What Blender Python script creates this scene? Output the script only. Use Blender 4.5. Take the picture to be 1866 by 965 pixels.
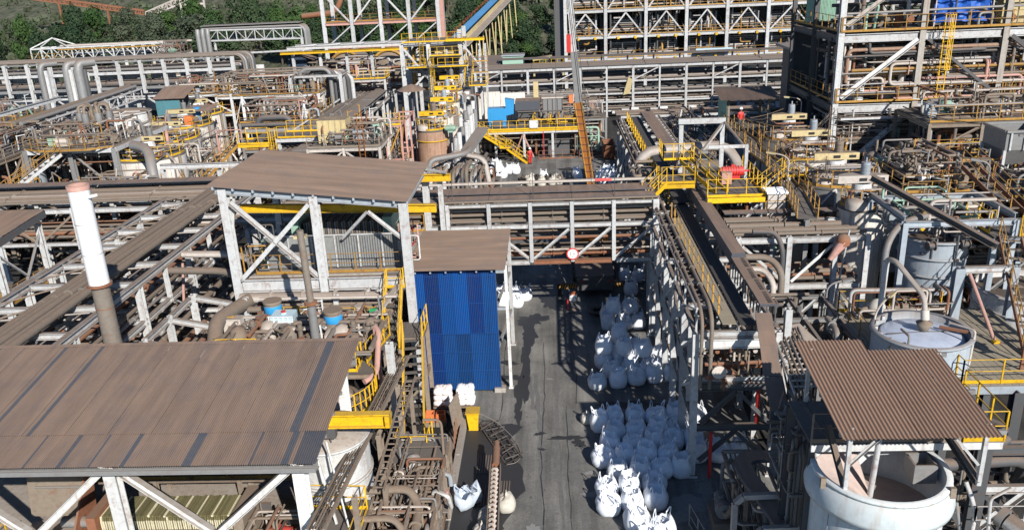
import bpy, math, random
from mathutils import Vector, Matrix
from math import radians, sin, cos, pi, sqrt, atan2

for _o in list(bpy.data.objects): bpy.data.objects.remove(_o)
SC = bpy.context.scene
COL = SC.collection

# ---------------------------------------------------------------- camera, sky, sun, exposure
cam_d = bpy.data.cameras.new('camera'); cam = bpy.data.objects.new('camera', cam_d); COL.objects.link(cam)
cam_d.sensor_width = 36.0; cam_d.lens = 36.0*1500/1866; cam_d.clip_start = 0.5; cam_d.clip_end = 4000
PITCH, YAW, ROLL = radians(20.06), radians(-3.21), radians(-2.68)
_f = Vector((sin(YAW)*cos(PITCH), cos(YAW)*cos(PITCH), -sin(PITCH)))
_r = Vector((cos(YAW), -sin(YAW), 0)); _u = _r.cross(_f)
_r2 = _r*cos(ROLL)+_u*sin(ROLL); _u2 = _u*cos(ROLL)-_r*sin(ROLL)
_m = Matrix((_r2, _u2, -_f)).transposed().to_4x4(); _m.translation = (0, 0, 22.0)
cam.matrix_world = _m
SC.camera = cam

SUN_DIR = Vector((0.72, -1.36, 1.0)).normalized()       # towards the sun
w = bpy.data.worlds.new('World'); SC.world = w; w.use_nodes = True
nt = w.node_tree; nt.nodes.clear()
sky = nt.nodes.new('ShaderNodeTexSky'); sky.sky_type = 'NISHITA'; sky.sun_disc = False
sky.sun_elevation = math.asin(SUN_DIR.z); sky.sun_rotation = atan2(SUN_DIR.x, SUN_DIR.y)
sky.air_density = 1.0; sky.dust_density = 0.0; sky.ozone_density = 6.0
bg = nt.nodes.new('ShaderNodeBackground'); bg.inputs[1].default_value = 0.078
out = nt.nodes.new('ShaderNodeOutputWorld')
nt.links.new(sky.outputs[0], bg.inputs[0]); nt.links.new(bg.outputs[0], out.inputs[0])
sun_d = bpy.data.lights.new('sun', 'SUN'); sun_d.energy = 5.0; sun_d.angle = radians(0.53); sun_d.color = (1.0, 0.955, 0.89)
sun = bpy.data.objects.new('sun', sun_d); COL.objects.link(sun)
sun.rotation_euler = SUN_DIR.to_track_quat('Z', 'Y').to_euler(); sun.location = (40, -60, 60)
SC.view_settings.view_transform = 'Standard'; SC.view_settings.look = 'None'
SC.view_settings.exposure = 0.46; SC.view_settings.gamma = 1.0

# ---------------------------------------------------------------- materials
def _lin(c): return tuple(c)+(1.0,)
MATS = {}
def mat(name, base, rough=0.6, metal=0.0, dust=0.0, dustcol=(0.162, 0.116, 0.084), rust=0.0, grime=0.3, scale=1.0, bump=0.0, var=0.12, spec=0.4, drips=0.0, dripcol=(0.20, 0.095, 0.045), streak=None, folds=False):
    """dusty paint: base colour, mottled grime, rust blotches and dust lying on what faces up"""
    m = bpy.data.materials.new(name); m.use_nodes = True; n = m.node_tree; N = n.nodes; L = n.links
    b = N['Principled BSDF']; b.inputs['Roughness'].default_value = rough; b.inputs['Metallic'].default_value = metal
    b.inputs['Specular IOR Level'].default_value = spec
    geo = N.new('ShaderNodeNewGeometry'); oi = N.new('ShaderNodeObjectInfo')
    def noise(sc, det=4, ro=0.6, vec=None):
        t = N.new('ShaderNodeTexNoise'); t.inputs['Scale'].default_value = sc; t.inputs['Detail'].default_value = det
        t.inputs['Roughness'].default_value = ro; L.new(vec or geo.outputs['Position'], t.inputs['Vector']); return t.outputs['Fac']
    def rng(src, a, b_, lo=0.0, hi=1.0):
        r = N.new('ShaderNodeMapRange'); r.inputs[1].default_value = a; r.inputs[2].default_value = b_
        r.inputs[3].default_value = lo; r.inputs[4].default_value = hi; L.new(src, r.inputs[0]); return r.outputs[0]
    def mul(a, b_):
        k = N.new('ShaderNodeMath'); k.operation = 'MULTIPLY'
        for i, s in enumerate((a, b_)):
            if isinstance(s, (int, float)): k.inputs[i].default_value = s
            else: L.new(s, k.inputs[i])
        return k.outputs[0]
    def mix(fac, a, b_):
        k = N.new('ShaderNodeMix'); k.data_type = 'RGBA'
        if isinstance(fac, (int, float)): k.inputs[0].default_value = fac
        else: L.new(fac, k.inputs[0])
        for i, s in ((6, a), (7, b_)):
            if isinstance(s, tuple): k.inputs[i].default_value = _lin(s)
            else: L.new(s, k.inputs[i])
        return k.outputs[2]
    n1 = noise(0.9*scale, 5); n2 = noise(5.0*scale, 5, 0.7)
    c = mix(rng(oi.outputs['Random'], 0, 1, 0, 1), tuple(x*(1-var) for x in base), tuple(min(1, x*(1+var)) for x in base))
    c = mix(mul(rng(n2, 0.42, 0.72), grime), c, tuple(x*0.45+0.02*y for x, y in zip(base, (1.1, .9, .75))))
    if drips:
        mp = N.new('ShaderNodeMapping'); mp.inputs['Scale'].default_value = (3.5, 3.5, 0.25); L.new(geo.outputs['Position'], mp.inputs[0])
        c = mix(mul(rng(noise(1.6*scale, 4, .6, mp.outputs[0]), 0.5, 0.7), drips), c, dripcol)
    if rust:
        c = mix(mul(rng(noise(2.2*scale, 6, 0.75), 0.53, 0.66), rust), c, (0.17, 0.062, 0.026))
    if dust:
        sep = N.new('ShaderNodeSeparateXYZ'); L.new(geo.outputs['Normal'], sep.inputs[0])
        d = mul(rng(sep.outputs[2], 0.15, 0.75), rng(n1, 0.30, 0.52, dust*0.75, dust))
        if streak:
            mp = N.new('ShaderNodeMapping'); mp.inputs['Scale'].default_value = streak; L.new(geo.outputs['Position'], mp.inputs[0]); n2 = noise(1.3, 5, .65, mp.outputs[0])
            d = mul(d, rng(noise(2.0, 4, .6, mp.outputs[0]), .30, .48, .72, 1.0))
        dc = mix(rng(n2, .3, .7), tuple(x*0.8 for x in dustcol), tuple(x*1.2 for x in dustcol))
        c = mix(d, c, dc)
        rr = mix(d, (rough,)*3, (0.95,)*3); L.new(rr, b.inputs['Roughness'])
        if metal:
            mm = mix(d, (metal,)*3, (0.0,)*3); L.new(mm, b.inputs['Metallic'])
    L.new(c, b.inputs['Base Color'])
    if bump:
        bp = N.new('ShaderNodeBump'); bp.inputs['Strength'].default_value = bump; bp.inputs['Distance'].default_value = 0.02
        if folds:
            mf = N.new('ShaderNodeMapping'); mf.inputs['Scale'].default_value = (1, 1, .3); L.new(geo.outputs['Position'], mf.inputs[0]); bp.inputs['Distance'].default_value = .06; L.new(noise(7.5, 3, .55, mf.outputs[0]), bp.inputs['Height'])
        else: L.new(noise(14*scale, 5, 0.7), bp.inputs['Height']); L.new(bp.outputs[0], b.inputs['Normal'])
    MATS[name] = m
    return m
WHITE = mat('white_painted_steel', (0.49, 0.50, 0.50), 0.5, dust=0.95, rust=0.5, grime=0.42, drips=0.3, dripcol=(0.30, 0.22, 0.16))
WHITE2 = mat('chalky_white_steel', (0.64, 0.65, 0.64), 0.55, dust=0.75, rust=0.35, grime=0.45, drips=0.45, dripcol=(0.33, 0.26, 0.20))
BLUEW = mat('pale_blue_grey_paint', (0.34, 0.39, 0.435), 0.5, dust=0.75, rust=0.15, grime=0.3, drips=0.25)
GREY = mat('galvanised_steel', (0.27, 0.27, 0.265), 0.5, metal=0.25, dust=0.8, rust=0.2, grime=0.4)
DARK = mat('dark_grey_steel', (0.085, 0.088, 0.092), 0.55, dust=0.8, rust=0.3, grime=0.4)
DUSTY = mat('dust_caked_steel', (0.24, 0.195, 0.15), 0.8, dust=0.9, rust=0.45, grime=0.6)
PIPE = mat('dusty_grey_pipe', (0.185, 0.158, 0.13), 0.6, dust=0.9, rust=0.3, grime=0.5)
PIPEW = mat('cream_lagged_pipe', (0.52, 0.47, 0.42), 0.6, dust=0.75, rust=0.2, grime=0.4)
RUST = mat('rusty_steel', (0.25, 0.105, 0.055), 0.85, dust=0.6, rust=0.6, grime=0.6)
PINKP = mat('faded_pink_pipe', (0.52, 0.29, 0.24), 0.6, dust=0.5, rust=0.3, grime=0.4)
YEL = mat('safety_yellow_paint', (0.70, 0.415, 0.010), 0.5, dust=0.4, rust=0.5, grime=0.5, var=0.22)
YELD = mat('weathered_yellow_paint', (0.43, 0.235, 0.045), 0.6, dust=0.6, rust=0.8, grime=0.6, var=0.22)
CREAM = mat('faded_cream_yellow_paint', (0.52, 0.42, 0.22), 0.6, dust=0.9, rust=0.3, grime=0.4)
ORANGE = mat('crane_orange_paint', (0.33, 0.115, 0.02), 0.5, dust=0.4, rust=0.7, grime=0.6)
SAFE_OR = mat('bright_orange_plastic', (0.60, 0.17, 0.06), 0.5, dust=0.2, grime=0.25)
RED = mat('red_paint', (0.55, 0.035, 0.03), 0.45, dust=0.35, grime=0.35)
GREEN = mat('green_paint', (0.03, 0.32, 0.13), 0.5, dust=0.25, grime=0.3)
MINT = mat('pale_green_paint', (0.30, 0.46, 0.36), 0.55, dust=0.4, grime=0.35, rust=0.2)
TEAL = mat('teal_cladding', (0.075, 0.20, 0.23), 0.5, dust=0.6, grime=0.35)
BLUE = mat('cobalt_blue_cladding', (0.004, 0.040, 0.19), 0.4, dust=0.3, grime=0.5, var=0.3, spec=0.5, drips=.4, dripcol=(.012,.02,.05))
BLUE2 = mat('bright_blue_cladding', (0.005, 0.066, 0.25), 0.4, dust=0.3, grime=0.4, var=0.15, spec=0.5, drips=.4, dripcol=(.02,.05,.22))
BLUE3 = mat('faded_blue_cladding', (0.005, 0.052, 0.185), 0.45, dust=0.3, grime=0.5, var=0.2, spec=0.5, drips=.4, dripcol=(.01,.02,.05))
BLUE4 = mat('navy_blue_cladding', (0.004, 0.033, 0.155), 0.45, dust=0.3, grime=0.5, var=0.2, spec=0.5, drips=.3, dripcol=(.03,.05,.10))
BLUED = mat('dusty_blue_sheet', (0.033, 0.055, 0.085), 0.5, dust=0.35, grime=0.5)
SKYB = mat('sky_blue_machine_paint', (0.035, 0.28, 0.58), 0.45, dust=0.35, grime=0.3)
TARP = mat('blue_tarpaulin', (0.015, 0.10, 0.42), 0.5, dust=0.1, grime=0.3, bump=0.6)
ROOF = mat('dust_covered_roof_sheet', (0.07, 0.075, 0.09), 0.6, dust=0.97, dustcol=(0.190, 0.128, 0.092), grime=0.3, var=0.05, streak=(1.6, .16, 1.0))
ROOFX = mat('dust_covered_cross_roof_sheet', (0.07, 0.075, 0.09), 0.6, dust=0.97, dustcol=(0.185, 0.126, 0.091), grime=0.3, var=0.05, streak=(.16, 1.2, .3))
ROOFB = mat('brown_roof_sheet', (0.27, 0.165, 0.11), 0.65, dust=0.6, dustcol=(0.25, 0.162, 0.112), grime=0.35, rust=0.2, var=0.14, drips=.0)
CONC = mat('stained_concrete', (0.40, 0.37, 0.33), 0.9, dust=0.5, grime=0.5, drips=0.5, bump=0.4)
CONCW = mat('whitewashed_concrete', (0.66, 0.62, 0.56), 0.85, dust=0.6, grime=0.4, drips=0.55, bump=0.3)
TERRA = mat('terracotta_tank_wall', (0.36, 0.225, 0.155), 0.8, dust=0.6, grime=0.6, drips=0.6)
GRATE = mat('dusty_floor_grating', (0.09, 0.085, 0.08), 0.8, dust=0.7, dustcol=(0.125, 0.105, 0.088), grime=0.5)
PLANK = mat('weathered_deck_boards', (0.24, 0.205, 0.15), 0.85, dust=0.6, dustcol=(0.25, 0.21, 0.15), grime=0.5, var=0.18)
BAG = mat('white_woven_bag', (0.80, 0.83, 0.87), 0.75, dust=0.25, dustcol=(.36,.34,.32), grime=0.4, folds=True, bump=0.55, scale=.7, var=0.13, spec=0.25)
BAGD = mat('grimy_woven_bag', (0.56, 0.53, 0.46), 0.8, dust=0.3, grime=0.45, bump=0.25, scale=1.5, var=0.08)
BAGB = mat('blue_white_woven_bag', (0.50, 0.56, 0.64), 0.7, grime=0.4, bump=0.3)
BLACK = mat('black_rubber', (0.018, 0.018, 0.02), 0.7, dust=0.45, grime=0.3)
BELT = mat('conveyor_belt', (0.03, 0.03, 0.03), 0.8, dust=0.3, dustcol=(0.10, 0.08, 0.065))
SLURRY = mat('pale_dry_slurry', (0.50, 0.40, 0.36), 0.9, grime=0.35, bump=0.8, scale=0.8)
SCUM = mat('grey_blue_thickener_liquor', (0.40, 0.44, 0.52), 0.25, grime=0.35, scale=0.6)
OLIVE = mat('olive_filter_cloth', (0.13, 0.115, 0.05), 0.9, grime=0.5, rust=0.2, scale=2.0, var=0.3)
CREAMC = mat('cream_filter_plate', (0.60, 0.55, 0.38), 0.7, dust=0.15, grime=0.5, var=0.12)
STACKW = mat('white_stack_paint', (0.86, 0.86, 0.85), 0.5, grime=0.08)
IBC = mat('milky_plastic_tank', (0.48, 0.62, 0.68), 0.4, dust=0.15, grime=0.2)
SIGNW = mat('sign_white', (0.85, 0.85, 0.85), 0.5, grime=0.1)
SIGNB = mat('sign_blue', (0.012, 0.06, 0.30), 0.5, dust=0.1, grime=0.2)
INK = mat('sign_black_ink', (0.02, 0.02, 0.02), 0.6)
SKIN = mat('skin', (0.36, 0.19, 0.13), 0.6)
GLASS = mat('dark_window_glass', (0.03, 0.035, 0.04), 0.1, spec=0.8)
GLAZED = mat('dusty_screen_panel', (0.22, 0.225, 0.22), 0.55, dust=0.3, grime=0.5)
TRUNK = mat('tree_bark', (0.10, 0.075, 0.055), 0.9, grime=0.5)

# ---------------------------------------------------------------- mesh building
class MB:
    def __init__(s): s.v = []; s.f = []; s.sm = []; s.mi = []
    def add(s, vs, fs, smooth=False, mi=0):
        k = len(s.v); s.v += [tuple(p) for p in vs]
        for f in fs: s.f.append([i+k for i in f]); s.sm.append(smooth); s.mi.append(mi)
        return s
    def bx(s, x0, x1, y0, y1, z0, z1, mi=0):
        return s.add([(x0,y0,z0),(x1,y0,z0),(x1,y1,z0),(x0,y1,z0),(x0,y0,z1),(x1,y0,z1),(x1,y1,z1),(x0,y1,z1)],
                     [(0,3,2,1),(4,5,6,7),(0,1,5,4),(1,2,6,5),(2,3,7,6),(3,0,4,7)], False, mi)
    def prism(s, poly, p, q, right, up, smooth=False, mi=0):
        p = Vector(p); q = Vector(q); n = len(poly); vs = [p+right*a+up*b for a, b in poly]+[q+right*a+up*b for a, b in poly]
        fs = [(i, (i+1) % n, n+(i+1) % n, n+i) for i in range(n)]
        s.add(vs, fs, smooth, mi); s.add(vs, [list(range(n))[::-1], list(range(n, 2*n))], False, mi); return s
    def frame(s, p, q, roll=0.0):
        d = (Vector(q)-Vector(p)).normalized()
        ref = Vector((0,0,1)) if abs(d.z) < 0.95 else Vector((0,1,0))
        r = d.cross(ref).normalized(); u = r.cross(d)
        if roll: r, u = r*cos(roll)+u*sin(roll), u*cos(roll)-r*sin(roll)
        return r, u
    def bar(s, p, q, w_, h, roll=0.0, mi=0):
        r, u = s.frame(p, q, roll); a, b = w_/2, h/2
        return s.prism([(-a,-b),(a,-b),(a,b),(-a,b)], p, q, r, u, False, mi)
    def ibeam(s, p, q, w_, h, roll=0.0, mi=0):
        r, u = s.frame(p, q, roll); a, b = w_/2, h/2; t = h*0.09; k = w_*0.07
        return s.prism([(-a,-b),(a,-b),(a,-b+t),(k,-b+t),(k,b-t),(a,b-t),(a,b),(-a,b),(-a,b-t),(-k,b-t),(-k,-b+t),(-a,-b+t)], p, q, r, u, False, mi)
    def angle(s, p, q, w_, roll=0.0, mi=0):
        r, u = s.frame(p, q, roll); a = w_/2; t = w_*0.14
        return s.prism([(-a,-a),(a,-a),(a,-a+t),(-a+t,-a+t),(-a+t,a),(-a,a)], p, q, r, u, False, mi)
    def tube(s, pts, r, n=8, cap=True, mi=0):
        pts = [Vector(p) for p in pts]; rings = []
        prev = None
        for i, p in enumerate(pts):
            if i == 0: d = pts[1]-p
            elif i == len(pts)-1: d = p-pts[i-1]
            else: d = (pts[i+1]-p).normalized()+(p-pts[i-1]).normalized()
            d.normalize()
            if d.length < 1e-6: d = Vector((0,0,1))
            if prev is None:
                ref = Vector((0,0,1)) if abs(d.z) < 0.9 else Vector((1,0,0))
                a = d.cross(ref).normalized()
            else:
                a = prev-d*prev.dot(d)
                a = a.normalized() if a.length > 1e-6 else d.orthogonal().normalized()
            prev = a; b = d.cross(a)
            rr = r[i] if isinstance(r, (list, tuple)) else r
            rings.append([p+(a*cos(2*pi*k/n)+b*sin(2*pi*k/n))*rr for k in range(n)])
        vs = [v for R in rings for v in R]; fs = []
        for i in range(len(pts)-1):
            for k in range(n): fs.append((i*n+k, i*n+(k+1) % n, (i+1)*n+(k+1) % n, (i+1)*n+k))
        s.add(vs, fs, True, mi)
        if cap: s.add(rings[0]+rings[-1], [list(range(n))[::-1], list(range(n, 2*n))], False, mi)
        return s
    def pipe(s, pts, r, n=8, bend=None, mi=0):
        return s.tube(fillet(pts, bend or r*3.0), r, n, True, mi)
    def lathe(s, c, prof, n=24, mi=0, a0=0.0, a1=2*pi):
        c = Vector(c); full = abs(a1-a0-2*pi) < 1e-6; m = n if full else n+1
        vs = [(c.x+r*cos(a0+(a1-a0)*k/n), c.y+r*sin(a0+(a1-a0)*k/n), c.z+z) for r, z in prof for k in range(m)]; fs = []
        for i in range(len(prof)-1):
            for k in range(n): fs.append((i*m+k, i*m+(k+1) % m, (i+1)*m+(k+1) % m, (i+1)*m+k))
        return s.add(vs, fs, True, mi)
    def cyl(s, c, r, z0, z1, n=16, r2=None, mi=0):
        r2 = r if r2 is None else r2; c = Vector((c[0], c[1], 0))
        s.lathe(c, [(r, z0), (r2, z1)], n, mi)
        s.add([(c.x+r2*cos(2*pi*k/n), c.y+r2*sin(2*pi*k/n), z1) for k in range(n)], [list(range(n))], False, mi)
        s.add([(c.x+r*cos(2*pi*k/n), c.y+r*sin(2*pi*k/n), z0) for k in range(n)], [list(range(n))[::-1]], False, mi); return s
    def hcyl(s, p, q, r, n=12, mi=0): return s.tube([p, q], r, n, True, mi)
    def move(s, M): s.v = [tuple(M @ Vector(p)) for p in s.v]; return s
    def mesh(s, name, m, off=(0,0,0)):
        me = bpy.data.meshes.new(name); ox, oy, oz = off
        me.from_pydata([(x-ox, y-oy, z-oz) for x, y, z in s.v], [], s.f)
        for mm in (m if isinstance(m, (list, tuple)) else [m]): me.materials.append(mm)
        me.polygons.foreach_set('use_smooth', s.sm)
        if any(s.mi): me.polygons.foreach_set('material_index', s.mi)
        me.update(); return me
def fillet(pts, br, k=4):
    pts = [Vector(p) for p in pts]; o = [pts[0]]
    for i in range(1, len(pts)-1):
        a, p, b = pts[i-1], pts[i], pts[i+1]
        da, db = (a-p), (b-p); la, lb = da.length, db.length
        if la < 1e-5 or lb < 1e-5: continue
        t = min(br, la*0.48, lb*0.48); da /= la; db /= lb
        if abs(da.dot(db)) > 0.995: o.append(p); continue
        A, B = p+da*t, p+db*t
        for j in range(k+1):
            q = j/k; o.append(A*(1-q)**2+p*2*q*(1-q)+B*q*q)
    o.append(pts[-1]); return o

LOC = {}
def thing(name, label, cat, loc=(0,0,0), group=None):
    o = bpy.data.objects.new(name, None); COL.objects.link(o); o.location = loc; o.empty_display_size = 0.3
    o['label'] = label; o['category'] = cat
    if group: o['group'] = group
    LOC[o] = tuple(loc); return o
def part(name, mb, m, parent, label=None, stuff=False):
    off = LOC[parent]
    o = bpy.data.objects.new(name, mb.mesh(name, m, off)); COL.objects.link(o); o.parent = parent
    LOC[o] = off
    if label: o['label'] = label
    if stuff: o['kind'] = 'stuff'
    return o
def solo(name, mb, m, label, cat, loc=(0,0,0), group=None):
    o = bpy.data.objects.new(name, mb.mesh(name, m, loc)); COL.objects.link(o); o.location = loc
    o['label'] = label; o['category'] = cat; LOC[o] = tuple(loc)
    if group: o['group'] = group
    return o
def struct(name, mb, m):
    o = bpy.data.objects.new(name, mb.mesh(name, m)); COL.objects.link(o); o['kind'] = 'structure'; LOC[o] = (0,0,0); return o
def dup(root, loc, rz, label, scale=1.0, group=None):
    c = root.copy(); COL.objects.link(c); c.location = loc; c.rotation_euler = (0, 0, rz); c.scale = (scale,)*3 if isinstance(scale, (int, float)) else scale
    c['label'] = label
    if group: c['group'] = group
    for ch in root.children:
        d = ch.copy(); COL.objects.link(d); d.parent = c
        for g in ch.children:
            e = g.copy(); COL.objects.link(e); e.parent = d
    return c

# ---------------------------------------------------------------- steelwork helpers
def column(t, x, y, z0, z1, s=0.3, m=None, kind='I', name='column'):
    b = MB()
    if kind == 'I': b.ibeam((x,y,z0), (x,y,z1), s, s)
    elif kind == 'tube': b.tube([(x,y,z0),(x,y,z1)], s/2, 8)
    else: b.bar((x,y,z0), (x,y,z1), s, s)
    if z0 <= 0.05: b.bx(x-s*.8, x+s*.8, y-s*.8, y+s*.8, max(z0,0)-.01, max(z0,0)+0.12)
    return part(name, b, m or WHITE, t)
def beam(t, p, q, w_=0.2, h=0.3, m=None, kind='I', name='beam'):
    b = MB()
    if kind == 'I': b.ibeam(p, q, w_, h)
    elif kind == 'L': b.angle(p, q, w_)
    else: b.bar(p, q, w_, h)
    return part(name, b, m or WHITE, t)
def brace(t, p, q, s=0.14, m=None): return beam(t, p, q, s, s, m, 'L', 'brace')
def pipe(t, pts, r, m=None, n=8, bend=None, flange=None, name='pipe'):
    b = MB(); b.pipe(pts, r, n, bend)
    if flange:
        for i in range(len(pts)-1):
            a, c = Vector(pts[i]), Vector(pts[i+1]); L = (c-a).length; k = int(L//flange)
            for j in range(1, k+1):
                p = a+(c-a)*(j/(k+1)); d = (c-a)/L*0.03
                b.tube([p-d, p+d], r*1.55, n)
    return part(name, b, m or PIPE, t)
def railing(t, pts, m=None, h=1.05, kick=True, step=1.4, r=0.024, name='handrail'):
    b = MB(); m = m or YEL
    for i in range(len(pts)-1):
        a, c = Vector(pts[i]), Vector(pts[i+1]); L = (c-a).length; k = max(1, round(L/step)); up = Vector((0,0,1))
        for z in (h, h*0.52): b.tube([a+up*z, c+up*z], r, 5)
        if kick: b.bar(a+up*0.08, c+up*0.08, 0.012, 0.15)
        for j in range(k+(1 if i == len(pts)-2 else 0)):
            p = a+(c-a)*(j/k); b.bar(p, p+up*h, 0.05, 0.05)
    return part(name, b, m, t)
def stairs(t, p, q, width, m=None, rail=None, treadm=None):
    """flight from low point p to high point q"""
    p, q = Vector(p), Vector(q); d = q-p; run = Vector((d.x, d.y, 0)); side = run.normalized().cross(Vector((0,0,1)))*(width/2)
    for sgn in (-1, 1):
        b = MB(); b.bar(p+side*sgn, q+side*sgn, 0.06, 0.26); part('stringer', b, m or YEL, t)
    n = max(3, int(d.z/0.24)); rd = run.normalized()*0.12
    tm = None
    for i in range(n):
        c = p+d*((i+0.6)/n); b = MB(); b.bar(c-side*.96, c+side*.96, 0.24, 0.04); part('tread', b, treadm or GRATE, t)
    for sgn in (-1, 1):
        b = MB(); up = Vector((0,0,1))
        for z in (1.0, 0.55): b.tube([p+side*sgn+up*z, q+side*sgn+up*z], 0.024, 5)
        k = max(2, int(d.length/1.1))
        for j in range(k+1):
            c = p+side*sgn+d*(j/k); b.bar(c, c+up*1.0, 0.045, 0.045)
        part('handrail', b, rail or m or YEL, t)
def ladder(t, x, y, z0, z1, m=None, cage=True, face=(0,-1), w_=0.45):
    b = MB(); f = Vector((face[0], face[1], 0)); s = Vector((-f.y, f.x, 0)); c = Vector((x, y, 0))
    for g in (-1, 1): b.bar(c+s*g*w_/2+Vector((0,0,z0)), c+s*g*w_/2+Vector((0,0,z1+1)), 0.05, 0.05)
    z = z0+.2
    while z < z1: b.tube([c-s*w_/2+Vector((0,0,z)), c+s*w_/2+Vector((0,0,z))], 0.018, 5); z += 0.3
    part('ladder', b, m or YEL, t)
    if cage:
        b = MB(); z = z0+2.2; arc = lambda z: [c+s*(w_/2+.12)*cos(a)+f*(.72*sin(a))+Vector((0,0,z)) for a in [pi*k/6 for k in range(7)]]
        while z < z1+1.05: b.tube(arc(z), 0.028, 4); z += 0.75
        for k in range(1, 6):
            a = pi*k/6; q = c+s*(w_/2+.12)*cos(a)+f*(.72*sin(a)); b.bar(q+Vector((0,0,z0+2.2)), q+Vector((0,0,z1+1)), 0.04, 0.02)
        part('cage', b, m or YEL, t)
def deck(t, x0, x1, y0, y1, z, m=None, along='y', pw=0.6, name='floor_panel', th=0.05):
    """deck laid of separate panels with small gaps"""
    if along == 'y':
        n = max(1, round((x1-x0)/pw)); k = (x1-x0)/n
        for i in range(n): part(name, MB().bx(x0+i*k+.008, x0+(i+1)*k-.008, y0, y1, z-th, z+random.uniform(-.004,.004)), m or GRATE, t)
    else:
        n = max(1, round((y1-y0)/pw)); k = (y1-y0)/n
        for i in range(n): part(name, MB().bx(x0, x1, y0+i*k+.008, y0+(i+1)*k-.008, z-th, z+random.uniform(-.004,.004)), m or GRATE, t)
def frame(t, x0, x1, y0, y1, z0, z1, nx=1, ny=1, levels=None, m=None, cs=0.26, bs=(0.16,0.26), braces='', bm=None, kind='I'):
    """columns, beams on the levels, optional X/diagonal braces on faces f(ront) b(ack) l r"""
    m = m or WHITE; xs = [x0+(x1-x0)*i/nx for i in range(nx+1)]; ys = [y0+(y1-y0)*j/ny for j in range(ny+1)]
    for x in xs:
        for y in ys: column(t, x, y, z0, z1, cs, m, kind)
    for z in (levels or [z1]):
        for y in ys:
            for i in range(nx): beam(t, (xs[i]+cs*.5+.003, y, z-bs[1]/2-.004), (xs[i+1]-cs*.5-.003, y, z-bs[1]/2-.004), bs[0], bs[1], m, kind)
        for x in xs:
            for j in range(ny): beam(t, (x, ys[j]+cs*.5+.003, z-bs[1]/2-.004), (x, ys[j+1]-cs*.5-.003, z-bs[1]/2-.004), bs[0], bs[1], m, kind)
    L = [z0]+list(levels or [z1])
    for ch in braces:
        for a, b in zip(L, L[1:]):
            if ch in 'fb':
                y = y0-.02 if ch == 'f' else y1+.02
                for i in range(nx):
                    if i % 2 == 0: brace(t, (xs[i]+.1, y, a+.2), (xs[i+1]-.1, y, b-.3), .13, bm or m)
                    else: brace(t, (xs[i]+.1, y, b-.3), (xs[i+1]-.1, y, a+.2), .13, bm or m)
            else:
                x = x0-.02 if ch == 'l' else x1+.02
                for j in range(ny):
                    if j % 2 == 0: brace(t, (x, ys[j]+.1, a+.2), (x, ys[j+1]-.1, b-.3), .13, bm or m)
                    else: brace(t, (x, ys[j]+.1, b-.3), (x, ys[j+1]-.1, a+.2), .13, bm or m)
def corr(mb, o, u, v, n, pitch=0.0762, amp=0.018, seg=4, mi=None):
    """corrugated sheet from corner o; u = unit vector across ridges, v = full vector along them, n corrugations"""
    o, u, v = Vector(o), Vector(u), Vector(v); nn = u.cross(v).normalized()
    k = n*seg; vs = []
    for i in range(k+1):
        p = o+u*(pitch*i/seg)+nn*(amp*sin(2*pi*i/seg+.4)); vs += [p, p+v]
    for i in range(k): mb.add([vs[2*i], vs[2*i+2], vs[2*i+3], vs[2*i+1]], [(0,1,2,3)], True, (mi(i//seg) if mi else 0))
    return mb
def roof(t, o, u, v, width, m=None, cover=0.76, pitch=0.0762, amp=0.018, seg=4, mi=None, name='roof_sheet', lift=0.004):
    o, u = Vector(o), Vector(u).normalized(); v = Vector(v); n = max(1, round(width/cover)); k = width/n; nc = max(1, round(k/pitch))
    nn = u.cross(v).normalized(); nn = nn if nn.z > 0 or abs(nn.z) < .2 else -nn
    for i in range(n):
        b = MB(); fn = (lambda j, i=i: mi(i, j)) if mi else None
        dv = v*(1+random.uniform(-.004,.004))
        corr(b, o+u*(k*i)+nn*(lift*(i % 2)), u, dv, nc, k/nc, amp, seg, fn)
        part(name, b, m or ROOF, t)
def truss(t, p, q, wv, h, n, m=None, cs=0.13, ds=0.08, xtop=True, faces=2):
    """box truss between p and q (bottom chord start of side A); wv = sideways vector to side B"""
    p, q, wv = Vector(p), Vector(q), Vector(wv); up = Vector((0,0,h)); d = (q-p)/n
    for s in ([p, p+wv] if faces == 2 else [p]):
        e = s+(q-p)
        beam(t, s, e, cs, cs, m, 'box', 'chord'); beam(t, s+up, e+up, cs, cs, m, 'box', 'chord')
        for i in range(n+1):
            beam(t, s+d*i+Vector((0,0,cs/2)), s+d*i+up-Vector((0,0,cs/2)), ds, ds, m, 'box', 'post')
        for i in range(n):
            a, b = (s+d*i, s+d*(i+1)+up) if i % 2 == 0 else (s+d*i+up, s+d*(i+1))
            beam(t, a, b, ds*.8, ds*.8, m, 'L', 'brace')
    if faces == 2:
        for i in range(n+1):
            beam(t, p+d*i, p+d*i+wv, ds, ds, m, 'box', 'crossbar')
            if xtop: beam(t, p+d*i+up, p+d*i+up+wv, ds, ds, m, 'box', 'crossbar')
R = random.Random(7)
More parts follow.
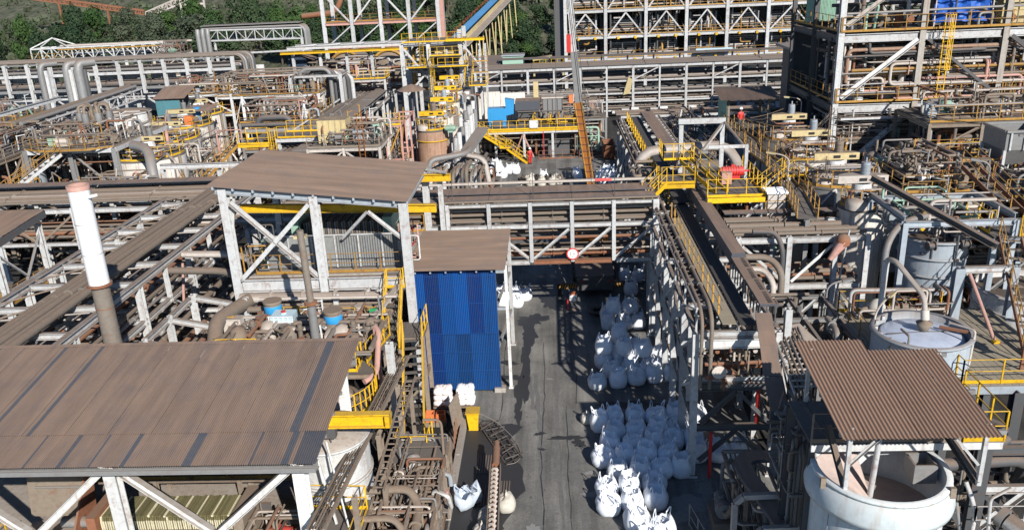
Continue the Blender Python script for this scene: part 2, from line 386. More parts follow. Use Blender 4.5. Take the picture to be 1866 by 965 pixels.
def equip(t, x0, x1, y0, y1, z, n, seed=1, hmax=1.6):
    r = random.Random(seed*31+5); ms = (DUSTY, PIPEW, GREY, RUST, DARK, BLUEW, PIPE, WHITE2, MINT, DUSTY)
    for i in range(n):
        x, y = r.uniform(x0, x1), r.uniform(y0, y1); m = r.choice(ms); k = r.randrange(6); h = r.uniform(.5, hmax); s = r.uniform(.2, .55); b = MB()
        if k == 0: b.cyl((x,y), s*.8, z, z+h*.8, 12); b.lathe((x,y,z+h*.8), [(s*.8,0),(s*.5,.16),(.01,.22)], 12); b.hcyl((x,y-s*.8,z+h*.5),(x,y-s*1.25,z+h*.5), s*.25, 8); part('vessel', b, m, t)
        elif k == 1: b.bx(x-s, x+s, y-s*.6, y+s*.6, z+.12, z+h*.8); b.bx(x-s*1.06, x+s*1.06, y-s*.66, y+s*.66, z+h*.8, z+h*.8+.06); b.bx(x-s*.9, x-s*.75, y-s*.5, y+s*.5, z, z+.12); b.bx(x+s*.75, x+s*.9, y-s*.5, y+s*.5, z, z+.12); part('cabinet', b, m, t)
        elif k == 2: motor(t, x, y, z+.38, s*1.8, s*.55, r.choice('xy'), m)
        elif k == 3: b.bar((x,y,z),(x+r.uniform(-.1,.1),y,z+h*1.6), .07,.07); b.bar((x,y,z+h*1.5),(x+r.uniform(-.8,.8),y+r.uniform(-.5,.5),z+h*1.6), .06,.06); part('post', b, r.choice((WHITE2,YELD,DUSTY,GREY)), t)
        elif k == 4: b.pipe([(x,y,z),(x,y,z+h),(x+s*2.2,y+r.uniform(-.5,.5),z+h),(x+s*2.2,y+.3,z)], r.uniform(.06,.14), 8); part('pipe', b, m, t)
        else: valve(t, (x,y,z+.5), .12+.08*r.random(), m, r.choice('xyz'))
def cables(t, a, c, n, sag=.6, seed=1):
    r = random.Random(seed); a, c = Vector(a), Vector(c)
    for i in range(n):
        o = Vector((r.uniform(-.3,.3), r.uniform(-.3,.3), r.uniform(-.2,.2))); s_ = sag*r.uniform(.5,1.3)
        part('cable', MB().tube([a+o+(c-a)*(k/8)-Vector((0,0,s_*4*(k/8)*(1-k/8))) for k in range(9)], .022, 4, False), (BLACK,DARK,DUSTY)[i%3], t)
def pick(*a): return a[R.randrange(len(a))]
def jungle(t, x0, x1, y0, y1, z0, z1, n, rmin=.04, rmax=.12, mats=None, seed=1):
    """pipe runs wandering in steps along the axes through a box"""
    r = random.Random(seed); mats = mats or (PIPE, PIPE, DUSTY, GREY, PIPEW, RUST)
    for i in range(n):
        p = [r.uniform(x0,x1), r.uniform(y0,y1), r.uniform(z0,z1)]; pts = [tuple(p)]; ax = r.randrange(3)
        for k in range(r.randint(2, 4)):
            lo, hi = ((x0,x1),(y0,y1),(z0,z1))[ax]; c = r.uniform(lo, hi)
            if abs(c-p[ax]) < .35: c = lo if p[ax] > (lo+hi)/2 else hi
            p[ax] = c; pts.append(tuple(p)); ax = (ax+r.choice((1,2))) % 3
        rr = r.uniform(rmin, rmax)
        pipe(t, pts, rr, r.choice(mats), 6 if rr < .08 else 8, flange=r.choice((None, 1.5, 2.5)))
def motor(t, x, y, z, L=0.7, r=0.2, ax='x', m=None, name='motor'):
    b = MB(); d = Vector((1,0,0)) if ax == 'x' else Vector((0,1,0)) if ax == 'y' else Vector((0,0,1)); c = Vector((x,y,z))
    b.hcyl(c-d*L/2, c+d*L/2, r, 12)
    for k in range(6): b.hcyl(c+d*(-.35+.12*k)*L, c+d*(-.31+.12*k)*L, r*1.12, 12)
    b.hcyl(c-d*L*.62, c-d*L*.5, r*.85, 12); b.hcyl(c+d*L*.5, c+d*L*.85, r*.2, 8)
    if ax != 'z': b.bx(x-L*.3 if ax == 'x' else x-r, x+L*.3 if ax == 'x' else x+r, y-r if ax == 'x' else y-L*.3, y+r if ax == 'x' else y+L*.3, z-r*1.35, z-r*.8)
    o = part(name, b, m or GREY, t); part('terminal_box', MB().bx(x-.1, x+.1, y-.1, y+.1, z+r*.85, z+r*1.4), m or GREY, o); return o
def pumpset(label, x, y, z, rz=0, m=None, s=1.0, cat='pump', group=None):
    t = thing('slurry_pump', label, cat, (x,y,z), group)
    M = Matrix.Translation((x,y,z)) @ Matrix.Rotation(rz, 4, 'Z') @ Matrix.Scale(s, 4)
    def P(nm, b, mm): part(nm, b.move(M), mm, t)
    P('baseplate', MB().bx(-1.0,1.0,-.35,.35,0,.14), m or DUSTY)
    b = MB(); b.hcyl((-.9,0,.5), (-.15,0,.5), .24, 12)
    for k in range(6): b.hcyl((-.82+.11*k,0,.5), (-.78+.11*k,0,.5), .27, 12)
    b.bx(-.8,-.25,-.22,.22,.14,.3); b.bx(-.65,-.4,-.12,.12,.7,.85); P('motor', b, pick(GREY, SKYB, DUSTY, BLUEW))
    P('coupling_guard', MB().bx(-.13,.25,-.15,.15,.3,.66), YEL)
    b = MB(); b.hcyl((.3,0,.5),(.62,0,.5),.42,16); b.hcyl((.62,0,.5),(.95,0,.5),.16,10); b.hcyl((.9,0,.5),(.96,0,.5),.26,10); b.bx(.28,.6,-.2,.2,.14,.35); P('casing', b, m or DUSTY)
    b = MB(); b.tube([(.46,.2,.8),(.46,.2,1.5)], .12, 8); b.tube([(.46,.2,1.25),(.46,.2,1.31)], .2, 8); P('discharge_pipe', b, PIPE)
    return t
def valve(t, p, r=.12, m=None, ax='x'):
    b = MB(); c = Vector(p); d = Vector((1,0,0)) if ax == 'x' else Vector((0,1,0)) if ax == 'y' else Vector((0,0,1))
    b.hcyl(c-d*r*1.5, c-d*r*1.2, r*1.7, 10); b.hcyl(c+d*r*1.2, c+d*r*1.5, r*1.7, 10); b.hcyl(c-d*r*1.2, c+d*r*1.2, r*1.15, 10)
    o = part('valve', b, m or DUSTY, t); b = MB()
    s = Vector((0,0,1)) if ax != 'z' else Vector((0,-1,0))
    b.hcyl(c, c+s*r*3.2, r*.3, 6); q = c+s*r*3.2; u = Vector((1,0,0)); v = s.cross(u)
    b.tube([q+(u*cos(a)+v*sin(a))*r*1.5 for a in [2*pi*k/10 for k in range(11)]], r*.16, 4)
    part('handwheel', b, m or DUSTY, o); return o
def tank(name, label, x, y, r, z0, z1, m=None, fill=None, zf=None, rim=True, n=36, group=None, rings=2, lip=None, roofm=None, cat='tank'):
    t = thing(name, label, cat, (x,y,z0), group); m = m or BLUEW; th = 0.06
    b = MB(); b.lathe((x,y,0), [(r,z0),(r,z1)], n)
    if not roofm: b.lathe((x,y,0), [(r,z1),(r-th,z1),(r-th,(zf if zf is not None else z1-1)-.3)], n)
    part('shell', b, m, t)
    for k in range(rings):
        z = z0+(z1-z0)*(k+1)/(rings+1); part('stiffener_ring', MB().lathe((x,y,0), [(r-.01,z-.06),(r+.07,z-.06),(r+.07,z+.06),(r-.01,z+.06)], n), m, t)
    if rim: part('rim', MB().lathe((x,y,0), [(r-.01,z1-.1),(r+.1,z1-.1),(r+.1,z1+.012),(r-th-.02,z1+.012)], n), m, t)
    if roofm:
        b = MB(); b.lathe((x,y,0), [(r+.05,z1-.02),(r+.05,z1+.06),(r*.2,z1+.05+r*.14),(0.001,z1+.05+r*.15)], n); part('roof', b, roofm, t)
    if fill is not None:
        b = MB(); b.lathe((x,y,0), [(r-th-.005,zf),(r*.5,zf+.03),(0.001,zf+.05)], n); part('contents', b, fill, t)
    return t
# ================================================================ SETTING
def ground_mat(name, c1, c2, wetx=None, rough=0.9):
    m = bpy.data.materials.new(name); m.use_nodes = True; n = m.node_tree; N = n.nodes; L = n.links; b = N['Principled BSDF']
    geo = N.new('ShaderNodeNewGeometry')
    def noise(sc, det=6, ro=.65, stretch=None):
        t = N.new('ShaderNodeTexNoise'); t.inputs['Scale'].default_value = sc; t.inputs['Detail'].default_value = det; t.inputs['Roughness'].default_value = ro
        if stretch:
            mp = N.new('ShaderNodeMapping'); mp.inputs['Scale'].default_value = stretch; L.new(geo.outputs['Position'], mp.inputs[0]); L.new(mp.outputs[0], t.inputs['Vector'])
        else: L.new(geo.outputs['Position'], t.inputs['Vector'])
        return t.outputs['Fac']
    def ramp(src, stops):
        r = N.new('ShaderNodeValToRGB'); L.new(src, r.inputs[0]); e = r.color_ramp.elements
        e[0].position, e[0].color = stops[0][0], _lin(stops[0][1]); e[1].position, e[1].color = stops[-1][0], _lin(stops[-1][1])
        for p, c in stops[1:-1]: q = e.new(p); q.color = _lin(c)
        return r.outputs[0]
    def mixc(f, a, c, mode='MIX'):
        k = N.new('ShaderNodeMix'); k.data_type = 'RGBA'; k.blend_type = mode
        if isinstance(f, float): k.inputs[0].default_value = f
        else: L.new(f, k.inputs[0])
        L.new(a, k.inputs[6]); L.new(c, k.inputs[7]); return k.outputs[2]
    base = ramp(noise(.35), [(.35, c1), (.62, c2)])
    fine = ramp(noise(9, 4, .8), [(.3, (.72,)*3), (.7, (1.25,)*3)])
    trk = ramp(noise(.9, 5, .6, (1.0, .07, 1)), [(.38, (.62,)*3), (.6, (1.12,)*3)])
    c = mixc(1.0, mixc(1.0, base, fine, 'MULTIPLY'), trk, 'MULTIPLY')
    spots = ramp(noise(1.7, 5, .7), [(.62, (0, 0, 0)), (.70, (1, 1, 1))])
    dk = ramp(noise(3, 2), [(0, tuple(x*.45 for x in c1)), (1, tuple(x*.6 for x in c1))])
    c = mixc(spots, c, dk); L.new(c, b.inputs['Base Color'])
    b.inputs['Roughness'].default_value = rough; b.inputs['Specular IOR Level'].default_value = .3
    bp = N.new('ShaderNodeBump'); bp.inputs['Strength'].default_value = .35; bp.inputs['Distance'].default_value = .02
    L.new(noise(22, 4, .7), bp.inputs['Height']); L.new(bp.outputs[0], b.inputs['Normal'])
    return m
G_EARTH = ground_mat('dirty_plant_floor', (.024, .023, .022), (.050, .046, .040))
G_ROAD = ground_mat('worn_asphalt', (.115, .111, .104), (.195, .185, .168))
G_WET = mat('damp_dark_asphalt', (.030, .030, .032), .55, grime=.5, scale=.8, spec=.3)
G_HILL = ground_mat('dry_hillside', (.050, .060, .034), (.105, .102, .068))
struct('ground', MB().add([(-1600,-60,0),(1600,-60,0),(1600,2200,0),(-1600,2200,0)], [(0,1,2,3)]), G_EARTH)
struct('road', MB().add([(-4.75,8,.006),(9.5,8,.006),(9.5,50,.006),(7.6,66,.006),(7.4,98,.006),(-9,98,.006),(-9,78,.006),(-4.9,66,.006)], [(0,1,2,3,4,5,6,7)]), G_ROAD)
def blot(x, y, rx, ry, seed, n=40, z=.011):
    r = random.Random(seed); ph = [r.uniform(0, 6.3) for _ in range(5)]
    pts = []
    for k in range(n):
        a = 2*pi*k/n; f = 1+.22*sin(2*a+ph[0])+.16*sin(5*a+ph[1])+.12*sin(9*a+ph[2])+.08*sin(14*a+ph[3]); pts.append((x+rx*f*cos(a), y+ry*f*sin(a), z))
    return pts
def stain(*spots):
    b = MB()
    for i, (x, y, rx, ry) in enumerate(spots):
        p = blot(x, y, rx, ry, i*7+int(x*13+y), z=.011+.004*i); b.add(p, [list(range(len(p)))])
    return struct('road_stain', b, G_WET)
stain((-1.9,44,.32,2.6),(-2.0,40.2,.34,2.2),(-1.75,47.5,.5,1.6),(-2.15,37.6,.2,1.0)); stain((-2.6,41.6,.7,.35),(-2.9,43.4,.5,.3))
r = random.Random(9); ed = [(-2.0+.35*sin(k*.31)+.12*sin(k*1.1+1)+r.uniform(-.06,.06), 24+.3*k, .010) for k in range(42)]+[(-2.2-.3*k+r.uniform(-.05,.05), 36.55+.12*sin(k*1.3)+r.uniform(-.05,.05), .010) for k in range(1,8)]
struct('washdown_slab', MB().add([(-4.72,24,.010)]+ed+[(-4.72,36.5,.010)], [list(range(len(ed)+2))]), G_WET)
stain((.35,35.2,.75,.22),(.9,34.7,.35,.3)); stain((-1.0,35.6,.3,.14),(-.9,34.2,.2,.1))
stain((-1.6,49.6,.9,.9),(-3.4,47.2,.6,.3),(.4,49,.35,.7)); stain((3.9,38.2,1.6,.5),(2.9,36.9,1.2,.3)); stain((-.3,52.5,.8,1.3),(1.2,56,1.2,.8)); stain((-2,88,1.6,.5),(1.6,91,1.2,.6)); stain((0.2,43.2,.5,.18))
G_POWDER = mat('spilled_pale_powder', (.20,.195,.185), .95, grime=.5, scale=1.2)
def spill(*spots):
    b = MB()
    for i, (x, y, rx, ry) in enumerate(spots): b.add(blot(x, y, rx, ry, i*5+int(x*11+y*3), z=.012+.003*i), [list(range(40))])
    return struct('road_stain', b, G_POWDER)
spill((1.5,30.6,.5,.22),(1.3,32.2,.25,.12),(.9,27.6,.5,.3),(-.5,41.3,.22,.1),(1.9,37.7,.3,.14),(-1.2,28.2,.25,.4)); spill((5.6,29.8,1.3,.5),(4.9,28.9,.5,.3),(6.3,30.8,.4,.5))
b = MB(); r = random.Random(21)
for x0, y0, y1 in ((-.62,24,46),(.4,24,38),(-3.1,37,50),(.9,38.5,52)):
    y = y0; x = x0
    while y < y1:
        n = y+r.uniform(.5,1.1); x2 = x+r.uniform(-.07,.07); wd = r.uniform(.012,.03); b.add([(x-wd,y,.0095),(x+wd,y,.0095),(x2+wd,n,.0095),(x2-wd,n,.0095)],[(0,1,2,3)]); x, y = x2, n
struct('road_crack', b, G_WET)
b = MB()
for i, (x, y, L, wd) in enumerate(((-1.15,26,16,.16),(.75,25,13,.18),(-1.6,38,10,.15),(.1,27,20,.12))):
    k = 30; vs = []
    for j in range(k+1): q = x+.25*sin(j*.13+i); vs += [(q-wd*(.7+.3*sin(j*1.7)), y+L*j/k, .0085), (q+wd*(.7+.3*sin(j*1.3+1)), y+L*j/k, .0085)]
    b.add(vs, [(2*j,2*j+1,2*j+3,2*j+2) for j in range(k)])
struct('tyre_track', b, mat('darker_worn_asphalt', (.115,.112,.106), .85, grime=.6, scale=.7))
# floor drains in the washdown slab
for i, (x, y, n) in enumerate(((-3.5,33.0,7),(-3.25,30.6,8),(-2.3,30.9,4))):
    t = thing('floor_drain', ('slotted drain in the wet slab nearest the blue tower','slotted drain in the wet slab beside the blue empty bag','short slotted drain in the wet slab right of the auger')[i], 'drain', (x,y,.01))
    for k in range(n): part('slot_bar', MB().bx(x-.42+k*.12, x-.37+k*.12, y-.75, y+.75, .012, .03), DARK, t)
# hillside: a height field that starts behind the plant
def hz(x, y):
    d = y-205-18*sin(x*.013+1)-10*sin(x*.031)
    if x < -40: d += min(40, (-40-x)*.10)*.3
    h = max(0, d); h = .17*h if h < 60 else 10.2+(h-60)*.20
    return h*(1+.25*sin(x*.011+y*.006))+(.6*sin(x*.09+y*.05) if h > 1 else 0)-0.05
b = MB(); nx, ny = 90, 50; vs = []
for j in range(ny+1):
    y = 185+(j/ny)**1.6*700
    for i in range(nx+1):
        x = -520+1040*i/nx; vs.append((x, y, hz(x, y)))
b.add(vs, [(j*(nx+1)+i, j*(nx+1)+i+1, (j+1)*(nx+1)+i+1, (j+1)*(nx+1)+i) for j in range(ny) for i in range(nx)], True)
struct('hill', b, G_HILL)
# pond
WATER = mat('still_pond_water', (.04, .085, .10), .08, grime=.2, spec=.6)
b = MB(); p = blot(-116, 186, 30, 10, 3, z=.06); b.add(p, [list(range(len(p)))]); struct('water', b, WATER)
t = solo('pond_bank', MB().tube([(-150,198,.3),(-128,197.6,.4),(-104,198.2,.4),(-84,199,.3)], .6, 6), PIPEW, 'pale concrete bank along the far side of the pond', 'bank', (-118,198,0))
# ---- trees
def leaf_mat(name, a, b_):
    m = bpy.data.materials.new(name); m.use_nodes = True; n = m.node_tree; N = n.nodes; L = n.links; p = N['Principled BSDF']
    geo = N.new('ShaderNodeNewGeometry'); oi = N.new('ShaderNodeObjectInfo')
    t = N.new('ShaderNodeTexNoise'); t.inputs['Scale'].default_value = .55; t.inputs['Detail'].default_value = 5; L.new(geo.outputs['Position'], t.inputs['Vector'])
    ad = N.new('ShaderNodeMath'); ad.operation = 'MULTIPLY_ADD'; L.new(oi.outputs['Random'], ad.inputs[0]); ad.inputs[1].default_value = .35; L.new(t.outputs['Fac'], ad.inputs[2])
    r = N.new('ShaderNodeMapRange'); L.new(ad.outputs[0], r.inputs[0]); r.inputs[1].default_value = .4; r.inputs[2].default_value = .9
    k = N.new('ShaderNodeMix'); k.data_type = 'RGBA'; L.new(r.outputs[0], k.inputs[0]); k.inputs[6].default_value = _lin(a); k.inputs[7].default_value = _lin(b_)
    L.new(k.outputs[2], p.inputs['Base Color']); p.inputs['Roughness'].default_value = .7; p.inputs['Specular IOR Level'].default_value = .15
    p.inputs['Transmission Weight'].default_value = 0
    return m
LEAF = [leaf_mat('dark_foliage', (.016,.034,.018), (.046,.074,.032)), leaf_mat('bright_foliage', (.022,.052,.014), (.055,.096,.028)), leaf_mat('grey_foliage', (.040,.054,.034), (.085,.098,.058))]
def crown(seed, kind):
    r = random.Random(seed); b = MB(); lobes = []
    for i in range(11):
        a = r.uniform(0, 2*pi); d = r.uniform(0, 3.0); z = r.uniform(3.2, 7.6); lobes.append((d*cos(a)*(1.15-.08*z), d*sin(a)*(1.15-.08*z), z, r.uniform(1.1, 2.0)))
    vs = []; fs = []
    for lx, ly, lz, lr in lobes:
        for k in range(190):
            v = Vector((r.gauss(0,1), r.gauss(0,1), r.gauss(0,1))).normalized(); rad = lr*(.62+.42*r.random()**.6)
            c = Vector((lx, ly, lz))+Vector((v.x*rad, v.y*rad, v.z*rad*.85))
            nrm = (v+Vector((r.uniform(-.8,.8), r.uniform(-.8,.8), r.uniform(-.3,.9)))).normalized()
            a = nrm.orthogonal().normalized(); q = r.uniform(0, 6.3); e = nrm.cross(a); a, e = a*cos(q)+e*sin(q), e*cos(q)-a*sin(q)
            s = r.uniform(.16, .36); i0 = len(vs); vs += [c-a*s, c+e*s*.6-nrm*.06, c+a*s, c-e*s*.6-nrm*.06]; fs.append((i0, i0+1, i0+2, i0+3))
    b.add(vs, fs); return b
def trunkmb(seed):
    r = random.Random(seed); b = MB(); b.tube([(0,0,-.6),(.1*r.uniform(-1,1),0,1.5),(.3*r.uniform(-1,1),.2,3.2),(.4*r.uniform(-1,1),.3,5.2)], [.26,.2,.15,.07], 7)
    for k in range(5):
        a = k*1.3+r.uniform(-.3,.3); z = 2.0+k*.6; b.tube([(0,0,z),(cos(a)*.9,sin(a)*.9,z+.8),(cos(a)*1.9,sin(a)*1.9,z+1.9)], [.10,.07,.03], 5)
    return b
TREE = []
for k in range(6):
    cm = crown(40+k, k % 3).mesh('crown', LEAF[k % 3]); tm = trunkmb(60+k).mesh('trunk', TRUNK); TREE.append((cm, tm))
def tree(x, y, s, k, label, group):
    z = hz(x, y) if y > 186 else 0
    t = thing('tree', label, 'tree', (x, y, z), group); q = R.uniform(.8,1.25); t.scale = (s*q*R.uniform(.9,1.1), s*q*R.uniform(.9,1.1), s*R.uniform(.75,1.25)/q**.5); t.rotation_euler = (0, 0, R.uniform(0, 6.3))
    for nm, me in (('crown', TREE[k][0]), ('trunk', TREE[k][1])):
        o = bpy.data.objects.new(nm, me); COL.objects.link(o); o.parent = t
KN = ('dark', 'bright green', 'greyish green')
NTH = ['leftmost', 'second', 'third', 'fourth', 'fifth', 'sixth', 'seventh', 'eighth', 'ninth', 'tenth', 'eleventh', 'twelfth', 'thirteenth', 'fourteenth', 'fifteenth', 'sixteenth', 'seventeenth', 'eighteenth']
def in_view(x, y, z):
    d = Vector((x, y, z-22)); w_ = d.dot(_f); return abs(d.dot(_r2)/w_) < .64 and abs(d.dot(_u2)/w_) < .345
def grove(n, xa, xb, ya, yb, where, group, smin=.9, smax=1.4, seed=1):
    r = random.Random(seed); sp = []
    for i in range(n):
        x = xa+(xb-xa)*(i+.5)/n+r.uniform(-3, 3); y = r.uniform(ya, yb); k = r.choice((0,0,0,1,3,3,4,2)); s = r.uniform(smin, smax)
        if in_view(x, y, hz(x, y)+3): sp.append((x/y, x, y, s, k))
    cnt = {}
    for _, x, y, s, k in sorted(sp):
        j = cnt.get(k % 3, 0); cnt[k % 3] = j+1
        tree(x, y, s, k, NTH[j]+(' ' if j == 0 else ' from left ')+KN[k % 3]+' tree '+where, group)
grove(22, -160, -46, 201, 210, 'in the front line behind the white galleries', 'front trees on the left', 1.1, 1.5, 2)
grove(20, -165, -42, 216, 226, 'in the second line behind the white galleries', 'second line trees on the left', 1.0, 1.4, 3)
grove(18, -150, -45, 230, 240, 'up the left slope below the rusty conveyor', 'trees on the left slope', .7, 1.0, 4)
grove(12, -46, -18, 190, 215, 'right behind the white steel frame building', 'trees behind the white frame', .9, 1.4, 5)
grove(16, -50, -5, 220, 250, 'on the slope above the white frame building', 'trees above the white frame', 1.0, 1.5, 6)
grove(14, -9, 24, 188, 206, 'between blue roofed conveyor and filter building', 'trees right of the blue conveyor', .8, 1.3, 7)
grove(16, -12, 36, 212, 245, 'up the slope right of the blue roofed conveyor', 'trees on the slope right of the blue conveyor', 1.0, 1.5, 8)
grove(18, -100, 40, 262, 300, 'high on the hillside along the top', 'trees high on the hillside', 1.3, 2.0, 9)
grove(14, 30, 110, 190, 225, 'glimpsed through the right hand steel frames', 'trees behind the right hand frames', 1.0, 1.6, 10)
# low scrub that nobody could count
b = MB(); r = random.Random(5)
for i in range(16000):
    x = r.uniform(-230, 120); y = 190+220*r.random()**1.5
    if sin(x*.07+y*.045)+sin(x*.023-y*.06)+r.uniform(-.7,.7) < -.25: continue
    c = Vector((x, y, hz(x, y)+.3)); s = r.uniform(.5, 1.5); a = r.uniform(0, 6.3)
    for q in range(2):
        u = Vector((cos(a+q*1.6), sin(a+q*1.6), r.uniform(-.2,.2)))*s; v = Vector((-u.y*.3, u.x*.3, s*.9)); b.add([c-u, c+u, c+u*.6+v, c-u*.7+v*.9], [(0,1,2,3)])
o = bpy.data.objects.new('undergrowth', b.mesh('undergrowth', LEAF[2])); COL.objects.link(o); o['kind'] = 'stuff'
# ================================================================ MAIN STRUCTURES
def text_mesh(s, size, p, m, parent, name='lettering', ext=.006, rot=(pi/2,0,0)):
    c = bpy.data.curves.new(name, 'FONT'); c.body = s; c.size = size; c.align_x = 'CENTER'; c.align_y = 'CENTER'; c.extrude = ext
    o = bpy.data.objects.new('tmp', c); COL.objects.link(o); dg = bpy.context.evaluated_depsgraph_get()
    me = bpy.data.meshes.new_from_object(o.evaluated_get(dg)); bpy.data.objects.remove(o); me.materials.clear(); me.materials.append(m)
    q = bpy.data.objects.new(name, me); COL.objects.link(q); q.rotation_euler = rot; off = LOC[parent]
    q.location = (p[0]-off[0], p[1]-off[1], p[2]-off[2]); q.parent = parent; LOC[q] = off; return q

# ---- the big roofed filter shed in the left foreground
t = thing('filter_shed', 'open sided shed under the largest brown corrugated roof with blue streaks, in the left foreground', 'shed', (-17,26,0))
X0 = -26.6; WD = 18.62
low_blue = [(-17.95,1),(-16.8,2),(-15.67,1),(-14.6,2),(-12.55,4),(-10.3,1),(-9.2,3)]
up_blue = [(-18.75,2),(-20.3,2),(-23.1,1),(-9.35,4)]
def blue_at(lst, i, j):
    x = X0+i*WD/24+j*.0776
    return 1 if any(c <= x < c+n*.0776 for c, n in lst) else 0
roof(t, (X0,22.68,7.0), (1,0,0), (0,1.78,.245), WD-.78, [ROOF, BLUED], mi=lambda i, j: blue_at(low_blue, i, j))
b = MB(); corr(b, (X0+WD-.77,22.68,7.0), (1,0,0), (0,1.9,.262), 10); part('roof_sheet', b, BLUED, t, 'blue roof sheet washed clean of dust at the right hand eave corner')
roof(t, (X0,24.3,7.245), (1,0,0), (0,5.7,.775), WD, [ROOF, BLUED], mi=lambda i, j: blue_at(up_blue, i, j), lift=.012)
part('gutter', MB().bx(X0,-7.95,22.5,22.53,6.78,6.95).bx(X0,-7.95,22.53,22.66,6.78,6.81).bx(X0,-7.95,22.66,22.69,6.78,6.93), GREY, t)
part('ridge_flashing', MB().add([(X0,29.86,8.02),(-7.9,29.86,8.02),(-7.9,30.06,8.06),(X0,30.06,8.06),(X0,30.14,7.86),(-7.9,30.14,7.86)], [(0,1,2,3),(3,2,5,4)]), ROOF, t)
for x in (-8.75,-15.25,-21.8):
    column(t, x, 23.25, 0, 6.72, .42, WHITE2); column(t, x, 29.4, 0, 7.5, .36, WHITE2)
    beam(t, (x,22.75,6.82), (x,29.9,7.79), .2, .3, WHITE2, name='rafter')
for x, L in ((-8.75,-1),(-15.25,1),(-15.25,-1),(-21.8,1)): beam(t, (x+L*.25,23.2,6.55), (x+L*3.1,23.2,4.0), .24, .24, WHITE2, 'I', 'brace')
beam(t, (X0,23.25,6.6), (-8.1,23.25,6.6), .2, .3, GREY); beam(t, (X0,29.4,7.3), (-8.1,29.4,7.3), .2, .3, GREY)
for k in range(5): beam(t, (X0,24.4+k*1.2,6.99+k*.163), (-8.05,24.4+k*1.2,6.99+k*.163), .09, .13, GREY, 'box', 'purlin')
# floor of the shed
t = thing('shed_floor', 'concrete working floor under the left foreground roof', 'platform', (-17,26,0)); deck(t, -26.5,-8.2,20.5,30.5,1.9, CONC, 'x', 2.4, 'floor_slab', .3)
for x in (-26,-20,-14,-9): 
    for y in (21,29.8): column(t, x, y, 0, 1.6, .4, CONC, 'box', 'pier')
# olive filter press
t = thing('filter_press', 'olive and cream plate filter press under the left foreground roof', 'filter press', (-14.6,25.4,1.9))
for i in range(58):
    x = -17.1+i*.086; j = R.uniform(-.02,.02)
    b = MB().bx(x, x+.058, 24.75+j, 26.05+j, 2.1, 3.42); b.bx(x+.005, x+.05, 24.72+j, 24.9+j, 2.3, 3.3, 1); part('filter_plate', b, [OLIVE if i % 29 else CREAMC, CREAMC], t)
    part('cloth_fold', MB().bx(x-.008, x+.066, 24.78+j, 26.0+j, 3.42, 3.46+R.uniform(0,.05)), OLIVE if i % 7 else CREAMC, t)
for y in (24.6,26.2): beam(t, (-17.8,y,2.8), (-11.2,y,2.8), .16, .3, DARK, name='side_rail')
part('fixed_head', MB().bx(-12.0,-11.6,24.5,26.3,1.9,3.7), DUSTY, t); part('moving_head', MB().bx(-17.5,-17.15,24.5,26.3,1.9,3.6), RUST, t)
part('ram', MB().hcyl((-19.0,25.4,2.8),(-17.5,25.4,2.8),.22,12), GREY, t)
# rusty brown chute left of the press
t = thing('feed_chute', 'dusty brown steel feed chute left of the olive filter press', 'chute', (-19.6,25.4,1.9))
part('back_plate', MB().add([(-20.9,26.3,2.4),(-18.4,26.3,2.4),(-18.4,26.7,4.6),(-20.9,26.7,4.6),(-20.9,26.36,2.4),(-18.4,26.36,2.4),(-18.4,26.76,4.6),(-20.9,26.76,4.6)], [(0,1,2,3),(7,6,5,4),(0,4,5,1),(3,2,6,7),(0,3,7,4),(1,5,6,2)]), DUSTY, t)
part('side_plate', MB().add([(-18.3,24.3,2.2),(-18.3,26.3,2.4),(-18.3,26.7,4.4),(-18.3,26.2,4.4),(-18.22,24.3,2.2),(-18.22,26.3,2.4),(-18.22,26.7,4.4),(-18.22,26.2,4.4)], [(0,1,2,3),(7,6,5,4),(0,4,5,1),(1,5,6,2),(2,6,7,3),(3,7,4,0)]), RUST, t)
part('tray', MB().bx(-20.8,-18.4,23.9,26.3,2.05,2.2), PIPEW, t); part('lip', MB().bx(-20.2,-18.9,24.2,25.1,2.2,2.5), PIPEW, t); part('hinge_bar', MB().hcyl((-20.6,26.5,3.6),(-18.6,26.5,3.6),.05,8), GREY, t)
part('dirty_cloth', MB().lathe((-18.1,24.5,2.3), [(.55,0),(.5,.25),(.25,.4),(0.01,.42)], 9), GRATE, t)
t = thing('access_stair', 'yellow railed stair at the lower left corner in front of the brown chute', 'stair', (-21.5,23,1)); stairs(t, (-22.6,21.4,.6), (-20.9,24.6,2.6), .9, YEL)
t = thing('gangway', 'grated gangway with yellow rails behind the olive filter press', 'walkway', (-14,28,3)); deck(t, -20,-9.4,27.6,28.8,3.1, GRATE, 'y', .9)
railing(t, [(-20,27.6,3.1),(-9.4,27.6,3.1)], YELD); frame(t, -19.9,-9.5,27.7,28.7,1.9,3.05, 3, 1, m=DUSTY, cs=.16, bs=(.1,.14))
jungle(t, -20,-9.6,28.9,29.8,2,5.6, 16, seed=3)
t = thing('hydraulic_unit', 'tangle of rusty valves and hoses right of the olive filter press', 'machine', (-10.6,24.6,1.9)); jungle(t, -11.4,-9.3,23.9,25.8,1.95,3.3, 22, .03,.07, (DUSTY,RUST,PIPEW,BLACK), 9)
motor(t, -10.4,24.8,2.6,.8,.26,'x',RED); part('skid', MB().bx(-11.4,-9.4,23.9,25.8,1.91,2.2), RUST, t)
for i in range(6): valve(t, (-11.1+.33*i,24.1+.1*(i%2),2.6+.2*(i%3)), .09, (DUSTY,PIPEW,RUST)[i%3])
t = thing('monorail_beam', 'bright yellow crane beam sticking out from under the left foreground roof', 'crane beam', (-9,26.6,6.2)); beam(t, (-14,26.6,6.3),(-6.3,26.6,6.3), .32,.56, YEL); part('end_stop', MB().bx(-6.46,-6.3,26.36,26.84,6.06,6.54), YEL, t)
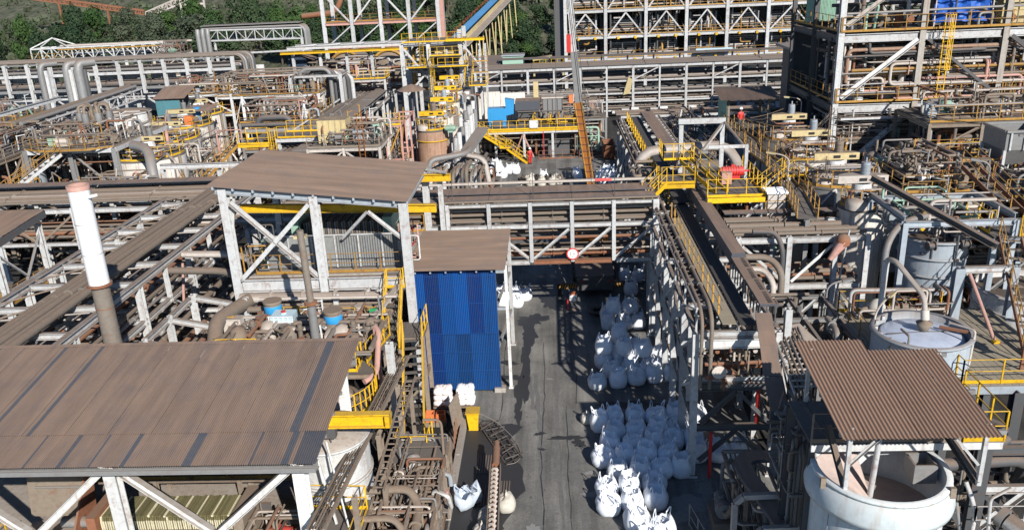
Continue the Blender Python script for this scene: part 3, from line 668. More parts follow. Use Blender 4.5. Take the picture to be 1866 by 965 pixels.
part('hoist', MB().bx(-8.9,-8.4,26.45,26.75,5.6,6.0).hcyl((-8.65,26.6,5.6),(-8.65,26.6,5.0),.03,6), DARK, t)
# white tank partly under the eave, right of the press
tank('tank', 'white round tank tucked under the right end of the left foreground roof', -9.0,27.6,1.5,1.9,5.2, WHITE2, rings=1, roofm=CONC, rim=True)
t = thing('gangway', 'yellow railed walkway beside the white column at the eave corner', 'walkway', (-8,24,3)); deck(t, -9.7,-7.3,22.4,26.4,2.9, GRATE, 'y', .8); railing(t, [(-7.35,21.8,2.9),(-7.35,25.8,2.9),(-9.6,25.9,2.9)], YEL); frame(t, -9.6,-7.4,22.5,26.3,0,2.84, 1,1, m=DUSTY, cs=.2)
part('hose_coil', MB().tube([(-8.6+.34*cos(a)*(1+.03*a),23.6+.34*sin(a)*(1+.03*a),2.95+.012*a) for a in [k*.35 for k in range(70)]], .028, 5), BLACK, t)
for k in range(2): beam(t, (-8.3+.5*k,24.9-.2*k,2.95),(-9.0+.5*k,25.6,6.0), .08,.08, WHITE2, 'L', 'prop')

# ---- tall press house in the middle with the plain brown roof
t = thing('press_house', 'tall white steel press house under the plain brown roof left of the blue tower', 'building', (-12,43,0))
roof(t, (-17.25,39.0,12.32), (0,1,0), (10.0,0,-1.12), 8.5, ROOFX, pitch=.0762, amp=.011)
for x, zt in ((-16.5,12.1),(-11.95,11.6),(-7.5,11.1)):
    for y in (39.3,46.8): column(t, x, y, 0, zt, .42 if y < 40 else .36, WHITE)
for y in (39.3,46.8):
    beam(t, (-16.9,y,12.05),(-7.3,y,10.98), .2,.36, BLUEW, 'I', 'eave_beam')
    beam(t, (-16.28,y,6.9),(-12.17,y,6.9), .3,.7, WHITE); beam(t, (-11.73,y,6.9),(-7.72,y,6.9), .3,.7, WHITE)
    beam(t, (-16.2,y,.4+3),(-7.7,y,.4+3), .2,.3, WHITE)
for k in range(10): beam(t, (-16.9+k*1.0,39.02,12.2-k*.112),(-16.9+k*1.0,47.4,12.2-k*.112), .1,.16, BLUEW, 'box', 'purlin')
for x, z in ((-16.5,11.85),(-11.95,11.35),(-7.5,10.85)): beam(t, (x,39.5,z),(x,46.6,z), .18,.3, BLUEW)
brace(t, (-16.2,39.2,11.4),(-12.2,39.2,7.3), .22, WHITE); brace(t, (-12.2,39.2,11.2),(-16.2,39.2,7.3), .22, WHITE)
brace(t, (-9.3,39.25,10.7),(-7.75,39.25,9.3), .16, WHITE); brace(t, (-9.3,39.25,10.7),(-11.0,40.2,9.0), .14, WHITE); brace(t, (-16.2,46.9,11.2),(-12.2,46.9,7.4), .18, WHITE)
beam(t, (-16.7,39.4,8.2),(-16.1,39.6,11.6), .12,.12, WHITE, 'L', 'strut')
deck(t, -16.4,-7.6,39.6,46.6,7.28, CONC, 'x', 1.4, 'floor_slab', .18)
railing(t, [(-15.6,39.75,7.3),(-7.7,39.75,7.3)], YELD, kick=True, step=1.25); railing(t, [(-15.6,46.4,7.3),(-7.7,46.4,7.3)], YELD)
for k in range(6):
    x = -15.2+k*1.24; part('screen_panel', MB().bx(x, x+1.2, 40.55,40.6, 7.35,9.05), GLAZED, t); beam(t, (x-.02,40.5,7.3),(x-.02,40.5,9.15), .07,.07, WHITE, 'box', 'screen_post')
    for q in range(9): part('screen_rib', MB().bx(x+.06+q*.13, x+.09+q*.13, 40.52,40.55, 7.4,9.0), DARK, t) if k in (3,4,5) else None
beam(t, (-15.2,40.5,9.13),(-7.6,40.5,9.13), .08,.08, WHITE, 'box', 'screen_rail')
t = thing('crane_beam', 'long yellow crane beam along the front of the press house roof', 'crane beam', (-11,40.2,10)); beam(t, (-16.2,40.4,10.75),(-6.0,40.4,10.45), .25,.42, YEL)
t = thing('crane_beam', 'yellow crane beam along the back of the press house with its end on a white post', 'crane beam', (-11,45.5,10)); beam(t, (-16.2,46.2,10.65),(-5.9,46.2,10.6), .25,.42, YEL); column(t, -6.6,46.55,0,10.9,.26,WHITE); beam(t, (-7.4,46.6,11),(-6.1,45.9,10.95), .12,.12, WHITE,'L','strut')
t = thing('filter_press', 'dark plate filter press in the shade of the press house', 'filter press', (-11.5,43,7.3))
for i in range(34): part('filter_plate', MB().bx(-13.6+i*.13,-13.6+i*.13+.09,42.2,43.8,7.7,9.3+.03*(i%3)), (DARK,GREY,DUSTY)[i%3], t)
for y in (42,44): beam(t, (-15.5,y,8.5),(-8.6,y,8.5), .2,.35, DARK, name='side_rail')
part('fixed_head', MB().bx(-9.2,-8.7,41.9,44.1,7.3,9.6), MINT, t); part('moving_head', MB().bx(-14.2,-13.8,41.9,44.1,7.3,9.6), MINT, t)
t = thing('hydraulic_cabinet', 'pale green hydraulic cabinet at the left end inside the press house', 'cabinet', (-15.4,41.4,7.3)); part('body', MB().bx(-15.8,-15.0,41.1,41.9,7.3,8.6), MINT, t); part('pipe_loop', MB().pipe([(-15.7,41.1,8.6),(-15.7,41.1,9.6),(-14.9,41.1,9.6),(-14.9,41.1,8.6)], .04,6), DARK, t); jungle(t, -16.3,-15.0,39.9,40.9,7.35,8.8, 12, .02,.05, (GREY,WHITE2,DUSTY,YELD), 5)
t = thing('floodlight', 'grey floodlight on the middle front column of the press house', 'light', (-12.5,39.1,9.6)); part('bracket', MB().bar((-12.1,39.2,9.55),(-12.8,39.0,9.6),.05,.05), GREY, t); part('lamp_head', MB().bx(-13.1,-12.5,38.8,39.2,9.5,9.66), CREAM, t)
t = thing('switch_box', 'small cluttered control post at the right front corner of the press house', 'control box', (-7.6,40.6,7.3)); part('post', MB().bx(-7.9,-7.82,40.2,40.28,7.3,9.4), DARK, t); part('box', MB().bx(-8.1,-7.7,40.05,40.2,8.3,8.9), GREY, t); jungle(t, -8.3,-7.2,40.8,42.6,7.4,9.4, 12, .02,.05, (RED,PINKP,WHITE2,DARK), 6)

# ---- blue clad tower
t = thing('blue_clad_tower', 'tall blue corrugated tower with a brown lid roof beside the road', 'tower', (-5.3,43,0))
for tier, (za, zb) in enumerate(((.12,3.62),(3.56,7.22))):
    for i in range(6):
        b = MB(); x = -7.66+i*.757; corr(b, (x,40.0-.012*(i%2)-.03*tier,za), (1,0,0), (0,0,zb-za), 8, .757/8, .022); o = part('cladding_sheet', b, ((BLUE,BLUE,BLUE3,BLUE3,BLUE3,BLUE3),(BLUE2,BLUE4,BLUE2,BLUE2,BLUE4,BLUE3))[tier][i], t)
for z in (1.35,2.45,3.55,5.3,6.85):
    b = MB().bx(-7.66,-3.12,39.935 if z < 3.6 else 39.96,39.943 if z < 3.6 else 39.968,z-.014,z+.014); part('screw_line', b, BLUE2, t)
for i in range(8): 
    b = MB(); corr(b, (-7.66,40.02+i*.75,.12), (0,1,0), (0,0,7.1), 8, .75/8, .022); part('cladding_sheet', b, BLUE, t)
for x, y in ((-7.5,40.2),(-3.25,40.2),(-7.5,46),(-2.72,45.9)): column(t, x, y, 0, 7.2, .22, WHITE if y > 41 and x > -4 else BLUEW)
column(t, -2.62,40.4,.0,7.2,.16,WHITE2)
for z in (2.4,4.8,7.05): beam(t, (-7.4,46,z),(-2.9,46,z), .15,.2, BLUEW); beam(t, (-3.25,40.4,z),(-2.72,45.7,z), .12,.16, BLUEW, 'box'); beam(t, (-7.4,40.2,z),(-3.4,40.2,z), .1,.15, BLUEW, 'box')
for x in (-7.3,-6.5,-5.7,-4.9,-4.1,-3.3): beam(t, (x,39.75,7.17),(x,46.3,7.17), .09,.14, BLUEW, 'box', 'purlin')
roof(t, (-7.78,39.55,7.34), (0,1,0), (5.2,0,-.04), 6.85, ROOFX, amp=.011)
part('footing', MB().bx(-3.5,-2.9,39.85,40.25,.01,.28), CONC, t); part('footing', MB().bx(-7.8,-7.2,39.85,40.25,.01,.28), CONC, t)

# ---- pipe bridge over the road
t = thing('pipe_bridge', 'white steel pipe bridge crossing the road behind the blue tower', 'pipe bridge', (0,47,0))
YF, YB = 46.9, 49.6; xs = [-8.8+2.466*i for i in range(7)]
for y in (YF, YB):
    for x in xs: column(t, x, y, 0 if x > 5.5 or x < -8 else 5.0, 8.75, .22 if x < 5.5 else .34, WHITE, name='post')
    for z, h in ((8.62,.2),(7.28,.26),(5.0,.28)):
        for a, c in zip(xs, xs[1:]): beam(t, (a+.12,y,z),(c-.12,y,z), .16,h, RUST if z == 5.0 and y == YF and a > -1.8 and a < 3 else WHITE)
    for i in range(6):
        a, c = xs[i]+.12, xs[i+1]-.12
        if i in (0,2): brace(t, (a,y-.02,7.1),(c,y-.02,5.2), .15, WHITE)
        else: brace(t, (a,y-.02,5.2),(c,y-.02,7.1), .15, WHITE)
for x in xs:
    for z in (8.62,7.28,5.0): beam(t, (x,YF+.12,z),(x,YB-.12,z), .14,.2, WHITE)
for i, (y, z, r, m) in enumerate(((47.2,7.55,.11,PIPE),(47.6,7.6,.16,PIPE),(48.1,7.55,.11,PIPEW),(48.5,7.62,.18,PIPE),(49.1,7.55,.1,GREY),(47.25,7.95,.1,PIPE),(47.7,8.1,.11,PIPEW),(48.4,8.05,.13,PIPE),(47.2,8.38,.09,PIPE),(47.5,5.35,.16,RUST),(48.1,5.3,.1,PIPEW),(48.7,5.4,.2,PIPE),(47.3,6.4,.1,RUST),(48.3,6.45,.12,PIPE),(49.2,6.4,.14,GREY),(47.0,5.75,.05,PIPEW),(48.9,5.9,.09,PIPE))):
    pipe(t, [(-9.2,y,z),(6.0,y,z)], r, m, 8, flange=3.1)
for i in range(6):
    a, c = xs[i], xs[i+1]; part('tray_cover', MB().bx(a+.01,c-.01,46.95,47.9,8.9+.012*(i%2),8.95+.012*(i%2)), ROOF, t); part('tray_cover', MB().bx(a+.01,c-.01,48.05,49.5,8.98+.012*(i%2),9.03+.012*(i%2)), ROOF, t)
pipe(t, [(-9,46.85,8.87),(6.2,46.85,8.87)], .07, DUSTY); pipe(t, [(-9,49.7,9.25),(6.2,49.7,9.25)], .1, PIPEW, flange=4); 
for x in (-6,-1.2,3.6): pipe(t, [(x,47.1,8.95),(x,47.1,10.6)], .02, DARK, 5, name='antenna')
part('red_rag', MB().add([(2.6,49.6,9.36),(3.1,49.6,9.38),(3.6,49.65,9.35),(3.6,49.55,9.2),(3.1,49.55,9.22),(2.6,49.55,9.2)], [(0,1,4,5),(1,2,3,4)]), RED, t)
s = thing('height_limit_sign', 'round white height limit sign with a red ring on the bridge reading 5 m', 'sign', (1.05,46.7,5.5))
def disc(r, y, n=28): return MB().hcyl((1.05,y,5.52),(1.05,y+.02,5.52), r, n)
part('disc', disc(.37,46.70), RED, s); part('face', disc(.29,46.685), SIGNW, s); text_mesh('5 m', .24, (1.05,46.676,5.52), INK, s)
for dz, sg in ((.2,1),(-.2,-1)): part('arrow', MB().add([(1.0,46.678,5.52+dz),(1.10,46.678,5.52+dz),(1.05,46.678,5.52+dz-sg*.06)], [(0,1,2)]), INK, s)
part('clamp', MB().bx(1.0,1.1,46.72,46.8,5.2,5.8), GREY, s)

# ---- conveyor rack on the right of the road
def conv_rack(label, y0, y1, zb, x0, x1, front=True, m=WHITE, seed=1, loc=None):
    t = thing('conveyor_rack', label, 'conveyor', ((x0+x1)/2,(y0+y1)/2,0)); n = max(2, round((y1-y0)/3.05)); ys = [y0+(y1-y0)*i/n for i in range(n+1)]
    for j, y in enumerate(ys):
        for x in (x0, x1): column(t, x, y, 0, zb-.2, .30 if x == x0 else .26, m)
        for z in (zb-.25, zb-2.4): beam(t, (x0+.16,y,z),(x1-.16,y,z), .18,.28, m)
        if j < n:
            for x in (x0, x1):
                for z in (zb-.25, zb-2.4, zb-4.4): beam(t, (x,y+.16,z),(x,ys[j+1]-.16,z), .16,.24, m)
                a, c = (zb-4.2, zb-2.6) if j % 2 else (zb-2.6, zb-4.2); brace(t, (x-.03,y+.15,a),(x-.03,ys[j+1]-.15,c), .13, m)
                a, c = (zb-2.2, zb-.5) if j % 2 else (zb-.5, zb-2.2); brace(t, (x-.03,y+.15,a),(x-.03,ys[j+1]-.15,c), .11, m)
    return t, ys
t, ys = conv_rack('conveyor rack with brown hoods running beside the stacked white bags', 31.9, 47.0, 7.25, 5.85, 9.3)
# front end frame
beam(t, (6.0,31.75,6.62),(9.15,31.75,6.62), .2,.42, WHITE2); beam(t, (6.0,31.8,4.55),(9.15,31.8,4.55), .2,.34, DARK); beam(t, (6.0,31.8,2.55),(9.15,31.8,2.55), .2,.3, DARK)
for a, c in (((6.1,31.7,2.8),(7.6,31.7,4.35)),((9.1,31.7,2.8),(7.7,31.7,4.35)),((6.1,31.7,.9),(7.6,31.7,2.35)),((9.1,31.7,.9),(7.7,31.7,2.35))): brace(t, a, c, .17, DARK)
# pipes on the left edge, walkway, belt, hoods
for x, r in ((6.02,.08),(6.42,.09)): pipe(t, [(x,52,8.2),(x,32.3,8.2),(x,31.5,7.8),(x,31.5,4.6)], r, PIPE, 8, .5, flange=2.2)
for k in range(6): beam(t, (5.88,32.1+3*k,7.0),(5.88,32.1+3*k,8.1), .08,.08, WHITE, 'box', 'post'); brace(t, (5.86,32.1+3*k,7.05 if k%2 else 8.05),(5.86,min(47,35+3*k),8.05 if k%2 else 7.05), .08, WHITE)
beam(t, (5.88,32,8.12),(5.88,47,8.12), .09,.09, WHITE, 'box')
for k in range(26): part('roller', MB().hcyl((5.95,32.4+k*.58,8.1),(6.5,32.4+k*.58,8.1),.035,6), DARK, t)
deck(t, 6.95,7.55,31.95,47.2,7.42, PLANK, 'x', .3, 'walkway_board', .04)
for k in range(12): part('guard_post', MB().bar((6.98,33+k*1.3,7.42),(6.98,33+k*1.3,8.35),.07,.05), YELD, t)
b = MB(); [b.tube([(6.98,32.2,z),(6.98,47,z)], .018, 5) for z in (7.9,8.33)]; part('guard_rail', b, DUSTY, t)
part('belt', MB().bx(7.66,8.28,31.8,51,7.40,7.44), BELT, t)
for k in range(40): part('idler', MB().hcyl((7.62,32.2+k*.47,7.30),(8.34,32.2+k*.47,7.30),.06,8), GREY if k % 3 else WHITE, t)
for x in (7.6,8.36): beam(t, (x,31.8,7.24),(x,50,7.24), .08,.2, GREY, 'box', 'stringer')
for k in range(8): part('hood', MB().add([(8.42,37.6+k*1.55,8.0),(8.46,37.6+k*1.55,8.52),(9.1,37.6+k*1.55,8.55),(9.2,37.6+k*1.55,8.0),(8.42,39.13+k*1.55,8.0),(8.46,39.13+k*1.55,8.52),(9.1,39.13+k*1.55,8.55),(9.2,39.13+k*1.55,8.0)], [(0,4,5,1),(1,5,6,2),(2,6,7,3),(0,1,2,3),(7,6,5,4)]), ROOF, t)
for k in range(4):
    y = 31.9+k*1.42; part('slotted_cover', MB().add([(8.44,y,8.30+.02*(k%2)),(9.1,y,8.30+.02*(k%2)),(9.1,y+1.38,8.34),(8.44,y+1.38,8.34),(8.44,y,8.2),(9.1,y,8.2),(9.1,y+1.38,8.2),(8.44,y+1.38,8.2)], [(0,1,2,3),(0,4,5,1),(1,5,6,2),(2,6,7,3),(3,7,4,0)]), ROOF, t)
    for q in range(7): part('slot', MB().bx(8.82,8.98,y+.1+q*.18,y+.18+q*.18,8.328+.006*(k%2),8.352+.008*(k%2)), BELT, t)
for k in range(11): beam(t, (8.46,32+k*.52,8.15),(8.46,32+k*.52,7.44), .05,.05, DARK, 'box', 'hood_leg'); beam(t, (9.12,32+k*1.3,8.15),(9.12,32+k*1.3,7.2), .05,.05, DARK, 'box', 'hood_leg')
for x, z, r, m in ((6.3,6.2,.12,PIPE),(6.8,6.1,.1,RUST),(7.6,6.2,.14,PIPE),(8.4,6.1,.1,PIPEW),(8.9,6.2,.08,PIPE),(6.5,4.7,.1,DARK),(7.7,4.75,.12,PIPE)): pipe(t, [(x,32.0,z),(x,47,z)], r, m, 8, flange=3)
pipe(t, [(6.2,31.55,5.75),(9.0,31.5,5.85),(9.4,31.5,6.3)], .085, RUST, 8, .3, flange=.7); pipe(t, [(6.2,31.4,5.2),(7.0,31.4,5.2),(7.0,31.4,4.6)], .08, RUST, 8, flange=.4)
part('blind_flange', MB().hcyl((6.75,31.25,5.5),(6.75,31.35,5.5),.3,14), PIPEW, t); jungle(t, 6.0,9.2,31.3,33.6,4.7,6.4, 18, .03,.07, (RUST,PIPEW,DUSTY,GREY), 12)
part('red_pipe', MB().pipe([(8.6,31.9,4.4),(8.6,31.9,2.4)], .09, 8), RED, t); part('red_pipe', MB().pipe([(6.6,31.6,2.4),(6.6,31.6,.1)], .08, 8), RED, t)
for y in ys[:-1]: column(t, 5.85,y+1.5, 3.0, 7.0, .16, WHITE, name='hanger'); 
# gantry past the bridge
t, ys = conv_rack('conveyor rack carrying the dark belt towards the crane yard', 50.2, 80.0, 7.1, 6.5, 10.3, seed=2)
part('belt', MB().bx(7.5,8.5,50,80.5,7.5,7.55), BELT, t); part('belt_cover', MB().bx(8.6,9.7,50.6,66,8.0,8.08), ROOF, t); part('belt_cover', MB().bx(8.6,9.7,66.05,80,8.03,8.11), ROOF, t)
for k in range(46): part('idler', MB().hcyl((9.75,50.3+k*.64,7.5),(10.2,50.3+k*.64,7.7),.07,6), WHITE if k % 2 else GREY, t)
for k in range(20): part('guard_post', MB().bar((7.3,51+k*1.5,7.2),(7.3,51+k*1.5,8.3),.09,.06), YEL, t)
b = MB(); [b.tube([(7.3,50.5,z),(7.3,79.5,z)], .025, 5) for z in (7.75,8.28)]; part('guard_rail', b, YELD, t)
for x, z, r, m in ((6.6,7.5,.12,PIPE),(6.9,7.45,.09,PIPEW),(10.35,7.6,.12,PIPE),(6.7,5.0,.14,PIPE),(8,5.0,.1,GREY)): pipe(t, [(x,50,z),(x,80,z)], r, m, 8, flange=4)
beam(t, (6.35,50,7.2),(6.35,80,7.2), .2,.3, DUSTY)

# ---- pipe racks on the left
t = thing('pipe_rack', 'wide white pipe rack slanting past the white chimney on the left', 'pipe rack', (-24.5,44,0))
YR = [29.5+3.1*i for i in range(10)]
for x, w_ in ((-21.6,.36),(-27.5,.36)):
    for a, c in zip(YR, YR[1:]): beam(t, (x,a+.004,7.32),(x,c-.004,7.32), .3,w_, WHITE); beam(t, (x,a+.004,5.2),(x,c-.004,5.2), .22,.3, WHITE)
    for i, y in enumerate(YR):
        if i % 2: column(t, x, y, 0, 7.13, .34, WHITE)
        else: column(t, x, y, 5.05, 7.13, .22, WHITE, name='hanger'); 
    for i in range(0, 9, 2): brace(t, (x,YR[i],5.3),(x,YR[i+1],3.2), .16, WHITE)
for i, y in enumerate(YR):
    beam(t, (-27.3,y,7.3),(-21.8,y,7.3), .22,.3, WHITE); beam(t, (-27.3,y,5.2),(-21.8,y,5.2), .2,.28, WHITE)
    if i < 9: pipe(t, [(-27.2,y+.3,7.52),(-24.9,y+2.8,7.52)], .045, DUSTY, 6, name='stay'); pipe(t, [(-27.3,y+1.6,7.35),(-21.9,y+2.1,7.5)], .04, PIPEW, 6, name='stay') if i % 2 else None
for i, (x, r, z) in enumerate(((-25.0,.07,7.62),(-24.75,.11,7.64),(-24.4,.14,7.66),(-24.0,.16,7.68),(-23.62,.12,7.64),(-23.1,.20,7.72))):
    pipe(t, [(x,29.4,z),(x+.0,41+i,z),(x+.12*(i%2),42.2+i,z+.04),(x+.12*(i%2),58,z)], r, PIPE, 10, flange=9)
for x, z, r, m in ((-26.2,5.5,.18,PIPE),(-25.4,5.45,.1,PIPEW),(-24.6,5.5,.16,PIPE),(-23.6,5.5,.12,RUST),(-22.6,5.5,.16,PIPE),(-22.1,5.42,.09,GREY)): pipe(t, [(x,29.4,z),(x,57,z)], r, m, 8, flange=5)
part('red_strut', MB().bar((-21.5,43.9,6.6),(-21.2,42.4,4.3),.12,.12), PINKP, t)
t = thing('pipe_rack', 'pipe rack crossing behind the white chimney towards the left edge', 'pipe rack', (-44,57,0))
for x0 in range(-64,-28,6):
    for y in (54.8,60.0): column(t, x0, y, 0, 7.2, .32, WHITE); beam(t, (x0+.17,y,6.95),(x0+5.83,y,6.95), .2,.34, WHITE); brace(t, (x0+.2,y,6.6),(x0+2.9,y,4.6), .15, DUSTY); brace(t, (x0+5.8,y,6.6),(x0+3.1,y,4.6), .15, DUSTY); beam(t, (x0+.17,y,4.5),(x0+5.83,y,4.5), .16,.26, WHITE)
    for z in (7.0,4.5): beam(t, (x0,55,z),(x0,59.8,z), .18,.28, WHITE)
for i in range(9): pipe(t, [(-66,55.4+i*.52,7.42+.04*(i%3)),(-23.4-.1*i,55.4+i*.52,7.42+.04*(i%3))], (.09,.17,.12,.2,.1)[i%5], (PIPE,PIPE,DUSTY,PIPEW,PIPE)[i%5], 8, flange=6)
for i in range(4): part('tray_cover', MB().bx(-66+i*10.6,-55.5+i*10.6,58.3,59.5,7.9+.02*(i%2),7.96+.02*(i%2)), ROOF, t)
for i in range(5): pipe(t, [(-66,55.6+i*.9,4.8),(-24,55.6+i*.9,4.8)], (.1,.16,.12)[i%3], (PIPE,RUST,DUSTY)[i%3], 8, flange=6)
for k in range(26): part('rail_post', MB().bar((-65+k*1.6,60.1,7.1),(-65+k*1.6,60.1,8.2),.06,.06), YELD, t)

# ---- chimneys
t = thing('chimney', 'tall white topped steel chimney rising behind the left foreground roof', 'chimney', (-19.0,31.2,0))
part('lower_shaft', MB().tube([(-19,31.2,0),(-18.97,31.2,10.25)], [.37,.36], 20), PIPE, t); part('flange', MB().tube([(-18.97,31.2,10.2),(-18.97,31.2,10.3)], .5, 20), RUST, t)
part('upper_shaft', MB().tube([(-18.97,31.2,10.3),(-18.95,31.2,14.35)], .41, 24), STACKW, t); b = MB(); b.lathe((-18.95,31.2,14.3), [(.43,0),(.43,.2),(.36,.2),(.36,-.5)], 24); part('top_collar', b, PINKP, t)
for z in (11.6,12.9): part('weld_seam', MB().tube([(-18.965,31.2,z),(-18.965,31.2,z+.02)], .416, 24), GREY, t)
for z in (2.5,5,7.5,9.2): part('weld_seam', MB().tube([(-18.98,31.2,z),(-18.98,31.2,z+.03)], .376, 20), RUST, t)
part('side_branch', MB().bar((-18.6,31.1,14.0),(-18.15,31.0,14.1),.1,.1), STACKW, t)
t = thing('exhaust_pipe', 'thin dusty exhaust pipe in front of the press house', 'chimney', (-11.15,34,0)); part('lower_pipe', MB().tube([(-11.1,34,2.5),(-11.1,34,8.0)], .2, 12), GREY, t); part('flange', MB().tube([(-11.1,34,7.95),(-11.1,34,8.1)], .3, 12), RUST, t); part('upper_pipe', MB().tube([(-11.1,34,8.1),(-11.15,34,11.45)], .16, 12), PIPE, t)
# ================================================================ BULK BAGS
def bag_body(seed, h=1.0, w_=.5, slump=0.0, tied=False):
    r = random.Random(seed); n = 28; rows = []; ph = [r.uniform(0, 6.3) for _ in range(8)]
    prof = [(.66,0),(.90,.02),(1.0,.10),(1.07,.28),(1.08,.46),(1.03,.62),(.95,.76),(.86,.88),(.79,.97),(.72,1.0),(.63,.90),(.42,.80),(.18,.78),(.02,.82)]
    if tied: prof = prof[:8]+[(.8,1.0),(.55,1.05),(.28,1.09),(.13,1.17),(.15,1.26),(.05,1.27)]
    vs = []
    for pr, pz in prof:
        for k in range(n):
            a = 2*pi*k/n; c, s = abs(cos(a)), abs(sin(a)); sq = 1/((c**3.2+s**3.2)**(1/3.2)); sq = 1+(sq-1)*.62
            top = max(0, pz-.72)/.28
            wob = .028*sin(3*a+ph[0]+pz*4)+.022*sin(7*a+ph[1]-pz*6)+.03*top*sin(9*a+ph[2])+.018*top*sin(14*a+ph[3]+pr*7)+.012*sin(17*a+ph[4]+pz*9)
            rad = w_*pr*(sq+wob)*(1+slump*.12*sin(pi*min(pz,1)))
            z = h*pz+.035*top*sin(5*a+ph[5])+.025*top*sin(11*a+ph[6]+pr*5)-(slump*.14*top*(1+sin(a+ph[7])))
            z += -.03*sin(2*a+ph[3])*(1-abs(2*pz-1)) if 0 < pz < 1 else 0
            vs.append((rad*cos(a), rad*sin(a), max(0, z)))
    b = MB(); m = len(prof)
    b.add(vs, [(i*n+k, i*n+(k+1) % n, (i+1)*n+(k+1) % n, (i+1)*n+k) for i in range(m-1) for k in range(n)], True); return b
def loop_mb(seed, q, h, w_):
    r = random.Random(seed*5+q); a = pi/4+q*pi/2; c = Vector((cos(a), sin(a), 0)); s = Vector((-sin(a), cos(a), 0)); d = w_*.84
    p1 = c*d+s*.09+Vector((0,0,h*.90)); p2 = c*d-s*.09+Vector((0,0,h*.90)); tp = c*(d+r.uniform(-.10,.12))+s*r.uniform(-.05,.05)+Vector((0,0,h+r.uniform(.10,.21)))
    b = MB(); pts = fillet([p1-Vector((0,0,.3)), p1, tp+s*.022, tp-s*.022, p2, p2-Vector((0,0,.3))], .03, 1); 
    for u, v in zip(pts, pts[1:]): b.bar(u, v, .022, .05)
    return b
PROTO = []
def make_proto(seed, h, w_, slump, tied, m):
    body = bag_body(seed, h, w_, slump, tied).mesh('sack', m); loops = [] if tied else [loop_mb(seed, q, h, w_).mesh('lifting_loop', m) for q in range(4)]
    return body, loops
PROTO = [make_proto(1,1.0,.435,.2,False,BAG), make_proto(2,1.05,.44,.5,False,BAG), make_proto(3,.95,.45,.8,False,BAG), make_proto(4,1.08,.43,.1,False,BAG), make_proto(5,.9,.46,1.0,False,BAG), make_proto(6,.9,.42,.6,True,BAGD)]
NB = 0
def bag(x, y, z, label, group, k=None, rz=None, s=1.0, name='bulk_bag'):
    global NB
    k = NB % 5 if k is None else k; NB += 1
    t = thing(name, label, 'bulk bag', (x, y, z), group); t.rotation_euler = (R.uniform(-.03,.03), R.uniform(-.03,.03), R.uniform(-.25,.25) if rz is None else rz); t.scale = (s*R.uniform(.95,1.05), s*R.uniform(.95,1.05), s*R.uniform(.94,1.06))
    body, loops = PROTO[k]
    for nm, me in [('sack', body)]+[('lifting_loop', l) for l in loops]:
        o = bpy.data.objects.new(nm, me); COL.objects.link(o); o.parent = t
ORD = ['first', 'second', 'third', 'fourth', 'fifth', 'sixth', 'seventh']
def bagrow(row, y, xs, where, group, dy=0.0, z=0, low=None):
    for i, x in enumerate(xs):
        n = len(xs); pos = ORD[i]+' from the road' if n > 1 else 'standing alone'
        bag(x, y+dy*i+R.uniform(-.07,.07), z, f'white bulk bag, {pos} in {where}', group)
G1 = 'bulk bags stacked in the near block beside the road'
bagrow(1, 27.0, [3.35], 'the nearest row of the near block', G1)
bag(3.05, 28.2, 0, 'rounded sunlit white bulk bag behind the nearest one of the block', G1, 1, s=1.05)
bag(4.1, 26.6, 0, 'slumped sunlit white bulk bag cut by the bottom edge', G1, 4)
bag(4.02, 27.75, 0, 'crumpled white bulk bag with a folded dark top at the near end of the block', G1, 2)
bagrow(2, 29.45, [1.98,2.98,4.0], 'the second sunlit row of the near block', G1, .1)
bagrow(3, 30.55, [1.95,2.95,4.05], 'the third sunlit row of the near block', G1, .12)
bagrow(4, 31.75, [2.55,3.55,4.55,5.42], 'the near block row by the dark column', G1, .1)
bagrow(5, 32.85, [2.0,2.98,3.98,4.98,6.3,7.3,8.3], 'the fifth row of the near block', G1, .06)
bagrow(6, 33.95, [2.35,3.45,4.45,5.35,6.35], 'the sixth row of the near block', G1, .07)
bagrow(7, 35.1, [2.7,3.7,4.8,5.75], 'the seventh row of the near block', G1, .05)
bagrow(8, 36.3, [2.75,3.8,4.85,5.8,6.8], 'the farthest row of the near block', G1, .05)
bag(1.98, 35.95, 0, 'sunlit white bulk bag alone on the road side of the near block', G1, 0)
bag(1.35, 36.6, 0, 'small crumpled silver white bag lying left of the lone sunlit bag', G1, 5, s=.62)
G2 = 'bulk bags stacked in the far block beside the conveyor'
bagrow(1, 40.2, [2.1,3.25,4.3,5.3,6.25], 'the near row of the far block', G2, .22)
bagrow(2, 41.6, [3.0,4.1,5.1,6.1], 'the second row of the far block', G2, .12)
bag(2.6, 42.7, 0, 'lower bag of the stacked pair at the road corner of the far block', G2, 1); bag(2.6, 42.7, .88, 'upper bag of the stacked pair at the road corner of the far block', G2, 3)
bagrow(3, 42.9, [3.65,4.7,5.7], 'the third row of the far block', G2, .1)
for i, (x, y) in enumerate(((3.75,42.5),(4.8,42.4))): bag(x, y, .86, f'white bulk bag, {ORD[i]} from the road on top of the far block', G2)
bag(6.45, 41.9, 0, 'white bulk bag half behind the conveyor legs beside the far block', G2); bag(6.35, 43.3, 0, 'white bulk bag by the conveyor legs behind the far block', G2)
bagrow(4, 44.1, [3.4,4.4], 'the last row of the far block', G2, .1); bag(3.6, 44.2, .88, 'white bulk bag topping the back of the far block', G2, 0)
G3 = 'bulk bags in the shade before the pipe bridge'
bagrow(1, 47.9, [3.25,4.25,5.15], 'the near row just before the bridge', G3)
bagrow(2, 49.0, [3.3,4.5], 'the second row just before the bridge', G3); bag(3.6, 48.4, .86, 'white bulk bag on top of the shaded group, road side', G3); bag(4.7, 48.5, .86, 'white bulk bag on top of the shaded group, conveyor side', G3)
bagrow(3, 53.5, [5.2], 'the shade behind the bridge post', G3); bagrow(4, 56, [5.0,6.0], 'the dim row far under the bridge', G3)
G4 = 'bulk bags behind the blue tower'
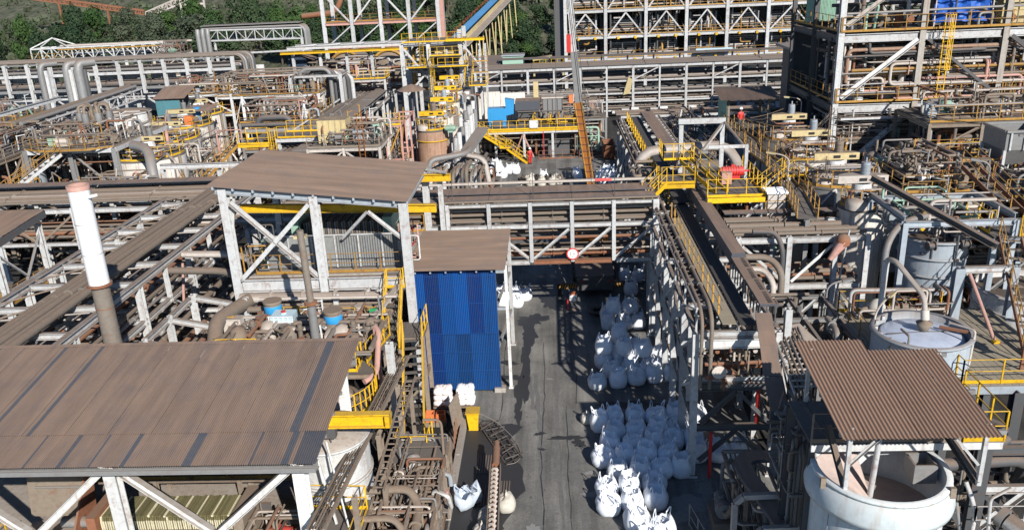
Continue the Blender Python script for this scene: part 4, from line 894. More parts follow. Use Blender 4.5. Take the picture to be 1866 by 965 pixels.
bagrow(1, 52.0, [-3.6,-2.75], 'the near pair behind the blue tower', G4, -.1); bagrow(2, 53.2, [-3.9,-3.0,-2.2], 'the far row behind the blue tower', G4, -.1)
G5 = 'bulk bags at the left of the crane yard'
bagrow(1, 86.2, [-7.2,-6.1], 'the front row, left of crane yard', G5); bagrow(2, 88.0, [-7.4,-6.4,-5.5], 'the middle row, left of crane yard', G5); bagrow(3, 90.0, [-6.9,-5.9,-4.8], 'the back row, left of crane yard', G5); bag(-4.1, 89.8, 0, 'white bulk bag at the right end of the yard group', G5)
for i, (x, y) in enumerate(((-6.9,87.0),(-5.9,87.4),(-6.3,89))): bag(x, y, .86, f'white bulk bag, {ORD[i]} from the left on top of the yard group', G5)
G6 = 'bulk bags around the foot of the crane'
bag(2.7, 86.0, 0, 'white bulk bag just left of the crane', G6); bag(2.6, 87.5, 0, 'white bulk bag behind the left side of the crane', G6)
bagrow(1, 83.9, [5.2,6.1], 'the front pair right of the crane', G6); bagrow(2, 85.5, [5.0,5.9,6.6], 'the middle row right of the crane', G6); bagrow(3, 87.2, [5.4,6.3], 'the back pair right of the crane', G6); bag(5.6, 84.6, .86, 'white bulk bag on top right of the crane', G6)
G7 = 'torn bags on the rubbish heap'
for i, (x, y, k, s, l) in enumerate(((-2.4,84.2,5,1.1,'cream torn bag at the left of the rubbish heap in the yard'),(-1.2,84.0,5,1.0,'cream slumped bag in the middle of the yard rubbish heap'),(-.1,84.3,5,.9,'dirty cream bag at the right of the yard rubbish heap'),(-2.3,85.8,5,.9,'small grimy bag at the back of the yard rubbish heap'),(-1.0,86.0,1,1.0,'grey white upright bag behind the yard rubbish heap'))): bag(x, y, 0, l, G7, k, s=s)
t = thing('rubbish_heap', 'heap of dark crumpled liners behind the cream torn bags in the yard', 'rubbish', (-1.2,85,0))
for i in range(9):
    b = MB(); r = random.Random(i); n = 10; vs = []
    for j in range(5):
        for k in range(n): a = 2*pi*k/n; rr = (.9,.8,.6,.3,.02)[j]*(.7+.6*r.random()); vs.append((-3.2+i*.5+rr*cos(a)*.8, 85.1+r.uniform(-.5,.9)*.4+rr*sin(a)*.7, (.0,.35,.65,.85,.95)[j]*r.uniform(.6,1.2)))
    b.add(vs, [(j*n+k, j*n+(k+1) % n, (j+1)*n+(k+1) % n, (j+1)*n+k) for j in range(4) for k in range(n)]); part('liner', b, (BLACK,BAGD,DARK)[i%3], t)

# ---- small things on the roadside between tower and wash slab
t = thing('bench', 'low rusty steel bench in front of the blue tower carrying two white bundles', 'bench', (-5.4,37.6,0))
part('top', MB().bx(-6.5,-4.4,37.2,38.1,.62,.68), DUSTY, t)
for x in (-6.4,-4.55):
    for y in (37.3,38.0): part('leg', MB().bx(x-.04,x+.04,y-.04,y+.04,0,.62), DUSTY, t)
def bundle(label, x, y, z, tint):
    t = thing('folded_bag_bundle', label, 'bundle', (x,y,z), 'bundles of folded bags on the bench')
    for lay in range(3):
        for sx in (-.205,.205):
            b = MB(); r = random.Random(lay*3+int(sx*10)+int(x*10)); n = 16; vs = []
            for pr, pz in ((.8,0),(1,.06),(1.02,.14),(.92,.22),(.5,.25),(.02,.25)):
                for k in range(n): a = 2*pi*k/n; sq = 1/((abs(cos(a))**5+abs(sin(a))**5)**.2); vs.append((x+sx+.27*pr*sq*cos(a)*(1+.07*r.uniform(-1,1))+.02*sin(lay*2+sx*9), y+.44*pr*sq*sin(a)*(1+.05*r.uniform(-1,1)), z+(lay*.235+pz)*1.3+.03*r.uniform(-1,1)))
            b.add(vs, [(i*n+k, i*n+(k+1) % n, (i+1)*n+(k+1) % n, (i+1)*n+k) for i in range(5) for k in range(n)], True); part('folded_bag', b, tint, t)
PINKB = mat('pinkish_white_bags', (.80,.72,.69), .8, grime=.2, var=.06); WHB = mat('clean_white_bags', (.80,.79,.78), .8, grime=.12, var=.05)
bundle('bundle of folded pinkish white bags on the left of the bench', -6.0, 37.65, .685, PINKB); bundle('bundle of folded bright white bags on the right of the bench', -4.85, 37.7, .685, WHB)
t = thing('wheelie_bin', 'bright yellow bin beside the wash slab in front of the white bundles', 'bin', (-4.35,36.2,0))
b = MB(); b.prism([(-.24,-.22),(.24,-.22),(.24,.22),(-.24,.22)], (-4.35,36.2,.02), (-4.35,36.2,.06), Vector((1,0,0)), Vector((0,1,0))); b.add([(-4.57,36.0,.05),(-4.13,36.0,.05),(-4.13,36.42,.05),(-4.57,36.42,.05),(-4.66,35.9,1.0),(-4.04,35.9,1.0),(-4.04,36.5,1.0),(-4.66,36.5,1.0)], [(0,1,5,4),(1,2,6,5),(2,3,7,6),(3,0,4,7)]); part('body', b, YEL, t)
part('lid', MB().bx(-4.7,-4.0,35.86,36.56,1.0,1.07), YEL, t); part('handle', MB().hcyl((-4.6,36.58,.95),(-4.1,36.58,.95),.025,6), BLACK, t); 
for x in (-4.56,-4.14): part('wheel', MB().hcyl((x-.03,36.45,.1),(x+.03,36.45,.1),.1,12), BLACK, t)
for i, (x, l) in enumerate(((-6.6,'orange crate left of the bench'),(-6.05,'orange crate below the pinkish bundle'))):
    t = thing('crate', l, 'crate', (x,36.6,0), 'orange crates near the bench'); b = MB(); b.bx(x-.22,x+.22,36.4,36.43,.3,.75); b.bx(x-.22,x+.22,36.8,36.83,.3,.75); b.bx(x-.22,x-.19,36.43,36.8,.3,.75); b.bx(x+.19,x+.22,36.43,36.8,.3,.75); b.bx(x-.22,x+.22,36.4,36.83,.27,.3); part('box', b, SAFE_OR, t)
    for z in (.42,.58): part('rib', MB().bx(x-.24,x+.24,36.38,36.4,z,z+.04), SAFE_OR, t)
    part('stand', MB().bx(x-.25,x+.25,36.4,36.85,0,.26), DUSTY, t)
# collapsed ladder-like steel frame on the wet slab
t = thing('scrap_ladder', 'collapsed black steel ladder frame lying on the wet slab', 'scrap frame', (-2.9,35,0))
A, B = Vector((-3.7,36.5,.12)), Vector((-2.15,33.0,.12)); sd = Vector((.45,.2,0))
for s in (-1, 0, 1): part('rail', MB().bar(A+sd*s*.8, B+sd*s*.8+Vector((0,0,.12*s)), .06,.06), BLACK, t)
for k in range(15): p = A+(B-A)*((k+R.uniform(-.35,.35))/14); part('rung', MB().bar(p-sd*.8+Vector((R.uniform(-.2,.2),R.uniform(-.3,.3),0)), p+sd*(.8+.5*(k%3==0))+Vector((0,.15*(k%2),.1*(k%3))), .04,.04), (BLACK,DARK)[k%2], t)
for k in range(6): p = A+(B-A)*(k/6); part('hoop', MB().tube(fillet([p-sd*.8, p+Vector((0,0,.25)), p+sd*.8],.2), .018, 5), BLACK, t)
part('hose', MB().tube(fillet([(-4.2,36.3,.9),(-3.2,36.1,.5),(-2.1,34.8,.1),(-1.85,33.6,.06),(-2.1,33.0,.06),(-2.5,32.9,.06)],.8,6), .018, 6), GREY, t)
# screw conveyor leaning on filled bags
t = thing('screw_auger', 'rusty screw auger in an open trough over dirty bags beside the road', 'screw conveyor', (-2.9,28.5,0))
P, Q = Vector((-2.75,25.2,.75)), Vector((-2.92,32.3,1.25)); d = (Q-P).normalized()
b = MB(); tr = [(-.24,-.2),(.24,-.2),(.24,.16),(.21,.16),(.21,-.17),(-.21,-.17),(-.21,.16),(-.24,.16)]; r_, u_ = b.frame(P, Q); b.prism(tr, P, Q-d*1.2, r_, u_); part('trough', b, DUSTY, t)
part('shaft', MB().hcyl(P, Q-d*.4, .05, 8), RUST, t)
nt_ = 20; seg = 10; b = MB(); vs = []
for k in range(nt_*seg+1):
    a = 2*pi*k/seg; c = P+d*(k/(nt_*seg)*((Q-P).length-1.3)); e = r_*cos(a)+u_*sin(a); vs += [c+e*.05, c+e*.19]
b.add(vs, [(2*k, 2*k+1, 2*k+3, 2*k+2) for k in range(nt_*seg)], True); part('flight', b, PIPEW, t)
part('drive', MB().hcyl(Q-d*1.15, Q+d*.1, .17, 12).hcyl(Q+d*.1, Q+d*.55, .13, 12), RUST, t)
for y in (26.6,29.6): part('trestle', MB().bar((-3.15,y,0),(-2.95,y,.8),.07,.07).bar((-2.5,y,0),(-2.7,y,.8),.07,.07), DUSTY, t)
bag(-3.1, 28.6, 0, 'dirty cream bulk bag under the left side of the screw auger', 'dirty bags under the auger', 5, s=.9); bag(-2.4, 29.6, 0, 'dirty cream bulk bag under the right side of the screw auger', 'dirty bags under the auger', 5, s=.85); bag(-3.3, 27.7, 0, 'grimy white bulk bag cut by the bottom of the view under the auger', 'dirty bags under the auger', 5, s=.8)
t = thing('wire_cage', 'tangle of grey guard wire at the near end of the auger', 'guard', (-2.9,26,0))
for k in range(9): part('wire', MB().tube(fillet([(-3.5+.12*k,25.4+.1*k,0),(-3.2+.1*k,25.9+.12*k,1.1),(-2.3+.02*k,26.1+.1*k,.2+.1*k)],.4), .022, 5), GREY, t)
t = thing('empty_bag', 'pale blue empty bulk bag slumped open at the edge of the wet slab', 'bulk bag', (-4.2,29.9,0))
b = MB(); r = random.Random(8); n = 18; vs = []
for j, (pr, pz) in enumerate(((.75,0),(.95,.1),(1.0,.35),(.95,.6),(.85,.8),(.78,.62),(.6,.3),(.3,.14),(.02,.12))):
    for k in range(n): a = 2*pi*k/n; q = 1+.22*sin(3*a+j*.4)+.12*sin(7*a+j); vs.append((-4.2+.62*pr*q*cos(a), 30.0+.5*pr*q*sin(a), max(.02, pz*(1+.3*sin(2*a+1)+.15*sin(5*a)))))
b.add(vs, [(i*n+k, i*n+(k+1) % n, (i+1)*n+(k+1) % n, (i+1)*n+k) for i in range(8) for k in range(n)], True); part('sack', b, BAGB, t)
for q in range(3): part('lifting_loop', MB().tube(fillet([(-4.6+q*.35,29.7+.2*q,.7),(-4.6+q*.4,29.8,1.15),(-4.3+q*.4,29.9,.7)],.15),.025,5), BAGB, t)
# kerb wall and leaning plate
t = thing('bund_wall', 'low dusty concrete bund wall along the left edge of the wet slab', 'wall', (-4.8,33,0)); part('block', MB().bx(-4.95,-4.72,28.9,33.0,0,.55), CONC, t); part('block', MB().bx(-4.95,-4.72,33.02,36.9,0,.58), CONC, t)
t = thing('steel_plate', 'rusty brown steel plate standing on edge by the yellow bin', 'plate', (-5.0,35.3,0)); part('plate', MB().add([(-5.15,34.6,.75),(-4.85,35.9,.75),(-5.05,36.1,2.2),(-5.35,34.9,2.1),(-5.11,34.58,.75),(-4.81,35.88,.75),(-5.01,36.08,2.2),(-5.31,34.88,2.1)], [(0,1,2,3),(7,6,5,4),(0,4,5,1),(1,5,6,2),(2,6,7,3),(3,7,4,0)]), DUSTY, t)
for k in range(5): part('support_bar', MB().bar((-5.1,33.6+k*.45,.1),(-5.05,34.4+k*.35,1.3),.05,.05), RUST, t)
t = thing('floor_plate', 'grey steel plate raised on a frame behind the bund wall', 'plate', (-5.7,33.5,0)); part('plate', MB().bx(-6.4,-5.1,32.4,34.6,.5,.56), GREY, t); part('frame', MB().bx(-6.3,-5.2,32.5,34.5,.02,.49), DUSTY, t)
# ================================================================ RIGHT HAND SIDE
TANKW = mat('pale_tank_paint', (0.58,0.645,0.655), .45, dust=.45, dustcol=(.42,.37,.33), grime=.3, drips=.5, dripcol=(.40,.33,.27))
# ---- open pale tank in the right foreground under a brown roof
t = tank('tank', 'big open pale tank of dry pinkish slurry in the right foreground', 10.45,23.65,1.93,-.95,6.0, TANKW, SLURRY, 4.45, rings=0, n=56); MOVED = [t]
b = MB(); b.lathe((10.45,23.65,0), [(1.95,5.93),(2.01,5.90),(2.12,5.6),(2.18,5.25),(2.16,5.1),(2.07,5.06),(1.94,5.08)], 56); part('launder', b, TANKW, t)
b = MB(); r = random.Random(3); vs = []; n = 40
for j, (pr, pz) in enumerate(((1.85,5.7),(1.5,5.45),(.9,5.1),(.1,4.6))):
    for k in range(n//2+1): a = pi*.5+pi*.95*k/(n//2); vs.append((10.45+pr*cos(a), 23.65+pr*sin(a), pz+.06*r.uniform(-1,1)-(.3 if k in (0,n//2) else 0)))
m_ = n//2+1; b.add(vs, [(j*m_+k, j*m_+k+1, (j+1)*m_+k+1, (j+1)*m_+k) for j in range(3) for k in range(m_-1)], True); part('slurry_bank', b, SLURRY, t)
for a in (3.6,4.5,5.4): part('weld_seam', MB().bar((10.45+1.936*cos(a),23.65+1.936*sin(a),-.9),(10.45+1.936*cos(a),23.65+1.936*sin(a),5.0),.02,.02), GREY, t)
for z in (1.2,3.1): part('weld_seam', MB().lathe((10.45,23.65,0), [(1.932,z-.012),(1.942,z),(1.932,z+.012)], 56), GREY, t)
part('nozzle', MB().hcyl((8.9,22.4,3.9),(8.6,22.15,3.9),.16,12).hcyl((8.62,22.17,3.9),(8.56,22.12,3.9),.26,12), GREY, t)
part('centre_post', MB().tube([(10.35,23.9,4.3),(10.45,23.9,6.9)], .09, 12), WHITE, t)
part('feed_box', MB().bx(11.5,12.2,23.6,23.66,5.35,6.0).bx(11.5,11.56,23.66,24.3,5.35,6.0).bx(12.14,12.2,23.66,24.3,5.35,6.0).bx(11.5,12.2,24.3,24.36,5.35,6.0), GREY, t)
for a in (3.5,5.6): part('rim_bracket', MB().bx(10.45+2.08*cos(a)-.08, 10.45+2.08*cos(a)+.08, 23.65+2.08*sin(a)-.06, 23.65+2.08*sin(a)+.06, 5.75, 6.1), DUSTY, t)
t = thing('roof_canopy', 'ribbed brown roof canopy over the back of the big open tank', 'roof', (10.9,24.5,6)); MOVED.append(t)
for i in range(6):
    b = MB(); L = 5.1 if i < 3 else 4.45; corr(b, (8.58+i*.735,21.95,8.02+.006*(i%2)), (1,0,0), (0,L,L*.128), 6, .735/6, .026, 6); part('roof_sheet', b, ROOFB, t)
for x, y, z in ((9.0,22.5,6.0),(12.9,22.6,6.0),(9.0,26.6,6.6),(13.0,26.2,6.6)): beam(t, (x,y,z),(x,y,8.02+(y-21.95)*.128), .12,.12, WHITE, 'box', 'post')
for y in (22.3,24.2,26.2): beam(t, (8.6,y,7.93+(y-21.95)*.128),(13.25,y,7.93+(y-21.95)*.128), .1,.14, GREY, 'box', 'purlin')
beam(t, (9.0,22.5,6.0),(8.85,23.9,7.3), .16,.16, DARK, 'I', 'strut'); beam(t, (12.9,22.6,6.05),(12.3,24.0,7.2), .2,.2, DARK, 'I', 'strut'); beam(t, (9.05,22.5,6.8),(10.0,22.6,7.8), .08,.08, WHITE, 'L', 'strut'); beam(t, (12.8,22.6,6.7),(11.9,22.6,7.8), .08,.08, WHITE, 'L', 'strut')
t = thing('tank_gangway', 'gangway with a yellow kick plate crossing the big open tank beneath the canopy', 'walkway', (11,25,6.6)); MOVED.append(t); deck(t, 8.4,14.2,24.0,26.6,6.62, GRATE, 'y', .6); beam(t, (8.4,23.95,6.48),(14.2,23.95,6.48), .1,.24, WHITE2, 'box'); railing(t, [(13.0,23.9,6.64),(14.2,23.9,6.64),(14.2,26.6,6.64)], YEL, step=.8); railing(t, [(8.4,23.95,6.64),(13.0,23.95,6.64)], DUSTY); 
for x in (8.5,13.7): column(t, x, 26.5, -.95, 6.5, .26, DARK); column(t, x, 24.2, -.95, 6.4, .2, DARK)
t = thing('dark_support_frame', 'dark steel column and braces right of the big open tank', 'frame', (14.5,26,0)); 
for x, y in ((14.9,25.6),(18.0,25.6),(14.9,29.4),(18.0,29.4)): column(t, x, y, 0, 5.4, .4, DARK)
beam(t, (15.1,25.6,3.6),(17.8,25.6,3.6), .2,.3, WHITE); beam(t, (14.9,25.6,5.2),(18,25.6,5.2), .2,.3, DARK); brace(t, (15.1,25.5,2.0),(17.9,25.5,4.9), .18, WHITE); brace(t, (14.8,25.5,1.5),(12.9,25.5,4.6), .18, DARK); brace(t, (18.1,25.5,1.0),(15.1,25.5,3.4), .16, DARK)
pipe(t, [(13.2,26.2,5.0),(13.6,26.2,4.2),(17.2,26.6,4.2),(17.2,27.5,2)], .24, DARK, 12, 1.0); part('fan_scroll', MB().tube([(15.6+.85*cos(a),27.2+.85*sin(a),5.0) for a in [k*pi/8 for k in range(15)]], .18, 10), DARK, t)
pipe(t, [(12.75,22.6,6.05),(13.05,22.3,5.2),(12.85,22.0,3.6),(12.9,21.9,1)], .07, WHITE, 8, .5); pipe(t, [(12.4,22.3,5.5),(12.6,22.0,4.2),(12.6,21.8,2.5)], .06, GREY, 8, .5); jungle(t, 13.2,18.5,25.8,29.3,.5,4.6, 22, .04,.12,(DARK,PIPE,DUSTY,GREY), 31)
t = thing('white_platform', 'small white railed platform with a white pipe in the lower right corner', 'platform', (13.6,21.6,4)); deck(t, 12.9,15.3,20.4,22.2,4.35, GREY, 'x', .6); railing(t, [(13.0,22.2,4.35),(14.5,22.2,4.35),(15.2,21.8,4.35),(15.2,20.6,4.35)], WHITE, step=.7, kick=False); railing(t, [(12.9,20.6,4.35),(13.0,22.2,4.35)], WHITE, kick=False, step=.9); part('white_pipe', MB().tube([(13.9,22.0,5.0),(14.6,20.9,4.7)], .28, 14), WHITE, t); part('pipe_end', MB().tube([(13.86,22.06,5.02),(13.74,22.22,5.06)], .34, 14), GREY, t); part('guard_frame', MB().pipe([(12.95,21.2,4.35),(12.95,21.5,6.2),(13.8,22.0,6.2)], .05, 6), WHITE, t); frame(t, 13.0,15.2,20.5,22.1,0,4.3,1,1,m=DARK,cs=.2)
for o in MOVED: o.location += Vector((-.6,-1.45,.95))
# ---- trays and pipes hanging off the near end of the conveyor rack
t = thing('cable_tray', 'brown covered cable tray dropping from the end of the hooded conveyor', 'cable tray', (8.2,29,4))
pr = [(8.55,31.75,7.95),(8.35,29.9,7.35),(8.2,28.6,6.7),(8.35,27.9,5.6),(8.4,27.7,4.6)]
for i, (a, c) in enumerate(zip(pr, pr[1:])): part('tray_cover', MB().bar(a, c, .66, .06), ROOF, t)
part('end_plate', MB().bx(8.05,8.75,27.55,27.62,2.9,4.6), GREY, t)
for k in range(9): pipe(t, [(8.7+.11*k,30.2-.2*k,6.6),(8.55+.11*k,27.6-.05*k,5.6),(8.6+.1*k,27.2-.05*k,4.8),(8.6+.1*k,27.2-.05*k,.6)], .04, (GREY,DUSTY,DARK)[k%3], 6, .4, name='conduit')
t = thing('cable_ladder', 'bundle of pipes on a ladder tray beside the brown right hand canopy', 'cable tray', (9.6,30,6.4))
for x in (9.35,10.5): beam(t, (x,33.2,6.6),(x-.5,27.8,6.4), .06,.14, WHITE2, 'box', 'side_rail')
for k in range(12): part('rung', MB().bar((9.33-.04*k,33.1-.46*k,6.55),(10.5-.04*k,33.1-.46*k,6.55),.07,.05), PIPEW, t)
for k in range(5): pipe(t, [(9.5+.2*k,33,6.68),(9.05+.2*k,27.9,6.5)], .05, (PIPE,DUSTY,GREY)[k%3], 6)
t = thing('flat_duct', 'flat brown duct curving round in front of the dark corner near the pale tank', 'duct', (7.6,27,3))
cl = [(8.75,28.9,3.0)]+[(7.95+.75*cos(a)-.0,28.25+.65*sin(a),3.0) for a in [pi*(.5+.5*k/6) for k in range(7)]]+[(7.25,27.6,2.98),(7.5,26.5,2.95),(7.75,25.4,2.9),(8.0,24.0,2.85)]
b = MB(); 
vs = []
for i, p in enumerate(cl):
    a = Vector(cl[max(0,i-1)]); c = Vector(cl[min(len(cl)-1,i+1)]); s = (c-a).normalized().cross(Vector((0,0,1)))*.34; p = Vector(p); vs += [p-s, p+s, p+s-Vector((0,0,.16)), p-s-Vector((0,0,.16))]
b.add(vs, [(4*i+k, 4*i+(k+1)%4, 4*i+4+(k+1)%4, 4*i+4+k) for i in range(len(cl)-1) for k in range(4)]+[(0,1,2,3)]); part('duct', b, ROOF, t)
for y, x in ((27.4,7.2),(25.5,7.7)): column(t, x, y, 0, 2.7, .14, DUSTY, 'box', 'leg')
t = thing('portal_frame', 'cream dusty portal frames over the curving flat duct at the bottom of the view', 'frame', (7.3,26,3))
for y, dx in ((26.1,0),(24.2,.25)):
    for a, c in (((6.45+dx,y,.2),(6.45+dx,y,2.75)),((6.45+dx,y,2.75),(6.75+dx,y,3.05)),((6.75+dx,y,3.05),(8.3+dx,y,3.1)),((8.3+dx,y,3.1),(8.3+dx,y,.3))): beam(t, a, c, .2,.2, PIPEW, 'box', 'member')
t = thing('pump_station', 'shaded pump and pipes beside the last bags in the lower right', 'pump station', (6.8,28.5,0)); motor(t, 6.5,28.6,1.0,.9,.22,'y',GREY); part('baseplate', MB().bx(6.1,6.9,27.8,29.4,.01,.5), DUSTY, t); part('casing', MB().hcyl((6.5,27.9,1.0),(6.5,28.2,1.0),.34,14), GREY, t); pipe(t, [(6.5,27.95,1.0),(6.5,27.6,1.0),(7.0,27.6,1.9),(7.0,30.8,1.9)], .11, DUSTY, 8, flange=1); jungle(t, 6.9,8.2,26.6,31,.1,2.5, 26, .03,.09,(DUSTY,GREY,DARK,PIPEW), 41)
for k in range(6): beam(t, (7.2+.2*k,27.2,.3+.1*k),(7.2+.2*k,30.5,2.1), .08,.08, PIPEW, 'L', 'bracket')
t = thing('railing', 'dim grey guard rail beside the nearest bags in the lower right', 'railing', (5.6,26,0)); railing(t, [(5.2,28.4,.0),(5.75,25.6,.0),(5.9,24.4,0)], GREY, step=.9, kick=True); railing(t, [(6.05,25.4,.4),(7.1,25.4,.4)], GREY, step=.5); deck(t, 6.0,7.2,23.6,25.5,.45, GREY, 'x', .3)
t = thing('pipe_tower', 'dark bundle of vertical pipes left of the pale tank', 'pipes', (8.3,24.6,0))
for k in range(8): pipe(t, [(7.95+.13*(k%4),24.2+.3*(k//4)+.05*k,0),(7.95+.13*(k%4),24.2+.3*(k//4)+.05*k,5.9+.1*k),(8.6,25.6+.1*k,6.2)], .05+.015*(k%3), (DARK,GREY,DUSTY)[k%3], 7, .3, flange=1.6)
for z in (1.5,3,4.5): beam(t, (7.8,24.1,z),(8.7,24.1,z), .06,.1, GREY, 'box', 'clamp')
jungle(t, 7.8,8.6,24.4,27.6,3.5,6.6, 26, .03,.07,(DARK,GREY,DUSTY,PIPE), 42); pipe(t, [(8.1,23.4,1.2),(8.1,23.4,4.6),(8.4,23.4,5.4)], .1, GREY, 10, .3, flange=.9)
# ---- timber deck with the round tank and feed pipe
t = thing('timber_deck', 'boarded deck around the round tank behind the right hand canopy', 'deck', (16.5,33,5.6))
deck(t, 13.45,20.6,29.6,37.0,5.6, PLANK, 'y', .28, 'board', .06)
beam(t, (13.4,29.55,5.4),(20.6,29.55,5.4), .12,.34, BLUEW, 'box'); beam(t, (13.38,29.7,5.4),(13.38,37,5.4), .12,.3, GREY, 'box'); beam(t, (13.4,37.1,5.4),(20.6,37.1,5.4), .12,.3, GREY, 'box')
for x in (13.6,17,20.4):
    for y in (29.8,33.2,36.8): column(t, x, y, 0, 5.4, .28, DARK)
railing(t, [(13.5,29.8,5.62),(13.5,37,5.62)], YELD, step=1.6, kick=False); railing(t, [(13.5,37,5.62),(18.3,37,5.62)], YEL, step=2.2); railing(t, [(15.9,29.65,5.62),(20.5,29.65,5.62)], YEL, step=1.5); railing(t, [(15.9,30.6,5.62),(15.9,29.65,5.62)], YEL, step=.5)
t = tank('thickener_tank', 'round pale blue tank with a grey lid and a funnel pipe on the boarded deck', 15.15,31.9,1.9,5.0,7.0, BLUEW, BLACK, 6.45, rings=0, n=56)
for a in (3.7,4.7,5.6): part('weld_seam', MB().bar((15.15+1.906*cos(a),31.9+1.906*sin(a),5.0),(15.15+1.906*cos(a),31.9+1.906*sin(a),6.9),.02,.02), GREY, t)
part('float_cover', MB().lathe((15.2,31.95,0), [(1.62,6.5),(1.62,6.72),(1.55,6.76),(.8,6.82),(.001,6.85)], 48), SCUM, t); part('cover_seam', MB().bar((13.75,31.9,6.82),(16.6,32.0,6.83),.05,.05), DARK, t)
b = MB(); b.tube(fillet([(14.35,34.2,7.9),(14.35,34.2,9.3),(14.5,33.6,9.4),(15.25,32.3,8.3),(15.3,32.1,7.6)],.25), .11, 10); part('feed_pipe', b, PIPEW, t)
part('feed_pipe', MB().tube([(14.35,34.3,5.6),(14.35,34.2,9.2)], .13, 10), WHITE, t); part('coupling', MB().tube([(15.29,32.15,7.75),(15.3,32.05,7.35)], .17, 12), PIPEW, t)
b = MB(); b.lathe((15.3,32.05,0), [(.12,7.4),(.12,7.3),(.34,7.22),(.18,6.88),(.10,6.85)], 16); part('funnel', b, DUSTY, t)
part('overflow_pipe', MB().pipe([(14.05,30.6,5.7),(14.05,30.5,7.35),(14.0,31.2,7.35)], .05, 8), GREY, t); part('overflow_pipe', MB().pipe([(16.75,30.9,5.7),(16.75,30.8,7.4),(16.1,31.6,7.4)], .05, 8), PIPEW, t); part('scraper_arm', MB().bar((16.0,32.2,6.95),(16.9,31.6,6.95),.14,.1), RUST, t)
for i in range(6): a = 2.2+.35*i; part('rim_lug', MB().bx(15.15+1.75*cos(a)-.06,15.15+1.75*cos(a)+.06,31.9+1.75*sin(a)-.06,31.9+1.75*sin(a)+.06,6.85,7.0), WHITE, t)
t = thing('valve_manifold', 'white pipe manifold with a canvas wrapped valve behind the round tank', 'manifold', (15.3,36.3,5.6)); pipe(t, [(13.9,36.6,5.7),(13.9,36.6,6.9),(17.6,36.4,6.9)], .1, WHITE, 8, .25); pipe(t, [(14.2,36,5.7),(14.2,36,6.2),(18,36,6.25),(18,36,5.7)], .08, DUSTY, 8, .2, flange=.8); part('canvas_wrap', MB().lathe((14.9,36.0,6.25), [(.42,-.25),(.4,.1),(.2,.35),(.01,.42)], 9), BAGD, t); valve(t, (16.2,36,6.25), .13); valve(t, (16.9,36,6.25), .13, RUST); jungle(t, 14,18.2,35.6,36.8,5.7,7.2, 12, .03,.07,(PIPEW,DUSTY,GREY,RUST), 51)
t = thing('steel_portal', 'blue grey steel portal with a pinkish strut on the boarded deck', 'frame', (18.4,36,5.6)); column(t, 18.4, 36, 5.6, 8.1, .42, BLUEW); beam(t, (18.6,36,8.0),(20.8,36,8.0), .24,.3, WHITE); column(t, 20.9,36,5.6,8.1,.3,BLUEW); part('strut', MB().tube([(18.75,35.7,7.9),(19.0,33.3,5.65)], .08, 8), PINKP, t); part('foot', MB().bx(18.9,19.15,33.15,33.4,5.62,5.75), YEL, t)
t = thing('motor_stand', 'dark motor on a stand at the right of the boarded deck', 'motor', (19.3,30.9,5.6)); motor(t, 19.3,30.9,7.3,.6,.24,'x',DARK); 
for x in (18.8,19.4): column(t, x, 30.8, 5.6, 7.0, .1, RUST, 'box', 'post')
beam(t, (18.8,30.8,6.8),(19.4,30.8,6.8), .08,.08, PINKP, 'box')
def lamp(label, x, y, z, h, dx, dy, m=GREY, cream=False):
    t = thing('street_lamp', label, 'lamp', (x,y,z)); part('pole', MB().tube(fillet([(x,y,z),(x+.02,y,z+h-.25),(x+dx*.35,y+dy*.35,z+h),(x+dx,y+dy,z+h+.1)],.25), .045, 7), m, t); c = Vector((x+dx,y+dy,z+h+.1)); d = Vector((dx,dy,.1)).normalized()*.5; b = MB(); b.bar(c-d*.15, c+d, .2, .1); lh = part('lamp_head', b, CREAM if cream else GREY, t); part('lens', MB().bar(c+d*.1-Vector((0,0,.06)), c+d*.9-Vector((0,0,.06)), .16,.03), IBC, lh)
lamp('tall street lamp with a grey head left of the boarded deck', 13.3,38.2,3.5,3.1,.8,.1); lamp('short street lamp with a pinkish head at the left edge of the boarded deck', 13.62,33.0,5.6,1.9,1.0,1.1,PIPEW,True)
lamp('pale lamp over the agitator tanks near the teal panel', 19.6,65.8,8.75,2.4,-.9,0,PIPEW,True); lamp('lamp on the dark wall right of the yellow conveyor platform', 14.4,50.0,8.7,1.6,-.8,.3,PIPEW,True); lamp('lamp pole above the drums at the far right', 23.6,44.6,8.2,2.6,-.5,.1,GREY); lamp('thin lamp pole beside the open bin at the far right', 26.6,45.6,9.2,2.6,-.6,.1,GREY)
t = thing('windsock', 'tattered orange and tan windsock on a pole above the dark right hand rack', 'windsock', (15.9,41.9,4)); part('pole', MB().tube([(14.4,40.75,2),(15.05,40.75,8.5)], .05, 7), WHITE, t); part('hood', MB().lathe((14.75,40.65,7.85), [(.34,-.1),(.36,.2),(.22,.42),(.01,.46)], 10), RUST, t); part('sleeve', MB().tube([(14.75,40.6,7.9),(14.45,40.55,7.5),(14.1,40.5,7.0)], [.3,.22,.13], 9), PINKP, t)
